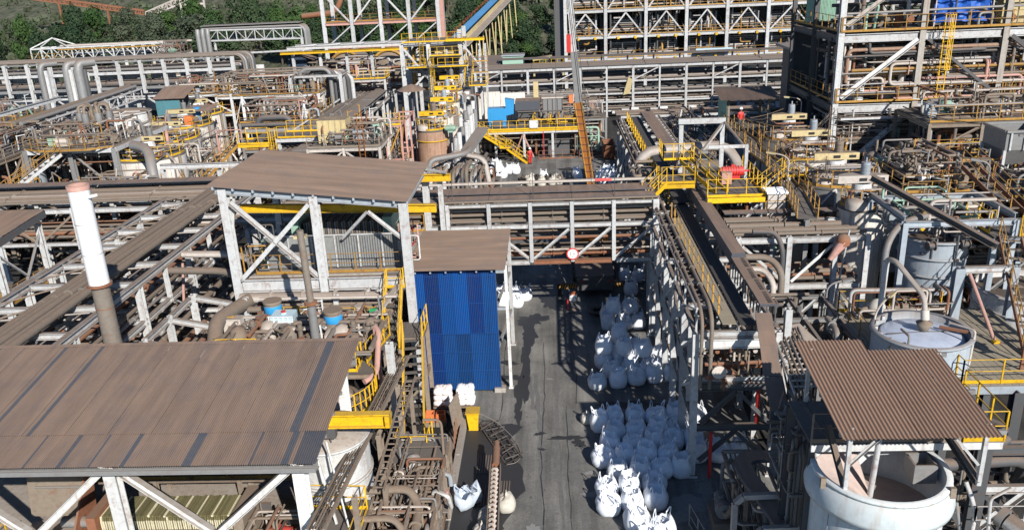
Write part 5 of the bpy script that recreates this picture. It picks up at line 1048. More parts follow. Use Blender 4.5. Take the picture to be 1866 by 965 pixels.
# ---- dark rack between conveyor and boarded deck
t = thing('pipe_rack', 'shaded pipe rack joining the hooded conveyor to the boarded deck', 'pipe rack', (12.5,43,0))
for y in (41.2,44.4):
    for x in (9.6,12.2,14.6,16.2): column(t, x, y, 0, 8.1, .26, WHITE if y < 42 else BLUEW)
    for a, c in ((9.75,12.05),(12.35,14.45),(14.75,16.05)):
        for z in (7.9,5.3,2.8): beam(t, (a,y,z),(c,y,z), .18,.32, WHITE)
    brace(t, (9.8,y-.03,7.6),(12.0,y-.03,5.6), .14, WHITE); brace(t, (14.4,y-.03,7.6),(12.4,y-.03,5.6), .16, WHITE2); brace(t, (12.4,y,3.0),(14.3,y,5.0), .12, WHITE); brace(t, (14.8,y,5.1),(16.0,y,3.0), .14, DARK)
for i in range(7): pipe(t, [(9.4,41.5+i*.44,8.15+.05*(i%2)),(16.2-.3*i,41.5+i*.44,8.15+.05*(i%2))], (.1,.14,.09,.17,.08)[i%5], (PIPE,PIPE,DUSTY,PIPE,PIPEW)[i%5], 8, flange=3)
for i in range(6): pipe(t, [(9.4,41.6+i*.5,5.6),(16,41.6+i*.5,5.6)], (.12,.09,.15)[i%3], (PIPE,RUST,DUSTY)[i%3], 8, flange=3)
pipe(t, [(10.2,40.9,8.5),(11.4,40.9,8.45),(11.7,40.5,7.6),(11.7,40.4,4.2)], .14, DARK, 10, .5); pipe(t, [(9.4,39.6,7.6),(10.8,39.6,7.55),(11.3,39.0,7.0),(11.3,39.0,3.8)], .17, PIPE, 10, .9); pipe(t, [(9.4,39.0,7.2),(10.4,39.0,7.15),(10.8,38.6,6.6),(10.8,38.6,3.5)], .15, PIPEW, 10, .8); pipe(t, [(11.6,38,4.6),(14.4,38.0,4.7),(14.4,38,3.2)], .12, PIPE, 8, .3, flange=1.4); part('red_valve_stem', MB().tube([(14.0,38.2,2.6),(14.0,38.2,4.4)], .12, 8), RUST, t)
for i in range(4): part('tray_cover', MB().bx(9.5+i*1.7,11.15+i*1.7,44.5,45.2,8.35,8.4), ROOF, t)
t = thing('steel_platform', 'dark shaded platforms below the boarded deck and the pipe rack', 'platform', (11.6,35.5,0)); frame(t, 9.9,13.2,33.0,38.5,0,6.0,2,2,[2.6,4.4,5.9],GREY,.22,(.14,.22),'fl',DARK); deck(t, 9.9,13.2,33.0,38.4,4.42, GRATE,'x',.7); deck(t, 9.9,13.2,35.2,38.4,2.6, GRATE,'x',.7); railing(t, [(10,32.95,4.45),(13.1,32.95,4.45)], GREY); railing(t, [(10,35,2.62),(13.1,35,2.62)], YELD); jungle(t, 9.9,13.2,33.2,38.4,.4,6.1, 40, .04,.13,(PIPE,GREY,DARK,DUSTY,PIPEW), 52)
for k in range(4): part('blue_sheet', MB().bx(11.4+.5*k,11.86+.5*k,32.4,34.6,5.1-.05*k,5.14-.05*k), BLUEW, t)
part('hopper_chute', MB().add([(9.7,33.2,6.7),(10.6,33.4,6.7),(12.0,31.2,5.6),(11.2,30.9,5.6),(9.7,33.2,6.6),(10.6,33.4,6.6),(12.0,31.2,5.5),(11.2,30.9,5.5)], [(0,3,2,1),(4,5,6,7),(0,1,5,4),(1,2,6,5),(2,3,7,6),(3,0,4,7)]), PIPEW, t); column(t, 9.75,32.3,2.5,7.9,.28,WHITE)
# ---- tanks behind the deck
t = tank('tank', 'open pale blue tank below the dark slanting beam, right of the windsock', 19.6,41.3,1.62,5.2,8.0, BLUEW, BLACK, 7.5, n=44); jungle(t, 18.4,21.2,39.6,42.6,6.0,9.2, 14, .03,.08,(GREY,PIPEW,DARK), 61); valve(t, (18.7,39.6,7.9),.14,DARK); valve(t, (20.4,39.7,7.9),.14,DARK)
tank('tank', 'blue grey open tank partly hidden behind the curved grey pipe', 19.2,47.0,2.1,4.5,8.2, BLUEW, BLACK, 7.7, n=44)
tank('tank', 'wide pale tank in shade at the right edge beside the brown stair', 23.0,38.2,2.4,3.6,6.2, WHITE2, BLACK, 5.8, n=48)
t = thing('pipe_gantry', 'blue grey gantry with a long dark slanting beam over the pale blue tanks', 'gantry', (18.5,41,6)); beam(t, (16.2,41.6,11.0),(20.2,36.5,8.9), .3,.3, DARK)
for a, c in (((17.0,43.5),(22.2,43.5)),((17.0,38.9),(22.2,38.9))):
    for x in (a[0],c[0]): column(t, x, a[1], 5, 9.4, .26, BLUEW)
    beam(t, (a[0],a[1],9.3),(c[0],c[1],9.3), .22,.3, BLUEW)
for x in (17.0,22.2): beam(t, (x,39,9.55),(x,43.4,9.55), .2,.3, BLUEW)
pipe(t, [(16.0,38.2,4.6),(16.0,38.4,8.5),(16.9,39.2,9.3),(18.4,39.9,9.4)], .16, GREY, 12, 1.3); jungle(t, 17,22,39.2,43.2,8.6,10.2, 16, .04,.1,(WHITE,PIPEW,GREY,MINT), 62); part('grid_roof', MB().bx(20.4,23.4,48.2,51.0,9.1,9.16), DARK, t)
for k in range(12): part('grid_bar', MB().bx(20.4+k*.26,20.48+k*.26,48.2,51.0,9.17,9.2), GREY, t)
# ---- stairs and platforms at the far right
t = thing('stair_platform', 'brown steel stair with yellow rails climbing at the right edge beside the boarded deck', 'stair', (21,35,5.6)); stairs(t, (19.9,31.4,5.4),(21.9,38.6,8.6), .95, RUST, YELD, DUSTY); deck(t, 21.2,27,38.7,41.6,8.6, GRATE,'y',.7); railing(t, [(22.4,38.7,8.6),(27,38.7,8.6)], YEL); railing(t, [(21.2,41.6,8.6),(21.2,39.2,8.6)], YEL); frame(t, 21.3,26.9,38.8,41.5,0,8.5,2,1,[5.5,8.5],BLUEW,.26,(.16,.26),'f',GREY); jungle(t, 21.5,27,40.9,41.5,6.4,8.2, 8,.04,.1,None,63)
t = thing('stair_platform', 'upper brown stair with orange rails leading to the drum platform at the far right', 'stair', (24,46,8)); stairs(t, (24.2,42.4,8.6),(23.4,46.4,10.2), .9, RUST, YELD, DUSTY); deck(t, 20.2,24.4,46.5,51.5,8.3, GRATE,'y',.8); deck(t, 24.6,31,44.5,54,8.8, GRATE,'y',.8); railing(t, [(20.2,46.5,8.3),(22.9,46.5,8.3)], YELD); railing(t, [(24.6,44.5,8.8),(31,44.5,8.8)], YELD); railing(t, [(20.2,51.5,8.3),(24.6,51.5,8.3)], YELD); railing(t, [(25.0,54,8.8),(31,54,8.8)], YEL); frame(t, 20.3,31,46.6,51.4,0,8.2,4,1,[4.2,8.2],GREY,.3,(.18,.3),'f',WHITE); pipe(t, [(25.2,46,8.95),(31,46,9.1)], .3, WHITE, 12); jungle(t, 20.4,30.8,46.8,53.6,4.5,8.0, 40,.05,.16,None,64); jungle(t, 20.4,30,47,54,8.4,9.8, 26,.03,.08,(PIPEW,DUSTY,GREY,YELD,RUST),65)
t = tank('drum_tank', 'small grey drum with a pipe on the far right platform', 24.6,50.0,1.05,8.3,9.6, GREY, None, None, rings=2, roofm=DUSTY, n=28); railing(t, [(23.2,48.8,8.35),(24.2,48.4,8.35),(25.2,48.5,8.35),(25.9,49.2,8.35)], YELD, step=.7)
t = thing('open_bin', 'open topped white sided steel bin on legs at the far right', 'bin', (27.5,50,9))
b = MB(); z0, z1 = 9.5, 11.6; q0 = [(26.9,49.2),(28.3,49.2),(28.3,50.8),(26.9,50.8)]; q1 = [(26.4,48.6),(28.8,48.6),(28.8,51.2),(26.4,51.2)]
b.add([(x,y,z0) for x,y in q0]+[(x,y,z0+1.0) for x,y in q1]+[(x,y,z1) for x,y in q1], [(0,1,5,4),(1,2,6,5),(2,3,7,6),(3,0,4,7),(4,5,9,8),(5,6,10,9),(6,7,11,10),(7,4,8,11)]); part('body', b, GREY, t)
for x in (26.6,27.4,28.5): part('stiffener', MB().bx(x,x+.1,48.5,48.6,z0+1,z1), WHITE, t)
part('top_frame', MB().bar((26.35,48.55,z1),(28.85,48.55,z1),.14,.14).bar((26.35,51.25,z1),(28.85,51.25,z1),.14,.14).bar((26.35,48.6,z1),(26.35,51.2,z1),.14,.14).bar((28.85,48.6,z1),(28.85,51.2,z1),.14,.14), GREY, t)
for x, y in q1: column(t, x, y, 8.8, z0+1, .16, WHITE, 'box', 'leg')
# ---- row of agitated leach tanks with yellow covers
def leach_tank(label, x, y, r, zt, wallm, cov, cw, sgn=1, group=None, rail=YELD):
    t = thing('leach_tank', label, 'tank', (x,y,0), group); b = MB(); b.lathe((x,y,0), [(r,0),(r,zt)], 32); part('wall', b, wallm, t); part('top_deck', MB().lathe((x,y,0), [(r+.02,zt-.15),(r+.02,zt),(.01,zt+.02)], 32), GRATE, t)
    zc = zt+1.15; n = 14; vs = []
    out_ = [(cw*cos(pi*k/n), .15+cw*.62*sin(pi*k/n)) for k in range(n+1)]
    b = MB(); b.add([(x+a, y+c, zc) for a, c in out_]+[(x+a, y+c, zc+.42) for a, c in out_], [(k, k+1, n+2+k, n+1+k) for k in range(n)]+[(n, 0, n+1, 2*n+1), list(range(n+1))[::-1], list(range(n+1, 2*n+2))]); part('drive_cover', b, cov, t)
    for d in (-.15,.55): part('cover_slot', MB().bx(x+cw*d,x+cw*d+cw*.3,y+.12,y+.152,zc+.12,zc+.28), BLACK, t)
    b = MB(); b.lathe((x,y+.3,0), [(cw*.5,zt),(cw*.42,zt+.5),(cw*.36,zc)], 18); part('gearbox_stool', b, WHITE2, t)
    for a in (-.6,.0,.6): part('stool_hole', MB().hcyl((x+cw*.44*sin(a),y+.3-cw*.44*cos(a),zt+.55),(x+cw*.455*sin(a),y+.3-cw*.455*cos(a),zt+.55),.14,10), BLACK, t)
    motor(t, x+.2,y+.5,zc+.75,.7,.24,'z',pick(GREY,DUSTY,BLUEW)); m = [(x+(r-.1)*cos(a), y+(r-.1)*sin(a), zt) for a in [pi+pi*k/9*1.1 for k in range(10)]]; railing(t, m, rail, step=1.2)
    jungle(t, x-r*.8,x+r*.8,y-r*.8,y+r*.3,zt+.05,zt+1.0, 12,.04,.1,(PIPEW,DUSTY,GREY,RUST),int(y*7)); b = MB(); b.lathe((x-r*.45,y-.8,0), [(.01,zt+.62),(.55,zt+.55),(.6,zt+.3),(.6,zt)], 14); part('launder_box', b, PIPEW, t); return t
for i, (x, y, l) in enumerate(((18.25,63.8,'farthest right hand leach tank with a faded yellow drive cover'),(18.0,57.4,'second right hand leach tank from the back with a faded yellow drive cover'),(17.4,50.2,'third right hand leach tank from the back with a faded yellow drive cover'),(17.0,44.6,'nearest right hand leach tank with a pinkish drive cover'))):
    leach_tank(l, x, y, 2.4 if i < 3 else 1.25, 8.7, CONCW if i % 2 else GREY, CREAM if i < 3 else PIPEW, 1.35, group='right hand leach tanks')
t = thing('tank_walkway', 'winding walkway with weathered yellow rails along the left of the right hand leach tanks', 'walkway', (16.6,60,7)); pts = [(14.6,69),(14.9,62),(14.4,58.6),(14.7,54.6),(14.3,51.4),(14.1,47.4),(13.4,42.4)]
for (a, b_), (c, d) in zip(pts, pts[1:]):
    v = Vector((c-a, d-b_, 0)).normalized(); s = Vector((v.y, -v.x, 0))*.55; part('floor_panel', MB().bar((a,b_,8.65),(c,d,8.65),1.0,.06), GRATE, t); railing(t, [(a-abs(s.x),b_,8.7),(c-abs(s.x),d,8.7)], YELD, step=1.1); railing(t, [(a+abs(s.x),b_,8.7),(c+abs(s.x),d,8.7)], YELD, step=1.3)
for x, y in pts: column(t, x, y, 0, 8.6, .24, GREY)
t = thing('wall', 'tall shaded grey wall panels below the walkway of the right hand leach tanks', 'wall', (16.2,62,0))
for i in range(8): part('wall_panel', MB().bx(14.95+.1*(i%2),15.2+.1*(i%2),47.5+i*2.9,50.35+i*2.9,0,8.4), (BLUEW,GREY,CONCW)[i%3], t)
t = thing('roofed_cabin', 'small cabin with teal sheet wall and sagging brown roof by the right leach tanks', 'cabin', (16,69,8.6)); deck(t, 14.2,17.8,67.6,71,8.65, GRATE,'y',.8); 
for i in range(3):
    b = MB(); corr(b, (14.2,67.6+i*1.1,8.65), (0,1,0), (0,0,2.3), 10, .11, .03); part('cladding_sheet', b, MINT, t)
roof(t, (13.6,66.9,11.0), (1,0,0), (0,3.9,.45), 4.8, ROOF, 1.0, .14, .03)
for x in (14.4,17.6): column(t, x, 67.8, 0, 10.9, .18, DUSTY); column(t, x, 70.6, 0, 11.2, .18, DUSTY)
def person(label, x, y, z, rz, shirt, trous, helm, s=1.0):
    t = thing('person', label, 'person', (x,y,z)); M = Matrix.Translation((x,y,z)) @ Matrix.Rotation(rz, 4, 'Z') @ Matrix.Scale(s, 4)
    sk = []; 
    V_ = [((0,0,.95),.15),((0,0,1.15),.14),((0,.01,1.38),.17),((0,.01,1.5),.065),((0,0,1.56),.06),((.1,0,.88),.10),((.11,.02,.48),.07),((.11,0,.08),.05),((.11,-.14,.04),.045),((-.1,0,.88),.10),((-.11,-.03,.48),.07),((-.11,.03,.08),.05),((-.11,-.11,.04),.045),((.21,.01,1.42),.07),((.27,.02,1.15),.05),((.25,-.14,.95),.038),((-.21,.01,1.42),.07),((-.27,.0,1.15),.05),((-.22,-.2,1.02),.038)]
    E = [(0,1),(1,2),(2,3),(3,4),(0,5),(5,6),(6,7),(7,8),(0,9),(9,10),(10,11),(11,12),(2,13),(13,14),(14,15),(2,16),(16,17),(17,18)]
    me = bpy.data.meshes.new('body'); me.from_pydata([tuple(M @ Vector(p)-Vector((x,y,z))) for p, _ in V_], E, []); o = bpy.data.objects.new('body', me); COL.objects.link(o); o.parent = t; LOC[o] = (x,y,z)
    md = o.modifiers.new('skin', 'SKIN'); 
    for i, (_, rr) in enumerate(V_): me.skin_vertices[0].data[i].radius = (rr*s, rr*.8*s)
    me.skin_vertices[0].data[0].use_root = True; o.modifiers.new('sub', 'SUBSURF').levels = 1; o.modifiers['sub'].render_levels = 2; me.materials.append(shirt)
    def P(nm, b, m): part(nm, b.move(M), m, t)
    b = MB(); b.lathe((0,-.01,0), [(.001,1.55),(.07,1.57),(.088,1.64),(.09,1.72),(.07,1.79),(.001,1.81)], 14); P('head', b, SKIN)
    P('nose', MB().bx(-.012,.012,-.115,-.09,1.65,1.69), SKIN)
    for e in (-.035,.035): P('eye', MB().bx(e-.012,e+.012,-.098,-.09,1.69,1.705), INK)
    P('mouth', MB().bx(-.025,.025,-.095,-.088,1.615,1.622), INK)
    b = MB(); b.lathe((0,0,0), [(.155,1.735),(.12,1.74),(.115,1.79),(.07,1.86),(.001,1.875)], 16); P('helmet', b, helm)
    for sg, hx, hy, hz_ in ((1,.25,-.15,.93),(-1,-.22,-.22,1.0)):
        b = MB(); b.bar((hx,hy,hz_),(hx,hy-.02,hz_-.09),.05,.08)
        for k in range(4): b.bar((hx,hy-.03+.02*k,hz_-.09),(hx-.01*sg,hy-.05+.02*k,hz_-.16+.01*abs(k-1.5)),.016,.016)
        b.bar((hx-.02*sg,hy-.04,hz_-.03),(hx-.05*sg,hy-.08,hz_-.09),.018,.018); P('hand', b, SKIN)
    b = MB()
    for sg in (1,-1): b.tube([(.1*sg,0,.93),(.11*sg,.02*sg,.5),(.11*sg,0,.1)], [.13,.1,.075], 10)
    P('trousers', b, trous)
    for sg in (1,-1): P('boot', MB().bx(.11*sg-.05,.11*sg+.05,-.19,.06,0,.11), BLACK)
    return t
person('person in red top and white helmet on the walkway by the teal sheet wall', 15.0,66.0,8.72, .3, RED, DARK, SIGNW)
# ---- yellow railed platform at the elbow of the conveyors
t = thing('transfer_platform', 'bright yellow railed transfer platform where the conveyor meets the pipe bridge', 'platform', (9,49,0))
deck(t, 6.3,8.6,49.2,51.2,9.0, GRATE,'y',.7); deck(t, 8.9,12.2,46.6,52.5,8.8, GRATE,'y',.7); deck(t, 7.0,8.9,51.6,53.4,9.9, GRATE,'y',.7)
railing(t, [(6.6,49.1,9.0),(8.6,49.1,9.0)], YEL, step=.6); railing(t, [(8.9,46.5,8.8),(12.2,46.5,8.8),(12.2,52.5,8.8)], YEL, step=1.0); railing(t, [(7.0,51.5,9.9),(8.9,51.5,9.9)], YEL, step=.6); railing(t, [(7.0,53.4,9.9),(7.0,51.5,9.9)], YEL, step=.6); stairs(t, (9.9,47.4,8.8),(8.4,51.5,9.9), .8, YEL); stairs(t, (5.6,48.6,8.2),(6.7,49.4,9.0), .7, YEL); frame(t, 9.0,12.1,46.7,52.4,0,8.7,1,2,[4.6,8.7],WHITE,.26,(.16,.26),'fr',WHITE); beam(t, (8.9,46.45,8.62),(12.2,46.45,8.62), .08,.3, YEL,'box'); beam(t, (6.5,49.05,8.85),(8.6,49.05,8.85), .08,.24, YEL,'box')
motor(t, 11.0,49.8,9.5,1.3,.3,'x',RED); part('red_gearbox', MB().bx(10.2,10.8,49.0,49.6,8.9,9.6), PINKP, t); part('head_pulley', MB().hcyl((8.9,50.8,9.6),(10.3,50.8,9.6),.4,14), DARK, t); part('grey_cabinet', MB().bx(9.2,9.8,51.6,51.9,9.2,10.4), GREY, t)
for x, y in ((8.7,55.6),(11.4,55.4)): column(t, x, y, 0, 11.6, .28, WHITE)
column(t, 11.9,50.4,8.8,11.0,.2,WHITE); beam(t, (8.5,55.5,11.6),(11.6,55.4,11.6), .3,.36, WHITE,'box'); beam(t, (11.4,55.2,11.4),(8.4,51.2,9.2), .16,.16, WHITE,'box','strut'); beam(t, (11.5,55.2,11.5),(12.1,50.6,10.5), .12,.12, WHITE,'box','strut'); beam(t, (9.6,50.5,10.9),(11.9,50.4,10.9), .16,.2, WHITE,'box')
jungle(t, 9.1,12,46.9,52,5,8.4, 22,.04,.12,None,71)
t = thing('large_pipe', 'fat cream pipe bending over the conveyor left of the yellow transfer platform', 'pipe', (9,58,7)); pipe(t, [(6.05,57.6,5.6),(6.05,57.6,9.2),(12.4,57.9,9.4),(13.1,56.2,7.6)], .36, PIPEW, 16, 1.5, flange=4); jungle(t, 5.2,7.0,53.0,57.2,6.2,8.6, 24,.06,.14,(DARK,DUSTY,GREY,WHITE),72)
stt = thing('access_stair', 'yellow railed stair rising from the transfer platform to the leach tank walkway', 'stair', (13.4,50,8)); stairs(stt, (12.3,49.0,7.9),(14.6,50.8,7.3+1.6), .9, WHITE, YEL); deck(stt, 14.2,15.6,50.2,52.2,8.9, GRATE,'y',.7); railing(stt, [(14.2,50.2,8.9),(15.6,50.2,8.9)], YEL); column(stt, 14.8,51.5,0,8.8,.3,BLUEW); column(stt, 13.0,50.2,0,7.9,.2,BLUEW)
t = thing('valve_house', 'cream topped valve box on a white stand left of the nearest right hand leach tank', 'cabinet', (14.0,46.5,5)); part('box', MB().bx(12.3,13.3,46.2,47.2,7.6,9.0), PIPEW, t); part('lid', MB().bx(12.2,13.4,46.1,47.3,9.0,9.1), SIGNW, t); frame(t, 12.3,13.3,46.2,47.2,0,7.55,1,1,m=WHITE,cs=.2,braces='f'); railing(t, [(12.1,45.9,7.6),(13.4,45.9,7.6)], YELD); jungle(t, 12.3,13.6,45.3,48,3.0,7.4, 26,.04,.12,(WHITE,GREY,MINT,DUSTY),73)
# ================================================================ CLUTTER BETWEEN THE LEFT ROOF AND THE ROAD
t = thing('process_skid', 'tangle of dusty steelwork and pipes between the left foreground roof and the wet slab', 'pipework', (-6.2,28,0))
T_SKID = t; frame(t, -7.3,-4.95,24.6,31.6,0,2.3,2,3,[1.1,2.25],DUSTY,.14,(.1,.14),'lr',DUSTY)
deck(t, -7.2,-5.0,29.8,31.6,2.3, GRATE,'y',.5); deck(t, -6.6,-5.0,26.6,29.4,1.15, GRATE,'y',.5)
jungle(t, -7.3,-4.9,24.4,31.5,.2,2.6, 95, .022,.065,(DUSTY,DUSTY,PIPE,GREY,PIPEW,RUST), 101); jungle(t, -8.4,-6.6,22.5,29,.4,2.8, 44, .03,.08,(DUSTY,PIPE,GREY,WHITE2), 102)
railing(t, [(-6.4,29.9,1.2),(-5.0,29.9,1.2),(-5.0,26.6,1.2)], DUSTY, step=.8, kick=False)
pipe(t, [(-7.6,27.0,2.9),(-5.9,27.0,2.95),(-5.55,26.6,2.4),(-5.5,24.5,2.2)], .17, DUSTY, 10, .5, flange=1.2); pipe(t, [(-7.8,25.2,2.9),(-6.2,25.2,2.95),(-5.8,24.9,2.4),(-5.8,23.8,1.0)], .13, DUSTY, 10, .5); pipe(t, [(-6.0,31.4,3.4),(-5.2,31.4,3.4),(-4.75,28.6,.3)], .06, DUSTY, 8, .3)
for i in range(10): valve(t, (-7.0+.22*i, 25+.55*i, 1.5+.4*(i%3)), .1, (DUSTY,RUST,PIPEW)[i%3], 'xyz'[i%3])
for i, (x, y) in enumerate(((-6.9,30.6),(-6.3,28.2),(-5.6,27.4))): motor(t, x, y, 1.5, .6, .17, 'xy'[i%2], (GREY,DUSTY,RUST)[i])
for k in range(8): part('loose_bar', MB().bar((-7.0+.2*k,23.9+.1*k,.9),(-6.4+.2*k,26.2,1.6+.05*k),.07,.07), (PIPEW,RUST,DUSTY)[k%3], t)
part('flat_bed', MB().bx(-5.4,-4.75,28.4,29.6,.75,.82), GREY, t); part('bed_bucket', MB().cyl((-4.95,29.3),.16,.82,1.25,12,.19), PINKP, t); 
t = thing('cable_tray', 'long dusty cable ladder running diagonally beside the yellow crane beam end', 'cable tray', (-7.6,28,5))
for x in (-8.0,-7.45): beam(t, (x-.35,22.0,4.9),(x+.45,34.6,4.9), .06,.16, DUSTY,'box','side_rail')
for k in range(34): part('rung', MB().bar((-8.32+.023*k,22.2+.36*k,4.86),(-7.78+.023*k,22.2+.36*k,4.86),.06,.04), DUSTY, t)
for k in range(5): pipe(t, [(-8.25+.1*k,22,4.95),(-7.5+.1*k,34.6,4.95)], .028, (BLACK,PIPE,DUSTY)[k%3], 5, name='cable')
for y in (24,28,32): column(t, -7.25+.02*(y-24), y, 0, 4.8, .18, DUSTY)
t = thing('cable_tray', 'second cable ladder climbing past the foot of the yellow stair', 'cable tray', (-6.6,30,4))
for x in (-7.0,-6.6): beam(t, (x-.1,26.0,3.6),(x+.1,33.2,4.6), .05,.14, DUSTY,'box','side_rail')
for k in range(20): part('rung', MB().bar((-7.06+.01*k,26.2+.35*k,3.6+.05*k),(-6.64+.01*k,26.2+.35*k,3.6+.05*k),.05,.04), DUSTY, t)
column(t, -6.8,26.6,0,3.6,.16,DUSTY); column(t, -6.7,32.8,0,4.4,.16,DUSTY)
t = thing('yellow_stair', 'bright yellow stair and landing left of the blue tower', 'stair', (-7,34,0)); deck(t, -7.3,-5.9,31.4,33.0,1.55, GRATE,'y',.5); stairs(t, (-6.75,33.0,1.5),(-7.25,37.4,4.6), .95, YEL); railing(t, [(-7.3,31.35,1.55),(-5.9,31.35,1.55),(-5.9,33.0,1.55)], YEL, step=.7); railing(t, [(-7.3,33.0,1.55),(-7.3,31.35,1.55)], YEL, step=.7)
for x, y in ((-7.2,31.5),(-6.0,31.5),(-6.0,32.9),(-7.2,32.9)): column(t, x, y, 0, 1.5, .12, DUSTY)
deck(t, -8.4,-6.7,37.4,39.2,4.65, GRATE,'y',.6); railing(t, [(-6.75,37.4,4.65),(-6.75,39.1,4.65)], YEL, step=.7); stairs(t, (-8.1,36.0,4.65),(-8.25,38.8,6.7), .8, YEL); railing(t, [(-8.6,38.9,6.7),(-7.75,38.9,6.7),(-7.75,39.3,6.7)], YEL, step=.6); frame(t, -8.4,-6.8,37.5,39.1,0,4.6,1,1,[2.3,4.6],DUSTY,.2,(.12,.2),'f',DUSTY); deck(t, -8.5,-7.7,38.7,39.3,6.7,GRATE,'y',.4)
t = thing('round_walkway', 'curved yellow railed walkway round a tank under the right edge of the left foreground roof', 'walkway', (-9.3,32,4)); n = 12
arc = [(-9.6+1.55*cos(a), 31.9+1.9*sin(a), 4.2) for a in [-1.25+2.1*k/n for k in range(n+1)]]; arc2 = [(-9.6+.75*cos(a), 31.9+1.1*sin(a), 4.2) for a in [-1.25+2.1*k/n for k in range(n+1)]]
for k in range(n): part('floor_panel', MB().add([arc[k],arc[k+1],arc2[k+1],arc2[k],tuple(Vector(arc[k])-Vector((0,0,.06))),tuple(Vector(arc[k+1])-Vector((0,0,.06))),tuple(Vector(arc2[k+1])-Vector((0,0,.06))),tuple(Vector(arc2[k])-Vector((0,0,.06)))], [(0,1,2,3),(4,7,6,5),(0,4,5,1),(2,6,7,3)]), GRATE, t)
railing(t, arc, YEL, step=.9); column(t, -8.6,30.9,0,4.1,.2,DUSTY); column(t, -8.4,32.8,0,4.1,.2,DUSTY)
tank('conditioning_tank', 'dusty round tank inside the curved yellow walkway', -10.2,31.9,1.25,0,4.3, DUSTY, SLURRY, 4.0, rings=1, n=32)
t = thing('column', 'tall white steel column between the curved walkway and the yellow stair', 'column', (-7.45,33,0)); column(t, -7.5,33,0,6.4,.32,WHITE,name='shaft'); pipe(t, [(-8.4,34.5,6.5),(-8.2,34.2,6.4),(-8.15,32.8,5.0),(-8.6,32.2,4.9)], .13, PINKP, 10, .4); pipe(t, [(-8.4,34.4,6.5),(-8.4,34.4,2.0)], .12, PINKP, 10)
equip(T_SKID, -7.2,-5.1,24.8,31.4,1.2,26,501,1.3)
# ---- machinery floor between the left roof and the press house
t = thing('overhead_pipes', 'fat cream pipes and chute plates along the front of the press house floor', 'pipework', (-12,38.6,0)); T2 = t
pipe(t, [(-16.4,39.0,6.3),(-8.0,38.8,6.3)], .27, PIPEW, 14, flange=1.7); pipe(t, [(-15.8,38.3,5.95),(-8.3,38.2,5.95)], .17, PIPE, 12, flange=2.2); pipe(t, [(-15,38.0,6.65),(-8,37.9,6.65)], .09, PIPEW, 8)
for x, y in ((-14.4,38.2),(-12.5,38.0),(-10.2,37.8)): pipe(t, [(x,y+.3,6.0),(x,y,5.9),(x+.1,y-.9,5.6),(x+.1,y-.9,5.2)], .19, (PIPE,PIPEW,DUSTY)[int(x)%3], 12, .5, flange=.8)
part('pale_sheet', MB().add([(-10.8,38.6,5.6),(-9.3,38.3,5.9),(-9.2,37.6,5.2),(-10.9,37.7,5.0)], [(0,1,2,3)]), WHITE2, t); part('green_cloth', MB().bx(-9.3,-8.7,37.3,37.34,5.6,6.25), GREEN, t); beam(t, (-8.0,38.8,6.9),(-9.4,36.0,5.6), .3,.1, CONC,'box','plate'); beam(t, (-10.6,39.1,6.0),(-9.6,39.1,6.6), .5,.16, WHITE2,'box','chute_plate'); beam(t, (-10.0,39.0,6.0),(-9.0,39.0,6.6), .4,.16, WHITE2,'box','chute_plate')
for x in (-11.2,-8.5,-15.9): column(t, x, 38.4, 0, 6.6, .26, WHITE)
for k in range(12): column(t, -16.1+.7*k, 38.95, 3.4, 6.0, .1+.06*(k%2), (DUSTY,RUST,PIPEW,DARK)[k%4], 'box', 'post')
for k in range(5): part('dark_panel', MB().bx(-16.2+1.65*k,-14.75+1.65*k,38.99,39.03,3.4,6.1), (DARK,DUSTY,DARK,RUST,DARK)[k], t)
t = thing('pump_floor', 'crowded dusty pump floor in front of the press house', 'platform', (-12,36,3)); LIFT = [t]; deck(t, -16.5,-8.2,32.6,38.7,3.4, GRATE, 'x',.9)
frame(t, -16.4,-8.3,32.7,38.6,-1.9,3.3,3,2,[1.7,3.3],DUSTY,.24,(.14,.22),'',DUSTY); jungle(t, -16.2,-8.3,32.8,38.5,3.5,4.5, 40, .04,.12,(PIPE,DUSTY,PIPE,RUST,DUSTY,PIPEW,GREY), 111)
equip(t, -16,-8.6,33,38,3.42,30,502,.9); equip(t, -16,-8.4,36.4,38.4,3.42,26,503,1.3)
railing(t, [(-15.9,34.2,3.4),(-14.0,34.2,3.4)], YEL, step=.8); railing(t, [(-14.6,37.9,3.4),(-12.2,37.9,3.4)], YEL, step=.9); railing(t, [(-11.2,37.6,3.4),(-9.0,37.6,3.4)], YEL, step=.9); railing(t, [(-10.2,32.7,3.4),(-9.0,32.7,3.4),(-9.0,33.8,3.4)], YEL, step=.6); railing(t, [(-15.2,32.7,3.4),(-13.6,32.7,3.4)], YEL, step=.8); railing(t, [(-8.7,33.5,3.4),(-8.2,36.5,3.4)], YEL, step=.7)
for i in range(14): valve(t, (-15.6+.52*i, 34.4+1.1*(i%4), 3.8+.25*(i%3)), .15, (DUSTY,PIPE,RUST,PIPEW)[i%4], 'xyz'[i%3])
for i in range(6): b = MB(); x, y = -15.2+1.25*i, 35.2+.7*(i%2); b.lathe((x,y,3.4), [(.01,1.25),(.3,1.15),(.42,.8),(.42,.3),(.3,0)], 14); part('strainer_pot', b, (DUSTY,PIPEW,PIPE)[i%3], t)
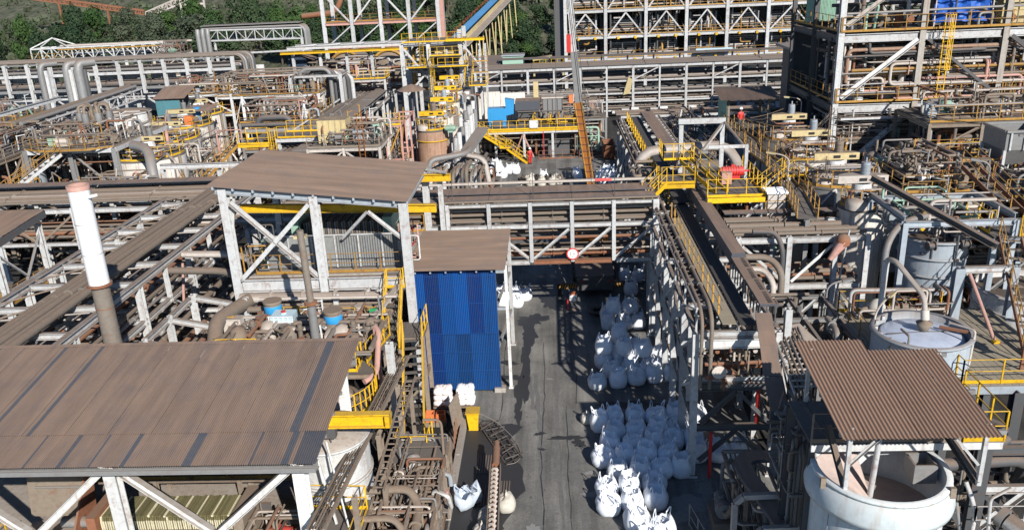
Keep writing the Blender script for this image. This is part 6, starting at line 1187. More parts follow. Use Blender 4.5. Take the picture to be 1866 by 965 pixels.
t = thing('big_duct', 'fat dusty pipe with mitred elbows left of the pump floor', 'pipe', (-16,36,3)); pipe(t, [(-12.6,39.3,6.15),(-15.8,39.4,6.2),(-16.6,36.2,6.3),(-16.3,34.6,5.2),(-16.2,34.2,3.0)], .36, PIPE, 16, .55); part('lagging', MB().tube([(-16.25,34.35,4.6),(-16.2,34.2,2.6)], .42, 16), WHITE2, t); pipe(t, [(-14.6,33.6,3.0),(-15.3,34.6,4.1),(-14.5,36.2,4.8),(-13.9,36.4,4.8)], .34, PIPE, 14, .6); pipe(t, [(-21.2,43.5,7.3),(-17.6,43.4,7.2),(-16.3,41.6,6.9),(-15.9,39.9,6.5)], .2, PIPEW, 12, 1.2); pipe(t, [(-21.2,41.6,7.0),(-18.0,41.6,6.9),(-16.7,40.6,6.6),(-16.4,39.6,6.4)], .2, PIPE, 12, 1.0)
t = thing('bulk_container', 'pale blue square plastic tank in a cage with a red cap on the pump floor', 'tank', (-13.3,36.4,3.4)); LIFT.append(t); part('bottle', MB().bx(-13.85,-12.75,35.9,36.9,3.75,4.75).cyl((-13.3,36.4),.16,4.75,4.83,12), IBC, t); part('cap', MB().cyl((-13.3,36.4),.12,4.83,4.9,12), RED, t); part('pallet', MB().bx(-13.9,-12.7,35.85,36.95,3.42,3.75), RED, t)
for k in range(6): part('cage_bar', MB().bar((-13.88+k*.232,35.87,3.75),(-13.88+k*.232,35.87,4.8),.03,.03), SIGNW, t)
for z in (3.9,4.2,4.5,4.78): part('cage_bar', MB().bx(-13.9,-12.7,35.84,35.87,z,z+.03), SIGNW, t)
part('label_plate', MB().bx(-13.6,-13.1,35.82,35.84,4.1,4.5), GREY, t)
for x, y, l in ((-14.15,37.4,'blue banded dusty drum left of the caged plastic tank'),(-10.75,36.0,'blue banded dusty drum standing right of the thin exhaust pipe')):
    t = thing('drum', l, 'drum', (x,y,3.4), 'blue banded drums'); LIFT.append(t); part('body', MB().cyl((x,y),.42,3.42,4.95,20), DUSTY, t); part('band', MB().lathe((x,y,0), [(.43,4.45),(.44,4.48),(.44,4.8),(.43,4.83)], 20), SKYB, t); part('lid', MB().cyl((x,y),.47,4.95,5.06,20), DUSTY, t)
LIFT.append(pumpset('dusty slurry pump behind the right edge of the left foreground roof', -9.9,34.6,3.42, .4)); LIFT.append(pumpset('slurry pump with a rusty base in the middle of the pump floor', -12.0,34.2,3.42, 1.2, RUST)); LIFT.append(pumpset('slurry pump at the left of the pump floor below the mitred pipe', -14.9,35.0,3.42, .1))
for o in LIFT: o.location.z += 1.75
t = thing('pipe_rack', 'low white pipe rack between the white chimney and the pump floor', 'pipe rack', (-18.6,37,0))
for i, y in enumerate((32.4,35.2,38.0,41.0)):
    for x in (-19.9,-17.2): column(t, x, y, 0, 5.8 if x < -18 else 5.2, .3, WHITE)
    beam(t, (-19.7,y,5.6),(-17.4,y,5.1), .2,.3, WHITE); beam(t, (-19.7,y,3.4),(-17.4,y,3.4), .18,.28, WHITE2)
    if i < 3: beam(t, (-19.9,y+.2,5.65),(-19.9,y+2.6,5.65), .22,.32, WHITE); beam(t, (-17.2,y+.2,5.05),(-17.2,y+2.6,5.05), .22,.32, WHITE); brace(t, (-17.2,y+.2,3.6),(-17.2,y+2.6,4.9), .12, WHITE2)
for k in range(6): pipe(t, [(-19.6+.42*k,31.4,3.65),(-19.6+.42*k,41.5,3.65)], (.1,.15,.08)[k%3], (PIPE,RUST,PIPEW)[k%3], 8, flange=3)
pipe(t, [(-20.6,38,4.4),(-19.6,36.5,4.1),(-18.0,36.2,3.9),(-17.6,34.0,3.9),(-17.6,33.6,1.5)], .38, RUST, 8, .4)
t = thing('roof_canopy', 'plain brown roof corner at the left edge of the view with white legs below', 'roof', (-34,43.5,0)); roof(t, (-38.5,41.2,9.1), (1,0,0), (0,5.0,.35), 8.1, ROOF, amp=.012); part('fascia', MB().add([(-30.4,41.2,9.06),(-30.4,46.2,9.41),(-30.4,46.2,9.0),(-30.4,41.2,8.6),(-30.46,41.2,9.06),(-30.46,46.2,9.41),(-30.46,46.2,9.0),(-30.46,41.2,8.6)], [(0,1,2,3),(7,6,5,4),(0,3,7,4),(1,5,6,2),(2,6,7,3)]), DARK, t)
for y in (41.6,45.8): column(t, -30.8,y,0,8.7,.3,WHITE); column(t, -36,y,0,8.7,.3,WHITE)
brace(t, (-30.8,41.7,8.2),(-30.8,44,6.0), .16, WHITE); brace(t, (-30.8,45.7,8.2),(-30.8,43.6,6.0), .16, WHITE); beam(t, (-30.8,41.8,5.8),(-30.8,45.6,5.8), .2,.3, WHITE); jungle(t, -36,-30.9,41,46,1,6.5, 24,.05,.12,None,121); deck(t, -37,-30.9,41.3,46,5.0,GRATE,'y',.9); railing(t, [(-30.9,41.3,5),(-30.9,46,5)], YELD)
t = thing('lower_pipework', 'rusty pipes and valves on the ground below the slanting white rack', 'pipework', (-25,40,0)); jungle(t, -29.5,-20.2,31,54,.3,4.6, 70, .06,.2,(PIPE,RUST,DUSTY,PIPEW,GREY), 122)
for y in (33,39,45,51): beam(t, (-29,y,3.2),(-20.4,y,3.2), .16,.24, WHITE2); column(t, -29,y,0,3.2,.2,WHITE2); column(t, -20.4,y,0,3.2,.2,WHITE2)
t = thing('ground_pipework', 'mass of pipes and frames in the shade behind the press house', 'pipework', (-14,52,0)); jungle(t, -20,-9.5,48.5,60,.5,6.4, 60, .06,.2,(PIPE,DARK,DUSTY,PIPEW,GREY), 123); frame(t, -20,-9.6,50.5,60,0,6.5,3,2,[3.4,6.5],WHITE,.28,(.18,.3),'f',WHITE)
for i in range(8): pipe(t, [(-24,51+i*.6,6.75),(-9.5,51+i*.6,6.75)], (.1,.16,.09)[i%3], (PIPE,PIPEW,DUSTY)[i%3], 8, flange=5)
t = thing('portal_frame', 'white steel portal frame left of the press house roof', 'frame', (-26.5,60,0)); column(t, -29.9,60.6,0,8.4,.4,WHITE); column(t, -25.4,60.6,0,8.2,.34,WHITE); beam(t, (-30,60.6,8.6),(-22.5,60.6,8.6), .3,.4, WHITE); brace(t, (-29.8,60.7,5.0),(-25.6,60.7,8.0), .12, DUSTY)
# ================================================================ LEFT MIDDLE GROUND
def module(name, label, cat, x0, x1, y0, y1, decks, nx, ny, m, jn, seed, rail=YELD, br='f', mats=None, zj=None, plank=GRATE, sides='fr', cs=.26):
    t = thing(name, label, cat, ((x0+x1)/2,(y0+y1)/2,0)); frame(t, x0,x1,y0,y1,0,decks[-1]-.05,nx,ny,[z-.05 for z in decks],m,cs,(.16,.28),br,m)
    for z in decks:
        deck(t, x0,x1,y0,y1,z, plank,'y',1.0)
        for s in sides: railing(t, {'f':[(x0,y0-.05,z),(x1,y0-.05,z)],'b':[(x0,y1,z),(x1,y1,z)],'r':[(x1+.05,y0,z),(x1+.05,y1,z)],'l':[(x0,y0,z),(x0,y1,z)]}[s], rail if (seed+int(z)+ord(s)) % 3 else DUSTY, step=1.5)
    z0 = 0.3
    for z in decks: jungle(t, x0+.2,x1-.2,y0+.2,y1-.2,z0,z-.3, jn, .05,.16, mats, seed+int(z*10)); z0 = z+.05
    jungle(t, x0+.3,x1-.3,y0+.3,y1-.3,z0,zj or z0+1.6, jn, .04,.12, mats, seed+77)
    A = (x1-x0)*(y1-y0)
    for z in decks: equip(t, x0+.3,x1-.3,y0+.3,y1-.3,z+.02, int(min(34, 8+A*.3)), seed+int(z*7))
    q = random.Random(seed*3)
    for i in range(int(min(18, 6+A*.12))): px, py = q.uniform(x0,x1), q.uniform(y0,y1); pipe(t, [(px,py,.3),(px,py,decks[-1]+q.uniform(-.5,2.2)),(px+q.uniform(-1,1),py,decks[-1]+q.uniform(-.3,2.2))], q.uniform(.03,.08), q.choice((WHITE2,DUSTY,PIPEW,PINKP,GREY,DARK,RUST)), 6)
    cables(t, (x0,y0-.1,decks[-1]+.6),(x1,y0-.1,decks[-1]+.3), 4, .5, seed); cables(t, (x0,y0,decks[0]-.3),(x1,y1,decks[-1]-.3), 3, .8, seed+1); return t
t = module('process_platform', 'six sided looking platform with yellow rails carrying grey cyclones on the left', 'platform', -44.5,-36.8,67,77,[4.8,9.0],2,2,GREY,24,201,YELD,'f',cs=.4)
for i in range(7):
    a = i*2*pi/7; x, y = -40.6+1.25*cos(a), 72+1.25*sin(a); b = MB(); b.tube([(x,y,9.5),(x,y,10.6),(x,y,11.3)], [.12,.3,.3], 12); part('cyclone', b, GREY, t); b = MB(); b.pipe([(x,y,11.2),(x,y,11.9),(-40.6+.4*cos(a),72+.4*sin(a),11.9),(-40.6+.4*cos(a),72+.4*sin(a),10.8)], .14, 8, .4); part('overflow_pipe', b, DUSTY, t)
part('distributor', MB().cyl((-40.6,72),.5,9.2,11.0,16), DUSTY, t); railing(t, [(-36.8,67,9),(-38.6,65.9,9),(-42.6,65.9,9),(-44.5,67,9)], YELD); deck(t, -43,-38.2,65.9,67,9.0,GRATE,'y',1.0); beam(t, (-44.4,66.9,8.8),(-36.9,66.9,8.8), .1,.4, WHITE,'box'); beam(t, (-36.7,67,8.8),(-36.7,77,8.8), .1,.4, WHITE,'box')
t = module('process_platform', 'braced steel platform with a yellow stair at the left edge below the white galleries', 'platform', -54,-45.6,64,76,[5.0,8.6],2,3,DUSTY,26,211,YELD,'fr',cs=.36)
for x, y in ((-53.8,64.2),(-45.8,64.2),(-49.7,64.2)): column(t, x, y, 8.6, 12.2, .34, WHITE2)
beam(t, (-53.8,64.2,12.1),(-45.6,64.2,12.1), .22,.34, WHITE2); beam(t, (-45.7,64.2,12.1),(-45.7,75.8,12.1), .22,.34, WHITE2); brace(t, (-49.6,64.1,11.8),(-45.9,64.1,8.8), .14, PINKP); brace(t, (-49.8,64.1,11.8),(-53.6,64.1,8.8), .14, PINKP); stairs(t, (-45.6,61.0,5.0),(-41.0,66.0,8.8), 1.0, WHITE, YELD); stairs(t, (-47.5,62.8,4.6),(-44.6,67.5,6.6), .9, YELD)
for k in range(3): part('pale_tank', MB().cyl((-51.5+2.6*k,70),1.0,5.1,7.4,18), (MINT,CONC,BLUEW)[k], t)
t = module('process_platform', 'low rusty platform of pumps in front of the grey cyclones', 'platform', -42,-31,61.5,66.2,[3.2,5.6],3,1,DUSTY,22,221,YELD,'f'); part('dark_beam', MB().bx(-41.5,-35,61.2,61.5,6.6,7.3), BLUEW, t); part('white_beam', MB().bx(-42,-31.5,61.0,61.2,5.6,5.85), WHITE, t)
pipe(t, [(-35.4,67.5,9.0),(-33.6,66.5,8.9),(-33.0,65.2,7.2),(-32.8,65.0,3)], .42, GREY, 14, 1.4)
# diagonal truss conveyor
t = thing('conveyor_gallery', 'open trussed conveyor rising to the right behind the grey cyclones', 'conveyor', (-42,80,9)); P, Q = Vector((-48.0,73.5,8.9)), Vector((-47.0,94,9.4)); truss(t, P, Q, (-2.2,.6,0), 1.0, 12, WHITE, .16, .1); pipe(t, [P+Vector((-.6,0,1.3)), Q+Vector((-.6,0,1.3))], .2, GREY, 8); pipe(t, [P+Vector((-1.3,0,1.35)), Q+Vector((-1.3,0,1.35))], .26, PIPE, 8); part('belt', MB().bar(P+Vector((-1.7,.2,.7)), Q+Vector((-1.7,.2,.7)), .8,.06), DARK, t)
for f in (.05,.5,.95): c = P+(Q-P)*f; column(t, c.x,c.y,0,8.9,.34,WHITE); column(t, c.x-2.2,c.y+.6,0,8.9,.34,WHITE)
# concrete tanks wall behind
for i, (x, y, l) in enumerate(((-36.2,71.5,'nearest whitewashed leach tank left of the press house roof'),(-37.8,79.0,'second whitewashed leach tank left of the press house roof'),(-39.4,86.5,'third whitewashed leach tank left of the press house roof with an orange hopper'),(-41.0,94.0,'farthest whitewashed leach tank left of the press house roof'))):
    t = leach_tank(l, x, y, 3.1, 7.4, CONCW, CREAM, 1.5, group='left hand leach tanks', rail=YEL)
    part('rear_platform', MB().bx(x-1.8,x+2.2,y+.8,y+2.4,7.5,7.56), GRATE, t)
    if i == 2: part('orange_hopper', MB().bx(x+.9,x+1.7,y-1.6,y-1.0,7.5,8.5), SAFE_OR, t); part('blue_motor', MB().cyl((x+1.2,y+1.2),.4,7.5,9.0,14), SKYB, t)
    if i == 1: part('green_guard', MB().bx(x-1.6,x-.6,y+1.1,y+1.7,7.6,8.3), GREEN, t); part('pink_pipe', MB().pipe([(x+1,y-2,7.5),(x+1,y-2,8.6),(x+1.4,y-3.0,8.4),(x+1.4,y-3.2,4)],.16,8,.5), PINKP, t)
    pipe(t, [(x-2.4,y-2.2,7.4),(x+.5,y-3.25,6.2),(x+2.6,y-2.2,7.8)], .07, DARK, 6, .6, name='hose'); pipe(t, [(x+3.25,y-1,.5),(x+3.25,y-1,7.4)], .14, DUSTY, 8); pipe(t, [(x+2.9,y-1.8,.5),(x+2.9,y-1.8,7.0)], .1, PIPEW, 8)
t = thing('cabin', 'teal clad cabin with brown roof flaps behind the left hand leach tanks', 'cabin', (-41,90,7)); 
for i in range(3):
    b = MB(); corr(b, (-43+i*.9,88.6,8.0), (1,0,0), (0,0,1.7), 9, .1, .03); part('cladding_sheet', b, TEAL, t)
roof(t, (-43.2,88.3,9.9), (1,0,0), (0,3.6,.9), 3.6, ROOF, 1.2,.12,.02); roof(t, (-39.2,86.6,8.7), (1,0,0), (0,2.6,.3), 3.0, ROOF, 1.0,.12,.02); part('back_wall', MB().bx(-43,-40.3,91,91.1,7.5,10), DARK, t); 
for x in (-42.9,-40.4): column(t, x, 88.8, 0, 9.8, .2, DARK)
tank('tank', 'pale round tank behind the teal cabin', -46.5,89,2.4,0,8.6, WHITE2, None, None, rings=2, roofm=GREY, n=30)
# pump modules right of the left hand leach tanks
t = module('process_platform', 'crowded pipe platform between the left hand leach tanks and the yellow bridge', 'platform', -30.2,-26.2,69,82,[2.2,4.0],1,3,WHITE2,18,231,YELD,'r',cs=.24,zj=5)
wl = thing('wall', 'whitewashed stained wall panels running back along the left hand leach tanks', 'wall', (-35,88,0))
for i in range(11):
    a, c = Vector((-33.1-.9*i,69+3.6*i,0)), Vector((-33.1-.9*(i+.985),69+3.6*(i+.985),0)); part('wall_panel', MB().bar(a+Vector((0,0,3.5)), c+Vector((0,0,3.5)), .25, 7.0), (CONCW,WHITE2,CONCW,CONC)[i%4], wl); pipe(wl, [tuple(a+Vector((.4,0,.2))),tuple(a+Vector((.4,0,7.2))),tuple(a+Vector((-.8,1.2,7.6)))], .12, (PIPEW,GREY,DUSTY)[i%3], 8, .4); cables(wl, tuple(a+Vector((.5,0,6.5))), tuple(c+Vector((.5,0,5.6))), 3, 1.2, i)
jungle(wl, -37,-32.2,69,84,4.5,7.8, 26, .04,.1, (DARK,DUSTY,PIPEW,GREY,PINKP), 77)
for k in range(9): pipe(t, [(-30+.4*k,76+.4*k,1.6),(-30+.4*k,76+.4*k,5.0)], .16, (PIPEW,GREY,DUSTY)[k%3], 8, flange=2)
t = module('process_platform', 'grey steel platform with dark ducts behind the yellow bridge', 'platform', -33,-25.5,86,96,[4.5,7.4],2,2,GREY,26,241,YELD,'f'); pipe(t, [(-31,85.8,4.2),(-31,85.8,7.9),(-27.5,85.8,7.9),(-27.5,85.8,4.2)], .3, DARK, 10, .8); pipe(t, [(-32.6,85.5,7.2),(-22,85.5,7.2)], .2, DARK, 8, flange=3); pipe(t, [(-32.6,85.3,6.6),(-22,85.3,6.6)], .26, GREY, 8, flange=3)
for i, (x, y, l) in enumerate(((-33.0,100,'rust streaked white tank behind the dark ducts'),(-29.5,100.5,'cream tank right of the rust streaked white tank'))): tank('tank', l, x, y, 1.9, 0, 8.4, CONCW, None, None, rings=2, roofm=DUSTY, n=28)
t = module('process_platform', 'faded platform full of pumps above the rust streaked tanks', 'platform', -40,-27.6,98,106,[8.6],4,2,WHITE2,40,251,YELD,'f',zj=11)
t = thing('clad_cabin', 'small dark blue clad cabin with a brown roof in front of the trees', 'cabin', (-33,112,0)); 
b = MB(); corr(b, (-34.6,110.5,9.0), (1,0,0), (0,0,2.6), 14, .17, .03); part('front_wall', b, BLUED, t); b = MB(); corr(b, (-32.2,110.5,9.0), (0,1,0), (0,0,2.6), 12, .2, .03); part('side_wall', b, BLUED, t); part('roof_left', MB().add([(-34.9,110.2,11.4),(-33.4,110.2,12.2),(-33.4,113,12.2),(-34.9,113,11.4)],[(0,1,2,3)]), ROOF, t); part('roof_right', MB().add([(-33.4,110.2,12.2),(-31.2,110.2,11.2),(-31.2,113,11.2),(-33.4,113,12.2)],[(0,1,2,3)]), ROOF, t); part('gable', MB().add([(-34.6,110.48,11.6),(-32.2,110.48,11.6),(-33.4,110.48,12.15)],[(0,1,2)]), BLUED, t); deck(t, -35,-28,109.5,113.5,9.0,GRATE,'y',1.4); railing(t, [(-35,109.5,9),(-28,109.5,9)], YELD); frame(t, -35,-28.2,109.6,113.4,0,8.9,2,1,[5,8.9],WHITE,.3,(.2,.3),'f',GREY); jungle(t, -31,-28,109.8,113,9,11, 14,.05,.14,None,261)
# central twin rack with a yellow bridge
t = thing('pipe_rack', 'twin pipe rack of grey covered trays running away behind the press house roof', 'pipe rack', (-22,92,0))
for y in range(66,122,7):
    for x in (-25.6,-20.6): column(t, x, y, 0, 6.9, .34, WHITE)
    beam(t, (-25.4,y,6.75),(-20.8,y,6.75), .2,.32, WHITE)
for a in range(66,115,7):
    for x in (-25.6,-20.6): beam(t, (x,a+.2,6.72),(x,a+6.8,6.72), .2,.36, WHITE)
for k in range(9): x = -25.3+.5*k; pipe(t, [(x,62,7.1),(x,119,7.1)], (.13,.2,.16)[k%3], (PIPE,DARK,GREY)[k%3], 8, flange=8)
for i in range(8): part('tray_cover', MB().bx(-22.6,-20.9,63+i*7,69.9+i*7,7.5+.02*(i%2),7.56+.02*(i%2)), GREY, t)
for k in range(36): part('idler', MB().hcyl((-25.9,67+1.4*k,7.3),(-25.4,67+1.4*k,7.6),.12,6), WHITE, t)
t = thing('yellow_bridge', 'bright yellow railed footbridge over the grey covered trays behind the press house roof', 'walkway', (-23.5,73,8)); deck(t, -26.9,-20.0,72.6,75.4,8.2,GRATE,'y',.9); deck(t, -28.0,-26.9,71.8,74.0,7.9,GRATE,'y',.9)
railing(t, [(-24.6,72.5,8.2),(-20.0,72.5,8.2),(-20.0,75.4,8.2)], YEL, step=.8); railing(t, [(-24.6,75.4,8.2),(-20.0,75.4,8.2)], YEL, step=.8); railing(t, [(-28.0,71.7,7.9),(-25.2,71.7,7.9)], YEL, step=.9); railing(t, [(-28.0,74,7.9),(-26,74.0,7.9)], YEL, step=.9); beam(t, (-24.8,72.4,8.0),(-19.9,72.4,8.0), .12,.3, WHITE,'box'); beam(t, (-28.0,71.65,7.75),(-25.2,71.65,7.75), .08,.24, YEL,'box'); stairs(t, (-30.6,68.6,5.4),(-28.4,72.2,7.9), .8, YELD); ladder(t, -25.0,72.4,4.0,8.2, YEL); ladder(t, -20.2,72.4,3.0,7.6, YELD, cage=False)
for x in (-24.6,-20.3): column(t, x, 72.7, 0, 8.0, .3, WHITE)
t = thing('yellow_landing', 'yellow railed landing at the far end of the grey covered trays', 'walkway', (-24,108,8)); deck(t, -26.5,-21,106,109,9.0,GRATE,'y',1.1); railing(t, [(-26.5,106,9),(-21,106,9),(-21,109,9)], YEL, step=.9); stairs(t, (-28.2,103.4,7.0),(-26.6,106.8,9.0), .9, YEL); frame(t, -26.4,-21.1,106.1,108.9,0,8.9,1,1,m=WHITE)
t = thing('pipe_loops', 'grey and black pipe loops left of the yellow landing', 'pipework', (-27,100,0))
for k in range(6): pipe(t, [(-30+.7*k,99.5+.5*k,4),(-30+.7*k,99.5+.5*k,11.2-.2*k),(-26.4+.4*k,99.8+.5*k,11.2-.2*k),(-26.4+.4*k,99.8+.5*k,6)], .26, (GREY,DARK,WHITE)[k%3], 10, 1.0)
frame(t, -31,-25,99,103,0,10.6,1,1,[6,10.6],WHITE,.34,(.2,.3))
# ================================================================ MIDDLE AND FAR STRUCTURES
# module behind the press house roof
t = module('process_platform', 'two storey rusty pipe platform behind the right end of the press house roof', 'platform', -20.2,-14.2,66.5,74,[2.6,5.8,8.4],2,2,PIPEW,22,301,YELD,'f',cs=.2); ladder(t, -15.6,66.3,5.8,10.4, ORANGE, cage=False); part('fluted_tank', MB().bx(-19.6,-17.2,68,70,8.5,10.4), CREAM, t)
for k in range(5): part('tank_rib', MB().bx(-19.6+.5*k,-19.5+.5*k,67.92,68,8.5,10.4), CREAM, t)
t = module('process_platform', 'platform of pumps with a yellow rail right behind the press house roof', 'platform', -20,-12.4,58.5,64,[3.0,6.0],3,1,GREY,26,306,YEL,'f',cs=.2)
t = module('pipe_tower', 'cluster of upright grey and white pipes right of the press house roof', 'pipes', -9.6,-5.2,58.5,66,[4.2],1,2,DARK,20,311,YELD,'f',sides='',mats=(DARK,GREY,WHITE,PIPE,DUSTY),cs=.2)
for k in range(16): x, y = -9.4+.27*k, 59+.5*(k%5); pipe(t, [(x,y,.3),(x,y,7.3+.12*(k%6)),(x+.3,y+4.6,7.4+.12*(k%6))], .1+.03*(k%3), (GREY,WHITE,DARK,PIPE)[k%4], 8, .6, flange=2)
pipe(t, [(-9.4,60.2,6.6),(-9.2,60.2,8.5),(-6.6,61.5,8.6),(-5.9,65,8.9)], .24, GREY, 10, .6); part('grey_duct', MB().bar((-6.6,62.2,8.6),(-5.6,66.0,9.6),.9,.3), GREY, t); pipe(t, [(-7.5,62,8.6),(-5.2,61.6,8.2),(-4.9,61.5,6.2)], .2, PIPEW, 10, .6)
# column of stacked yellow covered tanks
for i, (x, y, l) in enumerate(((-11.4,78,'nearest of the central tanks, terracotta sided with a bright yellow cover'),(-11.2,85,'second central tank with a bright yellow cover'),(-11.6,91.5,'third central tank with a bright yellow cover'),(-11.9,98.5,'fourth central tank with a bright yellow cover below the white steel tower'))):
    t = leach_tank(l, x, y, 1.5, 7.6+.25*i, TERRA if i == 0 else CONCW, YEL, 1.2, group='central tanks with yellow covers', rail=YEL); part('yellow_hoop', MB().lathe((x,y,0), [(1.53,6.5),(1.57,6.5),(1.57,6.62),(1.53,6.62)], 28), YEL, t)
t = thing('pipe_bank', 'white vertical pipes and ducts standing right of the central yellow covered tanks', 'pipes', (-8.6,85,0))
equip(t, -12,-9,74,100,7.4,20,581,1.4)
for k in range(14): x, y = -9.0+.22*(k%4), 76+1.3*k; pipe(t, [(x,y,0),(x,y,7+.25*(k%5))], .24, (WHITE,WHITE2,GREY)[k%3], 10, flange=2.5)
for k in range(6): part('wall_panel', MB().bx(-9.4,-9.3,76+3*k,78.9+3*k,.1,6.5), WHITE2, t)
t = thing('stair_tower', 'weathered yellow scaffold stair left of the central yellow covered tanks', 'stair', (-14,77,0)); frame(t, -14.8,-13.4,72.5,80,0,9,1,3,[3,6,9],PINKP,.14,(.1,.14),'fl',YELD); stairs(t, (-14.1,73,0),(-14.1,76.2,3), .8, YELD); stairs(t, (-14.1,79.6,3),(-14.1,76.4,6), .8, YELD); stairs(t, (-14.1,73,6),(-14.1,76.2,9), .8, YELD); railing(t, [(-14.8,72.5,9),(-13.4,72.5,9)], YEL); jungle(t, -14.7,-12.6,71,74,.5,6, 18,.05,.1,(YELD,PINKP,PIPEW,DUSTY),321); part('umbrella_roof', MB().lathe((-14,83.5,10.6), [(1.5,-.1),(.9,.25),(.01,.5)], 8), ROOF, t); column(t, -14,83.5,0,10.6,.14,DARK)
# yard platform with blue machine
t = thing('yard_platform', 'long yellow railed platform above the yard carrying grey boxes', 'platform', (-3.5,99,0)); deck(t, -10.2,3.6,97,102.5,3.55,GRATE,'y',1.1); frame(t, -10.1,3.5,97.1,102.4,0,3.45,4,1,[3.45],WHITE,.28,(.18,.3)); railing(t, [(-9.9,96.95,3.55),(3.6,96.95,3.55),(3.6,102.4,3.55)], YEL, step=1.0); beam(t, (-10.2,96.9,3.4),(3.6,96.9,3.4), .1,.22, YEL,'box'); beam(t, (-10.2,96.92,3.16),(3.6,96.92,3.16), .1,.2, WHITE,'box'); brace(t, (-4.6,97,.2),(-3.4,97,3.0), .14, PINKP); brace(t, (-2.2,97,.2),(-3.4,97,3.0), .14, PINKP); stairs(t, (-5.4,95.6,1.7),(-9.6,96.4,4.2), .9, YEL); stairs(t, (-2.8,94.8,.05),(-5.2,95.5,1.7), .9, YEL); railing(t, [(-6.1,95.0,1.75),(-4.8,95.0,1.75)], YEL, step=.6); jungle(t, -9.8,3.4,97.5,102,.3,3.2, 44,.06,.16,(DARK,PIPE,RUST,DUSTY,GREY),331); railing(t, [(-1.6,96.6,0),(2.6,96.6,0)], RUST, h=1.0); deck(t, -5.8,-4.5,95.0,96.0,1.72,GRATE,'y',.6)
part('dark_wall', MB().bx(-1.2,2.2,98.6,98.8,.05,2.9), DARK, t); part('notice_board', MB().bx(-2.6,-1.6,96.8,96.85,3.7,4.6), WHITE2, t); part('red_pipe', MB().pipe([(-1.0,96.9,3.3),(-1.0,96.9,.1)],.06,6), RED, t)
jungle(t, -4,3.4,98,102,3.7,5.4, 26,.05,.14,(YELD,DARK,DUSTY,GREY,YEL),332)
t = thing('blue_machine', 'bright blue enclosed machine on the yard platform', 'machine', (-6.4,99.5,3.6)); part('body', MB().bx(-7.6,-5.4,98.8,100.4,4.2,5.8).bx(-7.5,-5.5,98.9,100.3,3.6,4.2), SKYB, t); part('hood', MB().add([(-5.4,98.9,4.9),(-4.5,98.9,5.1),(-4.5,100.2,5.1),(-5.4,100.2,4.9),(-5.5,98.9,6.9),(-4.4,98.9,6.7),(-4.4,100.2,6.7),(-5.5,100.2,6.9)],[(0,3,2,1),(4,5,6,7),(0,1,5,4),(1,2,6,5),(2,3,7,6),(3,0,4,7)]), SKYB, t); part('door_panel', MB().bx(-7.3,-6.6,98.77,98.8,4.4,5.4), SKYB, t); part('guard', MB().bx(-7.0,-5.8,98.3,98.35,3.6,4.5), DARK, t)
t = thing('control_hut', 'dusty brown hut right of the blue machine', 'hut', (-2.9,100.6,3.6)); part('walls', MB().bx(-4.0,-1.6,99.8,101.6,3.6,5.4), DARK, t); part('roof', MB().bx(-4.3,-1.3,99.2,101.8,5.4,6.5), ROOF, t)
t = thing('transformer_box', 'ribbed grey cabinet right of the dusty brown hut', 'cabinet', (.3,100.8,3.6)); part('body', MB().bx(-1.0,1.4,100,101.8,4.0,6.6), GREY, t); part('top', MB().bx(-1.1,1.5,99.9,101.9,6.6,6.75), PIPEW, t)
for k in range(5): part('rib', MB().bx(-1.0+.58*k,-.93+.58*k,99.93,100,4.0,6.6), DARK, t)
t = thing('wall', 'stained concrete wall behind the blue machine', 'wall', (-6.2,103,0)); part('wall_panel', MB().bx(-9.3,-6.3,103,103.4,0,7.2), CONCW, t); part('wall_panel', MB().bx(-6.27,-3.2,103,103.4,0,7.0), CONCW, t)
t = thing('beam_post', 'tall weathered yellow box post between the blue machine and the ribbed cabinet', 'post', (-1.6,102,0)); part('post', MB().bx(-2.1,-1.5,101.9,102.4,0,8.4), CREAM, t); part('collar', MB().bx(-2.2,-1.4,101.8,102.5,5.8,6.1), CREAM, t)
person('person in red overalls and a white helmet at the foot of the yard stair', -2.6,94.2,.01,.2,RED,RED,SIGNW,1.05)
t = thing('pipework', 'pale green pipe arch and rusty pumps at the right end of the yard platform', 'pipework', (4.6,99,0)); pipe(t, [(3.9,98.6,3.2),(5.6,98.6,3.2),(5.6,98.6,.3)], .14, MINT, 10, .4); jungle(t, 2.2,5.4,97.4,101,.2,3.0, 26,.05,.13,(RUST,DUSTY,MINT,GREY),341); railing(t, [(3.2,96.2,0),(6.2,96.2,0)], RUST)
t = thing('rusty_skip', 'rusty steel skip by the right hand end of the yard', 'skip', (6.6,96,0)); part('body', MB().add([(6.0,95,.1),(7.3,95,.1),(7.3,98,.1),(6.0,98,.1),(6.0,94.4,1.7),(7.3,94.4,1.7),(7.3,98.4,1.7),(6.0,98.4,1.7)],[(0,3,2,1),(0,1,5,4),(1,2,6,5),(2,3,7,6),(3,0,4,7)]), RUST, t); part('rim', MB().bar((6,94.4,1.72),(7.3,94.4,1.72),.1,.1).bar((6,98.4,1.72),(7.3,98.4,1.72),.1,.1).bar((6,94.4,1.72),(6,98.4,1.72),.1,.1).bar((7.3,94.4,1.72),(7.3,98.4,1.72),.1,.1), RUST, t)
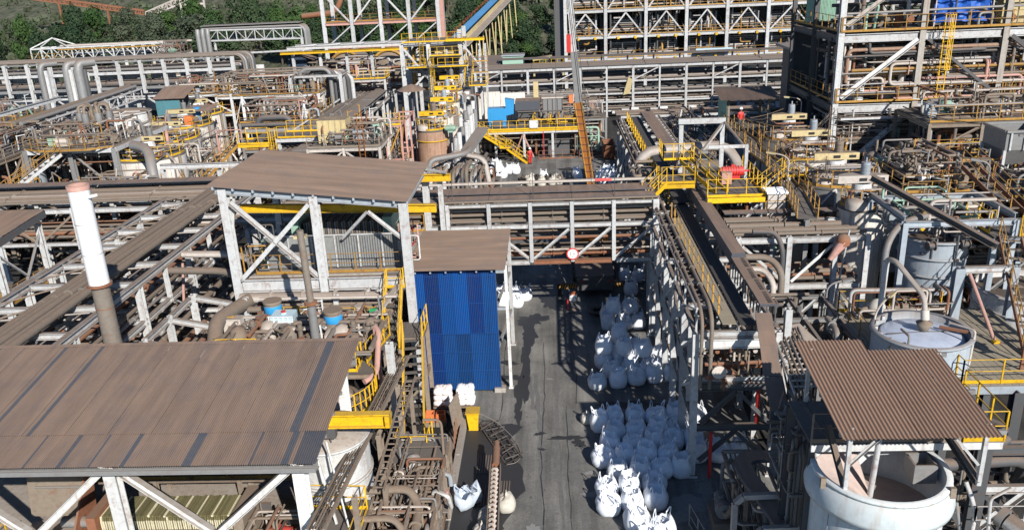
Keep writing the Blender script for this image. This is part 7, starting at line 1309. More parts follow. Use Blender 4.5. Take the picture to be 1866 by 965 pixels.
# mobile crane parked under the bridge, boom up past the top of the view
t = thing('mobile_crane', 'orange mobile crane in the shade behind the bridge with its boom raised high', 'crane', (2.8,59,0)); Y0 = 53.6
part('chassis', MB().bx(1.4,4.1,Y0+.2,65,.75,1.35), DARK, t); part('rear_frame', MB().bx(1.5,4.0,Y0-.25,Y0+.2,.45,1.5), DARK, t)
cb = part('cab', MB().bx(1.5,2.7,64.2,66,1.35,2.9), ORANGE, t); part('cab_window', MB().bx(1.6,2.6,66,66.04,1.9,2.8), GLASS, cb); part('cab_window', MB().bx(1.46,1.5,64.5,65.7,1.9,2.8), GLASS, cb)
part('turntable', MB().cyl((2.8,60),1.1,1.35,1.8,20), DARK, t); part('counterweight', MB().bx(1.7,3.9,57.6,58.6,1.7,2.9), ORANGE, t); part('machinery_house', MB().bx(1.6,4.0,58.6,61.2,1.8,3.0), ORANGE, t); part('winch', MB().hcyl((2.0,58.2,3.1),(3.6,58.2,3.1),.32,14), DARK, t)
for y in (55.4,57.0,61.8,63.4):
    for x in (1.45,4.05): wh = part('wheel', MB().hcyl((x-.2,y,.6),(x+.2,y,.6),.6,18), BLACK, t); part('hub', MB().hcyl((x-.23,y,.6),(x+.23,y,.6),.26,10), ORANGE, wh)
for xa, xb in ((.1,1.45),(4.05,5.4)):
    o = part('outrigger', MB().bx(xa,xb,Y0-.15,Y0+.15,.55,.95).bx(xa if xa < 1 else xb-.3,(xa if xa < 1 else xb-.3)+.3,Y0-.2,Y0+.2,.0,.55), BLACK, t)
    for k in range(7): q = xa+.08+k*.18; part('hazard_stripe', MB().add([(q,Y0-.156,.57),(q+.09,Y0-.156,.57),(q+.21 if xa < 1 else q-.03,Y0-.156,.93),(q+.12 if xa < 1 else q-.12,Y0-.156,.93)],[(0,1,2,3)]), YELD, o)
for x in (1.7,3.6): part('tail_lamp', MB().bx(x,x+.2,Y0-.29,Y0-.25,1.1,1.2), RED, t)
A, B, C_ = Vector((3.3,60.6,2.9)), Vector((1.95,60.2,12.4)), Vector((1.45,59.6,20.4))
part('boom_base', MB().bar(A, B, .62,.72), ORANGE, t); part('boom_section', MB().bar(B-(B-A)*.06, B+(C_-B)*.45, .5,.58), GREY, t); part('boom_tip', MB().bar(B+(C_-B)*.4, C_, .42,.48), WHITE, t)
for sx in (-.24,.24): part('boom_rail', MB().bar(A+(B-A)*.12+Vector((sx,-.4,0)), B+Vector((sx,-.36,0)), .07,.07), YELD, t)
for k in range(16): c = A+(B-A)*(.14+.054*k); part('boom_rung', MB().bar(c+Vector((-.28,-.41,0)), c+Vector((.28,-.41,0)), .05,.05), RUST, t)
for sx in (-.12,.12): part('hoist_rope', MB().tube([C_+Vector((sx,-.35,0)), A+Vector((sx,-.55,1.5))], .022, 5), DARK, t)
part('hook_rope', MB().tube([C_+Vector((-.9,-1,0)), (.0,51.5,2.2)], .02, 5), DARK, t); part('lift_ram', MB().bar((3.1,62.2,2.2), A+(B-A)*.45, .28,.28), GREY, t); part('boom_lamp', MB().bx(1.3,1.6,59.7,60,12.4,13.0), SAFE_OR, t); part('red_marker', MB().bx(1.2,1.5,59.3,59.5,16.0,17.2), RED, t)
t = thing('rigging_trolley', 'small white and orange rigging block with a red strap on the road', 'rigging', (.95,51,0)); part('block', MB().hcyl((.95,51.2,.8),(1.35,51.1,.9),.3,14), SIGNW, t); part('cap', MB().hcyl((1.0,51.2,1.06),(1.3,51.1,1.12),.18,10), SAFE_OR, t); part('red_strap', MB().bar((.75,50.9,.05),(.75,51.0,.9),.1,.05), RED, t); part('foot', MB().bx(.5,1.3,50.6,51.2,.02,.1), GREY, t); part('sling', MB().tube([(1.2,51.1,.8),(2.6,49.6,.05),(3.2,48.9,.1)], .02, 5), DARK, t); part('sling', MB().tube([(1.0,51.2,1.0),(-.1,52.4,3.5),(-.3,52.6,6)], .025, 5), DARK, t)
t = thing('tyre', 'old black tyre lying flat in the shade before the orange crane', 'tyre', (2.8,50.4,0)); part('ring', MB().tube([(2.8+.5*cos(a),50.4+.5*sin(a),.14) for a in [2*pi*k/20 for k in range(21)]], .15, 8), BLACK, t)
# long white rack behind the yard
t = thing('pipe_rack', 'long white multi level pipe rack across the back of the yard', 'pipe rack', (13,126,0)); xs = [-11+3.85*i for i in range(14)]
for y in (123,129):
    for i, x in enumerate(xs):
        column(t, x, y, 0, 7.3, .34 if i % 2 == 0 else .24, WHITE)
        if i < 13:
            for z, h in ((7.2,.3),(5.2,.26),(3.4,.24),(2.2,.2),(.9,.2)): beam(t, (x+.18,y,z),(xs[i+1]-.18,y,z), .18,h, WHITE,'box')
            if i % 3 == 0: brace(t, (x+.2,y-.05,5.4),(xs[i+1]-.2,y-.05,7.0), .14, WHITE)
for i in range(7): pipe(t, [(-11,123.5+.8*i,7.45),(39,123.5+.8*i,7.45)], (.2,.14,.26)[i%3], (DARK,GREY,DARK)[i%3], 8, flange=9)
for z, n in ((5.5,5),(3.7,4),(2.4,4),(1.2,5)):
    for i in range(n): pipe(t, [(-11,123.5+1.1*i,z),(39,123.5+1.1*i,z)], (.16,.22,.12)[i%3], (GREY,PIPE,WHITE,DARK)[(i+int(z))%4], 8, flange=7)
for i in range(12): part('tray_cover', MB().bx(-10.8+4.1*i,-6.8+4.1*i,124,126,6.6+.03*(i%2),6.66+.03*(i%2)), GREY, t)
for k in range(22): part('pale_sack', MB().bx(9+1.4*k,10.1+1.4*k,122.3,122.9,.6,1.0+.2*(k%3)), WHITE2, t)
part('banner', MB().add([(10.6,122.6,3.2),(11.6,122.6,3.4),(12.0,122.6,5.4),(11.4,122.6,5.8)],[(0,1,2,3)]), CREAM, t)
t = thing('covered_walkway', 'dark roofed conveyor along the top of the long white rack', 'conveyor', (14,131,0)); 
for i in range(13): part('roof_panel', MB().bx(-12+4*i,-8.05+4*i,130,132.4,8.0+.02*(i%2),8.12+.02*(i%2)), DARK, t)
for i in range(14): column(t, -12+4*i,131,0,8,.24,WHITE)
# red roofed shed right of the yard with a blue sign
t = thing('roofed_shed', 'low shed with a rust brown corrugated roof and a blue sign board beyond the conveyor', 'shed', (20,98,0)); roof(t, (11.6,92.2,3.0), (1,0,0), (0,5.5,.8), 14, ROOFB, 1.0,.25,.04); part('front_wall', MB().bx(12,25.4,93,93.2,0,2.9), BLUEW, t)
for x in (12,16.5,21,25.3): column(t, x, 92.6, 0, 3.0, .2, WHITE)
for x in (17.8,19.2,21.6,23.5): wn = part('window', MB().bx(x,x+.9,92.93,93,.9,1.8), GLASS, t); part('window_frame', MB().bx(x-.06,x,92.9,93,.84,1.86).bx(x+.9,x+.96,92.9,93,.84,1.86).bx(x,x+.9,92.9,93,1.8,1.86).bx(x,x+.9,92.9,93,.84,.9), SIGNW, wn)
s = thing('sign_board', 'blue sign board with white bands on the low brown roofed shed', 'sign', (18,92.4,2)); part('panel', MB().bx(13.4,23.0,92.36,92.42,2.0,2.85), SIGNB, s); part('pale_panel', MB().add([(13.5,92.35,2.05),(15.0,92.35,2.05),(15.4,92.35,2.8),(13.5,92.35,2.8)],[(0,1,2,3)]), BLUEW, s)
for k in range(9): part('white_band', MB().bx(15.9+.75*k,16.45+.75*k,92.345,92.355,2.2+.22*(k%3),2.28+.22*(k%3)), SIGNW, s)
t = thing('yard_gantry', 'white braced pipe gantry crossing in front of the low brown roofed shed', 'pipe rack', (15,90,0)); 
for i in range(7): column(t, 7.6+2.6*i,89,0,6.1,.24,WHITE); column(t, 7.6+2.6*i,91.4,0,6.1,.24,WHITE)
for y in (89,91.4):
    for z in (6.0,4.4): beam(t, (7.6,y,z),(23.2,y,z), .16,.24, WHITE,'box')
for i in range(6): brace(t, (7.7+2.6*i,88.95,5.8 if i%2 else 4.6),(10.1+2.6*i,88.95,4.6 if i%2 else 5.8), .1, WHITE)
for i in range(4): pipe(t, [(7,89.3+.6*i,6.25),(24,89.3+.6*i,6.25)], .15, (PIPE,DARK,ROOF)[i%3], 8)
part('drum', MB().hcyl((11.2,91.6,5.0),(12.3,91.6,5.0),.6,14), PIPEW, t)
# long filter building at the back
t = thing('filter_building', 'long open steel filter building with tiers of stacked plates along the back', 'building', (24,155,0)); xs = [2.9,9.9,16.9,23.9,30.9,37.9,45.9]; 
for i, x in enumerate(xs):
    for y in (150,162): column(t, x, y, 0, 20, .55, WHITE)
    if i < 6:
        for z in (5.4,9.2,13.6,18.6): beam(t, (x+.3,150,z),(xs[i+1]-.3,150,z), .3,.55, WHITE); beam(t, (x+.3,162,z),(xs[i+1]-.3,162,z), .3,.5, DARK)
        c = (x+xs[i+1])/2
        for z0, z1 in ((9.4,13.2),(13.9,18.2)):
            brace(t, (c,149.9,z1),(x+.4,149.9,z0), .24, WHITE); brace(t, (c,149.9,z1),(xs[i+1]-.4,149.9,z0), .24, WHITE)
        for z in (5.7,9.5,13.9):
            part('floor_slab', MB().bx(x+.3,xs[i+1]-.3,150.4,161.8,z-.25,z-.02), GRATE, t); railing(t, [(x+.3,149.8,z),(xs[i+1]-.3,149.8,z)], YELD, step=1.6, r=.04)
            for k in range(7): part('press_plate', MB().bx(x+1.2,x+5.4,152.5,157.5,z+.3+.36*k,z+.52+.36*k), (DUSTY,GREY,PIPEW,DARK)[(k+i)%4], t)
            for q in (1.0,5.5): part('press_post', MB().bx(x+q-.15,x+q+.15,152.2,152.5,z,z+3.2), GREY, t)
        jungle(t, x+.6,x+6.3,150.6,156,5.8,17.5, 24,.08,.2,(DARK,GREY,WHITE,YELD),350+i)
        for z in (5.0,8.8): part('lamp', MB().bx(x+2,x+2.4,149.6,149.9,z,z+.45).bx(x+5,x+5.4,149.6,149.9,z,z+.45), YEL, t)
    brace(t, (x,150.5,9.5),(x,161.5,13.4), .2, WHITE)
part('back_wall', MB().bx(2.9,46,164,164.3,4,20), DARK, t); part('top_roof', MB().bx(2,47,149,165,20.2,20.5), DARK, t); part('cyan_sheet', MB().bx(25.5,31.8,148.8,149.0,6.0,6.7), IBC, t)
part('dark_side_stair', MB().bx(1.0,2.6,151,158,4,18), DARK, t)
t = thing('access_platform', 'cream covered box on a yellow railed platform left of the filter building', 'platform', (0,140,0)); frame(t, -2.6,2.2,138.2,141,0,6.0,1,1,m=CREAM,cs=.3); railing(t, [(-2.6,138.2,6),(2.2,138.2,6)], YEL, step=.9); part('cover', MB().bar((-2.8,139.6,7.0),(.4,139.6,7.4),1.6,.4), CREAM, t); deck(t, -2.6,2.2,138.2,141,6.05,GRATE,'y',1.2)
t = thing('cabin', 'pale turquoise cabin beside the dark roofs left of the filter building', 'cabin', (-6,150,0)); part('body', MB().bx(-8.3,-4.6,148,151,4.6,6.8), MINT, t); part('roof', MB().bx(-8.5,-4.4,147.8,151.2,6.8,7.0), BLUEW, t); part('stilts', MB().bx(-8,-7.7,149,149.3,0,4.6).bx(-5.2,-4.9,149,149.3,0,4.6), GREY, t)
t = thing('dark_shed', 'low dark roofed shed behind the white rack left of the turquoise cabin', 'shed', (-12,152,0)); part('walls', MB().bx(-15.5,-9,149,155,0,5.4), DARK, t); part('roof', MB().add([(-16,148.4,5.4),(-8.6,148.4,5.4),(-8.6,156,6.3),(-16,156,6.3),(-16,148.4,5.3),(-8.6,148.4,5.3),(-8.6,156,6.2),(-16,156,6.2)],[(0,1,2,3),(7,6,5,4),(0,4,5,1),(1,5,6,2),(2,6,7,3),(3,7,4,0)]), DARK, t)
# blue roofed inclined conveyor on trestles
t = thing('inclined_conveyor', 'inclined conveyor with a bright blue roof climbing the hillside on thin trestles', 'conveyor', (-14,180,8)); P, Q = Vector((-17.6,158,8.2)), Vector((-8.6,215,16.6))
for i in range(12): a, c = P+(Q-P)*(i/12), P+(Q-P)*((i+.985)/12); up = Vector((0,0,1.2)); part('roof_sheet', MB().bar(a+up, c+up, 1.7,.12), SKYB if i < 10 else CREAM, t); part('side_panel', MB().bar(a+Vector((1.0,0,.4)), c+Vector((1.0,0,.4)), .08,.9), CREAM, t)
part('walkway', MB().bar(P+Vector((1.8,0,-.2)), Q+Vector((1.8,0,-.2)), 1.4,.2), PIPEW, t); part('frame', MB().bar(P+Vector((0,0,-.3)), Q+Vector((0,0,-.3)), 2.0,.4), PIPEW, t)
for i in range(1, 9): c = P+(Q-P)*(i/9); h0 = hz(c.x, c.y); beam(t, (c.x-.9,c.y,h0),(c.x-.4,c.y,c.z-.4), .22,.22, CREAM,'box','trestle_leg'); beam(t, (c.x+2.2,c.y,h0),(c.x+1.4,c.y,c.z-.4), .22,.22, CREAM,'box','trestle_leg'); 
b = MB(); a, c = P+Vector((-1.1,0,1.3)), Q+Vector((-1.1,0,1.3)); railing(t, [a, c], RED, h=.6, kick=False, step=3)
# white steel frame building with mill
t = thing('steel_frame_building', 'open white steel frame building rising above the mills at the top centre', 'building', (-25,128,0)); xs = [-33.9,-29.6,-25.2,-20.9,-16.5]
for x in xs:
    for y in (128,134): column(t, x, y, 0, 20.5, .5, WHITE)
for y in (128,134):
    for a, c in zip(xs, xs[1:]):
        for z in (19.4,14.6,11.2): beam(t, (a+.27,y,z),(c-.27,y,z), .26,.4, WHITE if z > 15 else PINKP)
for i, (a, c) in enumerate(zip(xs, xs[1:])): brace(t, (a+.3,127.9,14.8 if i%2 else 19),(c-.3,127.9,19 if i%2 else 14.8), .24, WHITE); brace(t, (a+.3,127.9,11.4),(c-.3,127.9,14.3) if i % 2 else (c-.3,127.9,14.2), .18, WHITE)
for x in xs: beam(t, (x,128.3,19.4),(x,133.7,19.4), .24,.36, WHITE); beam(t, (x,128.3,14.6),(x,133.7,14.6), .24,.36, PINKP)
deck(t, -33.6,-16.8,128.3,133.6,14.85,RUST,'y',2.0); railing(t, [(-33.5,128.1,14.85),(-16.8,128.1,14.85)], YELD, step=1.6); part('blue_roof', MB().bx(-23.5,-15.6,127,135,20.5,20.7), BLUE, t); part('rusty_column', MB().bx(-16.6,-15.7,128.6,129.4,4,19), PINKP, t)
for i, (x, l) in enumerate(((-27.2,'round grey mill drum with a yellow guard ring under the white frame'),(-21.2,'dark mill drum with a yellow guard ring right of the grey mill'))):
    t = thing('mill', l, 'mill', (x,118,0)); part('drum', MB().hcyl((x-1.0,116,9.2),(x-1.0,122,9.2),2.3,26), GREY if i == 0 else DARK, t); part('guard_ring', MB().tube([(x-1.0+2.4*cos(a),115.9,9.2+2.4*sin(a)) for a in [pi*k/16 for k in range(17)]], .22, 6), YELD, t); part('head', MB().tube([(x-1,115.95,9.2),(x-1,115.2,9.2)], [2.2,.8], 24), DUSTY, t); part('trunnion', MB().hcyl((x-1,114.4,9.2),(x-1,115.3,9.2),.7,16), DARK, t); frame(t, x-3,x+1.2,114.5,121,0,7,1,1,m=GREY,cs=.5)
t = thing('crane_runway', 'white portal runway with a yellow beam crossing in front of the mills', 'crane beam', (-26,108,0)); 
for x in (-33.6,-30,-26.5,-23.2,-18.6): column(t, x, 109.5, 0, 12.4, .34, WHITE)
beam(t, (-34.2,109.2,12.9),(-18.2,109.2,12.9), .3,.4, WHITE); beam(t, (-35,108.7,12.35),(-18.2,108.7,12.35), .3,.34, YEL); beam(t, (-34,112.5,12.9),(-18,112.5,12.9), .3,.4, WHITE)
for k in range(5): brace(t, (-34+3.2*k,109.3,13.0),(-31+3.2*k,112.4,13.0), .16, WHITE)
jungle(t, -33,-19,110,114,7,11.5, 36,.08,.2,(PINKP,PIPEW,DUSTY,RUST,WHITE),371)
# central white tower with yellow platforms
t = thing('steel_tower', 'white steel tower with bright yellow platforms at the head of the grey covered trays', 'tower', (-13.6,99,0)); xs = (-17.6,-14.4,-10.6)
for x in xs:
    for y in (100.5,106): column(t, x, y, 0, 13.6 if x < -12 else 15.0, .46, WHITE)
for z in (10.8,13.5):
    for a, c in zip(xs, xs[1:]): beam(t, (a+.25,100.5,z),(c-.25,100.5,z), .26,.4, WHITE); beam(t, (a+.25,106,z),(c-.25,106,z), .26,.4, WHITE)
brace(t, (-17.5,100.4,13.2),(-14.6,100.4,9.4), .22, WHITE); brace(t, (-17.3,100.4,7.6),(-14.6,100.4,10.4), .22, WHITE); brace(t, (-10.4,100.4,13.4),(-8.2,100.4,10.6), .2, WHITE)
deck(t, -17.4,-10.2,100.6,105.8,13.75,GRATE,'y',1.2); deck(t, -16.8,-10,99,105.8,10.9,GRATE,'y',1.2); deck(t, -14.2,-10.4,99.5,104,12.1,GRATE,'y',1.2)
for z, a, c in ((13.75,-17.4,-10.2),(10.9,-16.9,-14.6),(10.9,-13.2,-9.6),(12.1,-14.2,-10.6)): railing(t, [(a,99.9 if z > 11 else 98.9,z),(c,99.9 if z > 11 else 98.9,z)], YEL, step=.9)
ladder(t, -14.0,99.6,6,11, YEL); ladder(t, -15.2,100.2,10.9,13.8, YEL, cage=False); beam(t, (-12.2,99.8,13.9),(-7.6,99.8,13.9), .2,.34, YEL); part('cream_box', MB().bx(-13.8,-10.8,101.5,103.5,12.2,13.4), CREAM, t); jungle(t, -17,-10.4,101,105.5,8,13.4, 40,.06,.2,(WHITE,GREY,YELD,DUSTY),381); stairs(t, (-9.8,99.2,8.6),(-9.8,103.4,10.9), .9, YEL); railing(t, [(-9.6,98.6,8.6),(-7.6,98.6,8.6),(-7.6,103,8.6)], YEL); deck(t, -10.2,-7.6,98.6,103,8.6,GRATE,'y',.9)
for x in (-8.4,-7.7): column(t, x, 101.5, 0, 13.2, .26, WHITE)
railing(t, [(-9.2,100.4,11.2),(-7.4,100.4,11.2)], YELD); railing(t, [(-9.2,100.4,9.9),(-7.4,100.4,9.9)], YELD); part('grey_tank', MB().cyl((-11.8,104.5),1.8,7,9.6,24), BLUEW, t)
# galleries and racks on the far left
t = thing('pipe_rack', 'high white pipe rack with tall posts across the upper left', 'pipe rack', (-56,105,0)); xs = [-78+2.95*i for i in range(14)]
for y in (104,109):
    for i, x in enumerate(xs):
        column(t, x, y, 0 if i % 2 == 0 else 8.6, 12.7, .4, WHITE)
        if i < 13:
            for z, h in ((12.6,.2),(11.2,.34),(9.3,.34),(8.2,.24)): beam(t, (x+.2,y,z),(xs[i+1]-.2,y,z), .2,h, GREY if z in (9.3,12.6) else WHITE,'box')
            if y == 104: brace(t, (x+.2,103.9,8.0),(xs[i+1]-.2,103.9,6.2 if i%2 else 8.0-.1), .18, WHITE)
for i in range(6): pipe(t, [(-80,104.4+.8*i,12.85),(-39,104.4+.8*i,12.85),(-38.4,104.4+.8*i,12.2),(-38.4,104.4+.8*i,9)], (.13,.18,.11)[i%3], (PIPE,GREY,DARK)[i%3], 8, .8)
for i in range(5): pipe(t, [(-80,104.4+.9*i,11.6),(-39,104.4+.9*i,11.6)], (.18,.26)[i%2], (GREY,WHITE,DARK)[i%3], 8, flange=6); pipe(t, [(-80,104.4+.9*i,9.75),(-39,104.4+.9*i,9.75)], (.22,.3)[i%2], (DARK,GREY)[i%2], 8, flange=6)
for i in range(10): part('white_panel', MB().bx(-77+4*i,-73.6+4*i,109.4,109.5,9.5,11.0), WHITE2, t)
for i in range(10): part('white_panel', MB().bx(-77+4*i,-73.4+4*i,112.0,112.1,7.2,8.6), WHITE2, t)
b = thing('covered_gallery', 'white clad gallery glimpsed behind the high white rack on the upper left', 'gallery', (-58,115,0)); 
for i in range(12): part('side_panel', MB().bx(-80+3.6*i,-76.45+3.6*i,114.6,114.7,5.0,7.4), WHITE2, b); part('side_panel', MB().bx(-80+3.6*i,-76.45+3.6*i,114.8,114.9,2.2,4.8), DARK, b)
part('roof', MB().bx(-80,-37,114.4,117.5,7.5,7.65), GREY, b)
for i in range(12): column(b, -80+3.6*i,116,0,7.4,.3,WHITE)
t = thing('duct_riser', 'three fat grey ducts bending down from the high rack on the upper left', 'ducts', (-56,93,0))
for k, (x, m, r) in enumerate(((-57.6,GREY,.36),(-54.6,GREY,.42),(-53.2,GREY,.48))): pipe(t, [(x+1.2,94.2,13.6),(x+.15,93.0,13.6),(x,92.8,12.9),(x,92.6,2)], r, m, 14, .7); pipe(t, [(x+.5,93.2,12.9),(x+.5,92.9,2)], r*.5, DARK, 10, .9)
for x in (-56.7,-53.85): beam(t, (x,92.2,2),(x,92.4,13), .34,.34, WHITE2,'box','riser_plate')
t = thing('truss_gallery', 'white trussed gallery with yellow trim and a peaked end in front of the pond', 'gallery', (-73,135,10)); truss(t, (-84.6,135,10.4), (-62.2,135,10.6), (0,3,0), 1.9, 13, WHITE2, .22, .14); 
for a in ((-84.6,135),(-78,135),(-84.6,138),(-78,138)): beam(t, (a[0],a[1],12.4),(-81.4,136.5,13.9), .16,.16, WHITE2,'box','peak_rafter')
railing(t, [(-84.6,134.8,10.5),(-78,134.8,10.5)], YELD); beam(t, (-80,134.9,12.1),(-62.2,134.9,12.1), .1,.2, YELD,'box'); pipe(t, [(-80,136,12.6),(-58,136,12.6)], .2, PIPEW, 8); pipe(t, [(-80,137,11.2),(-62,137,11.2)], .24, BLUEW, 8)
for x in (-84,-76,-69,-63): column(t, x, 135, 0, 10.3, .34, WHITE2); column(t, x, 138, 0, 10.3, .34, WHITE2)
t = module('process_platform', 'small cluttered platform with an orange rail at the end of the white trussed gallery', 'platform', -62,-57.5,130,134,[8.0,11.2],1,1,PIPEW,18,391,YELD,'f')
t = thing('truss_gallery', 'grey topped trussed gallery in front of the trees at the upper left centre', 'gallery', (-52,150,10)); truss(t, (-60.8,150,11.4), (-43.9,150,11.2), (0,3,0), 1.8, 10, WHITE, .24, .14)
for i in range(5): pipe(t, [(-62,150.4+.6*i,13.5),(-44,150.4+.6*i,13.4),(-43.4,150.4+.6*i,12.6),(-43.4,150.4+.6*i,8.6)], .26, GREY, 8, 1.0)
part('roof_sheet', MB().bx(-62,-44,149.8,153.2,13.9,14.0), GREY, t); beam(t, (-62,150,9.0),(-43,150,9.2), .2,.3, WHITE,'box')
for x in (-61,-44): column(t, x, 150, 0, 11.3, .4, WHITE); column(t, x, 153, 0, 11.3, .4, WHITE)
for k in range(3): pipe(t, [(-62.4+.9*k,149.4,13.4),(-62.4+.9*k,149.2,12.6),(-62.4+.9*k,149.2,5)], .42, GREY, 10, .8)
pipe(t, [(-44,152,14.8),(-38,152,15.2),(-36.8,152,17),(-36.8,154,22)], .5, RUST, 12, 1.2)
t = thing('overland_conveyor', 'rusty overland conveyor crossing the hillside at the upper left', 'conveyor', (-130,245,12)); P, Q = Vector((-160,245,20.2)), Vector((-108,245,11.2)); truss(t, P, Q, (0,2,0), 1.1, 36, RUST, .3, .2)
for f in (.35,.62,.9): c = P+(Q-P)*f; beam(t, (c.x,c.y,hz(c.x,c.y)-.5),(c.x,c.y,c.z), .5,.5, RUST,'box','trestle_leg')
t = thing('transfer_tower', 'timber coloured inclined conveyor meeting a two legged tower on the hillside', 'tower', (-100,235,0)); truss(t, (-112,235,12.2), (-99,235,16.6), (0,2,0), 1.6, 10, PIPEW, .3, .2)
for x in (-101.8,-95.2): beam(t, (x,234.5,1),(x+.6,234.5,21), .45,.45, PIPEW,'box','leg')
beam(t, (-101.3,234.5,15.4),(-95,234.5,15.4), .4,.5, PIPEW,'box','crossbar'); part('cabin', MB().bx(-101.5,-96,234.8,238,16.6,18.5), PIPEW, t)
# ---- tall structure on the upper right
t = thing('process_tower', 'tall dark multi level process tower with yellow rails filling the upper right', 'tower', (27,67,0)); xs = (20.9,26.6,32.4,38.5)
for i, x in enumerate(xs):
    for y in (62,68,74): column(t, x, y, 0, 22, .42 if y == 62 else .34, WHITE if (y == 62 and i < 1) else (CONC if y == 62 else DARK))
for z, h in ((11.1,.6),(16.1,.6),(7.2,.4),(21,.5)):
    for y in (62,68,74):
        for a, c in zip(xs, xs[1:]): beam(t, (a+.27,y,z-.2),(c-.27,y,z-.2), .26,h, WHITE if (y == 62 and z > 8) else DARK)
    for x in xs:
        for a, c in ((62.3,67.7),(68.3,73.7)): beam(t, (x,a,z-.25),(x,c,z-.25), .24,h*.8, DARK)
for z in (11.35,16.35):
    deck(t, 21.0,38.4,61.8,66.5,z,GRATE,'y',1.3); railing(t, [(20.9,61.7,z),(38.5,61.7,z)], YELD, step=1.5); railing(t, [(20.8,73.5,z),(20.8,61.7,z)], YELD, step=1.5);
deck(t, 26.6,38.4,66,74,7.4,GRATE,'y',1.5); railing(t, [(26.6,65.9,7.4),(38.5,65.9,7.4)], YELD)
brace(t, (21.2,61.7,11.7),(26.3,61.7,15.7), .3, WHITE2); brace(t, (23.0,61.7,7.6),(26.3,61.7,10.6), .3, WHITE2); brace(t, (38.2,61.7,11.7),(32.7,61.7,15.7), .28, DARK); brace(t, (32.1,61.7,11.7),(26.9,61.7,15.7), .2, DARK); brace(t, (21.2,61.8,16.8),(26.3,61.8,20.6), .26, CONC); brace(t, (26.9,61.8,7.4),(32.0,61.8,10.6), .24, DARK)
ladder(t, 28.0,61.2,11.4,16.4, YEL); stairs(t, (25.8,66,16.4),(22.4,66,20.6), 1.0, YELD); ladder(t, 32.9,61.4,7.0,11.4, YELD)
for sd, (z0, z1, n) in enumerate(((.5,7,46),(7.5,10.8,52),(11.5,15.8,60),(16.5,20.5,36))): jungle(t, 21.4,38.2,62.4,73.5,z0,z1, n,.06,.2,(DARK,DARK,GREY,PIPE,WHITE,DUSTY),400+sd)
for i, (x, y, z, r, h, m) in enumerate(((24,66,11.4,1.0,2.4,DARK),(28.5,67,11.4,1.3,3.0,GREY),(34,66,11.4,1.1,2.6,PINKP),(29.6,69,7.5,1.9,3.0,TERRA),(35,70,7.5,1.6,3.0,DARK),(24.5,70,16.4,1.4,3,DARK),(33,65.4,16.4,.8,2,GREY))): b = MB(); b.cyl((x,y),r,z,z+h,20); b.lathe((x,y,z+h), [(r,0),(r*.6,.35),(.01,.45)], 20); part('vessel', b, m, t)
for i in range(8): motor(t, 22.5+1.9*i, 63.2+.8*(i%2), 11.9, .8, .26, 'xy'[i%2], (GREY,DUSTY,PINKP,DARK)[i%4])
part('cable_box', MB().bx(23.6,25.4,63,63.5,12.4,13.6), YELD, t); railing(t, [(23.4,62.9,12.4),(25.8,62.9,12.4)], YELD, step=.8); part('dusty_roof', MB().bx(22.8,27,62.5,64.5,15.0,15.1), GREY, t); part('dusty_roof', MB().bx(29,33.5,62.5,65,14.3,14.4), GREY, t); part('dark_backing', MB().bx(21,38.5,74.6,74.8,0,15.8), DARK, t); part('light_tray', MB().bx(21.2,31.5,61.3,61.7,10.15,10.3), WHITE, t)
part('cabinet_row', MB().bx(23.2,26,63.5,64.6,8.2,9.8), DARK, t); part('cabinet_rail', MB().bx(23.1,26.1,63.2,63.5,7.7,8.0), WHITE, t); part('yellow_strip', MB().bx(23.3,25.4,63.15,63.2,8.0,8.12), YEL, t)
for k in range(13):
    x = 21.8+1.3*k; column(t, x, 62.2+.6*(k%3), 7.4 if k % 2 else 0, 16.2 if k % 3 else 11, .1+.05*(k%3), (WHITE,GREY,DUSTY,WHITE2)[k%4], 'box', 'post')
    pipe(t, [(x+.5,61.9+.4*(k%2),6.5-.3*(k%4)),(x+.5,61.9+.4*(k%2),10.8+.0*k)], .06+.03*(k%3), (WHITE,PIPEW,DARK,GREY)[k%4], 8)
for z in (8.4,9.4,12.6,13.4,14.6,17.6,18.6): pipe(t, [(21.2,62.0,z),(38,62.2,z+.1)], .05+.02*(int(z)%3), (WHITE,GREY,DARK,PIPEW)[int(z)%4], 7); beam(t, (21.2,64.5,z-.3),(38.2,64.5,z-.3), .12,.2, (WHITE,GREY)[int(z)%2], 'box')
jungle(t, 21.2,38.2,61.9,63.6,11.5,14.0, 40,.04,.12,(WHITE,PIPEW,GREY,YELD,DUSTY,PINKP),441); jungle(t, 21.2,38.2,61.9,63.6,7.5,10.5, 40,.04,.12,(WHITE,PIPEW,GREY,DARK,DUSTY),442); jungle(t, 21.2,38.2,62.2,64.5,.5,7, 40,.05,.14,(WHITE,PIPEW,GREY,DARK,DUSTY),443)
for k in range(9): b = MB(); b.cyl((22.4+1.75*k,62.9+.5*(k%2)),.28+.1*(k%2),11.4,12.6+.4*(k%3),12); part('vessel', b, (WHITE2,DUSTY,PIPEW,BLUEW)[k%4], t)
t = thing('tarpaulin', 'bright blue tarpaulin wrapped over a box on the upper deck of the dark process tower', 'tarpaulin', (30,63.4,16.4)); b = MB(); r = random.Random(4); nx_, nz_ = 16, 6; vs = []
for j in range(nz_+1):
    for i in range(nx_+1): vs.append((27.6+4.0*i/nx_, 62.9+.12*sin(i*1.3+j)+.08*r.uniform(-1,1)-.15*(1-j/nz_), 16.7+1.75*j/nz_+.05*r.uniform(-1,1)))
for i in range(nx_+1): vs.append((27.6+4.0*i/nx_, 65.2, 18.3+.1*r.uniform(-1,1)))
b.add(vs, [(j*(nx_+1)+i, j*(nx_+1)+i+1, (j+1)*(nx_+1)+i+1, (j+1)*(nx_+1)+i) for j in range(nz_+1) for i in range(nx_)]); part('sheet', b, TARP, t); part('box', MB().bx(27.7,31.5,63.2,65.2,16.4,18.2), DARK, t); 
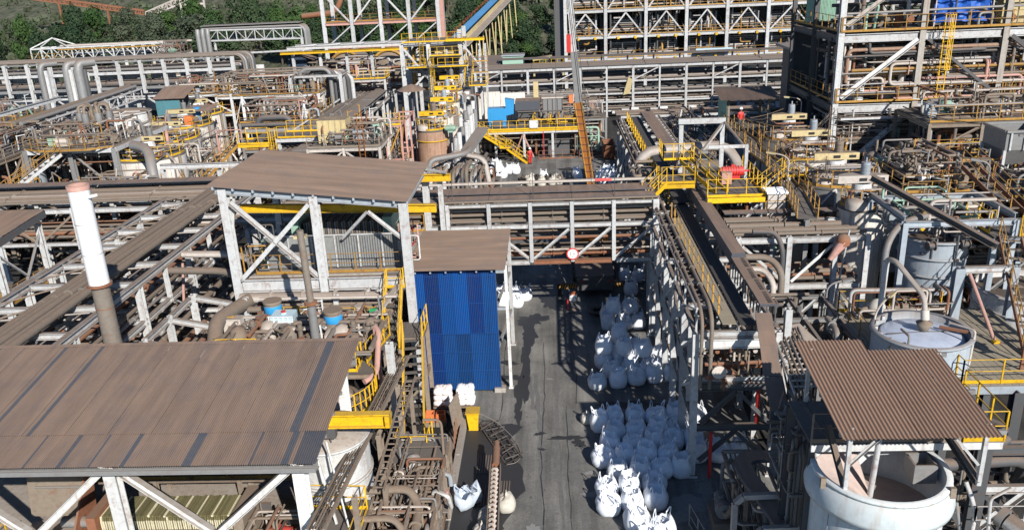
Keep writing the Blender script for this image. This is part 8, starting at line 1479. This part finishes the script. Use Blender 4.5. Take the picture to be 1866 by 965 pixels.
for x in (27.6,31.6): column(t, x, 62.6, 16.4, 18.6, .08, PIPEW, 'box', 'prop')
t = thing('plywood_box', 'tan plywood box right of the blue tarpaulin', 'box', (33.4,64,16.4)); part('box', MB().bx(32.7,34.3,63.4,65,16.4,18.2), CREAM, t); part('lid', MB().bx(32.6,34.4,63.3,65.1,18.2,18.3), CREAM, t)
t = thing('clad_tower', 'pale green clad tower behind the dark process tower', 'tower', (28,87,0)); 
for i in range(5):
    b = MB(); corr(b, (26.0+i*.8,84,0), (1,0,0), (0,0,24), 6, .8/6, .04); part('cladding_sheet', b, MINT, t); b = MB(); corr(b, (26,84+i*.8,0), (0,1,0), (0,0,24), 6, .8/6, .04); part('cladding_sheet', b, MINT, t)
part('core', MB().bx(26.1,29.9,84.1,88,0,23.8), DARK, t)
t = thing('clad_building', 'pale green ribbed building behind the white tank at the far right', 'building', (44,100,0)); 
for i in range(14):
    b = MB(); corr(b, (30+i*2,98,0), (1,0,0), (0,0,10.5), 8, .25, .05); part('cladding_sheet', b, MINT, t)
part('roof', MB().bx(29.5,58.5,97.5,112,10.5,10.8), GREY, t); part('core', MB().bx(30.2,58,98.2,111,0,10.4), DARK, t)
tank('storage_tank', 'tall white storage tank at the right edge behind the dark process tower', 47.5,86,3.6,0,12.6, STACKW, None, None, rings=2, roofm=WHITE, n=40)
t = module('process_platform', 'right edge platform with a yellow kick plate beside the tall white storage tank', 'platform', 39.5,47,70,78,[7.4,10.6],2,2,WHITE,22,421,YELD,'f'); pipe(t, [(39.8,69.6,16),(39.8,69.6,10.2),(41.2,69.6,9.6),(46,69.6,9.6)], .3, DARK, 12, 1.2); 
for i in range(4):
    b = MB(); corr(b, (36.8+.7*i,66,8.4), (1,0,0), (0,0,2.6), 5, .14, .03); part('blue_cladding', b, BLUEW if i%2 else TEAL, t)
railing(t, [(36.4,62.5,8.6),(40.5,62.5,8.6)], YELD); railing(t, [(36.4,62.5,7.6),(40.5,62.5,7.6)], YELD)
t = module('process_platform', 'platform with an orange rail below the tall dark process tower', 'platform', 22.6,34,55.5,61,[5.0,7.2],3,1,DARK,34,431,YELD,'f'); motor(t, 24,56.5,7.8,.9,.3,'x',DUSTY); motor(t, 27,57,7.8,.9,.3,'y',GREY); 
for i in range(7): valve(t, (23.2+1.4*i,56+.5*(i%3),7.8), .2, (DUSTY,PIPEW,GREY)[i%3], 'xyz'[i%3])
t = module('process_platform', 'dark machinery deck behind the conveyor rack at the right centre', 'platform', 11,15.4,60,86,[3.5,6.2],1,4,GREY,24,441,YELD,'',mats=(DARK,PIPE,GREY,DUSTY))
t = module('pipe_rack', 'low rack of rusty pipes behind the pipe bridge on the left of the yard', 'pipe rack', -9.5,-5,67,76,[3.2],1,2,GREY,40,461,YELD,'f',sides='')
t = module('process_platform', 'pipe cluttered platform between the long white rack and the yard platform', 'platform', -9,7,106,118,[3.0],4,2,GREY,60,471,YELD,'f',sides='f')
t = module('process_platform', 'crowded platform at the foot of the high rack on the upper left', 'platform', -62,-48,84,96,[3.6,6.2],3,2,WHITE2,34,481,YELD,'f')
t = module('process_platform', 'pump gallery at the right end of the high rack on the upper left', 'platform', -45.5,-38.2,98,104,[6.6,9.0],2,1,WHITE2,28,491,YELD,'f')
t = module('process_platform', 'yellow railed pipe platform at the left edge in front of the high rack', 'platform', -75,-60,88,98,[4.5,8.0],3,2,DUSTY,30,501,YELD,'f')
t = module('process_platform', 'pipe decks behind the left hand white rack near the left edge', 'platform', -66,-52.5,66,80,[4.0,7.0],3,2,WHITE2,34,511,YELD,'fr')

# ---- more steelwork on the right
t = module('process_platform', 'open steel frame of pumps and drums behind the open bin at the right edge', 'platform', 24.8,35,55,60.5,[8.8,11.0],3,1,DUSTY,26,521,YELD,'f',cs=.2)
t = module('process_platform', 'pipe filled steel frame in front of the nearest right hand leach tank', 'platform', 20.2,24.2,47.2,53.6,[5.6,8.5],2,2,DUSTY,40,531,YELD,'f',sides='fl',cs=.2,zj=10.4)
t = module('process_platform', 'brown railed frame between the right edge stair and the open bin', 'platform', 25.4,33,42.6,48,[6.2,8.8],2,1,RUST,26,541,YELD,'fl',cs=.22,zj=10.2)
t = thing('cable_span', 'loose black cables and hoses sagging over the right hand leach tanks', 'cables', (21,58,9)); cables(t, (15.6,46,10),(20.9,62,11),6,.8,1); cables(t, (14.8,54,9.8),(20.8,62,10.8),5,.6,2); cables(t, (20.8,61.5,10.4),(32.4,61.5,10.6),5,.7,3); cables(t, (24,50,9.6),(32,61,11),5,.9,4); cables(t, (15,64,9.9),(20.8,68,11),4,.6,5)
equip(t, 20.5,30.5,47,53.6,8.85,34,571,1.5); equip(t, 21,38,62,65.5,11.4,36,572,1.8); equip(t, 21,38,62,65.5,16.4,26,573,1.8); equip(t, 27,38,66.2,70,7.45,16,574,2)
t = module('process_platform', 'rusty lower frame of pipes between the windsock and the blue grey gantry', 'platform', 15.6,17.2,46.4,55,[4.4,6.6],1,3,RUST,26,581,YELD,'l',sides='l',cs=.16,zj=7.6)
t = module('process_platform', 'small yellow railed frame right of the nearest right hand leach tank', 'platform', 19.6,23.4,42.9,46.2,[6.0,7.6],2,1,DUSTY,24,591,YEL,'f',sides='fr',cs=.16,zj=8.8)
t = module('process_platform', 'dusty frame of vessels and rails at the foot of the dark process tower', 'platform', 20.6,34,61.9,64,[4.4,8.6],4,1,DUSTY,34,601,YELD,'f',cs=.18,zj=10.6)
jungle(t, 20.6,38,62,65,8.8,11, 40,.05,.14,(RUST,DUSTY,DARK,PIPEW,TERRA,DARK),611); jungle(t, 20.8,38,62,65,11.6,15.8, 50,.05,.14,(RUST,DUSTY,DARK,DARK,PIPEW,TERRA),612)
for k in range(10): b = MB(); b.cyl((21.8+1.75*k,64.2),.5+.2*(k%3),(8.8 if k%2 else 11.4),(10.4 if k%2 else 13.8),16); part('vessel', b, (RUST,TERRA,DARK,DUSTY)[k%4], t)
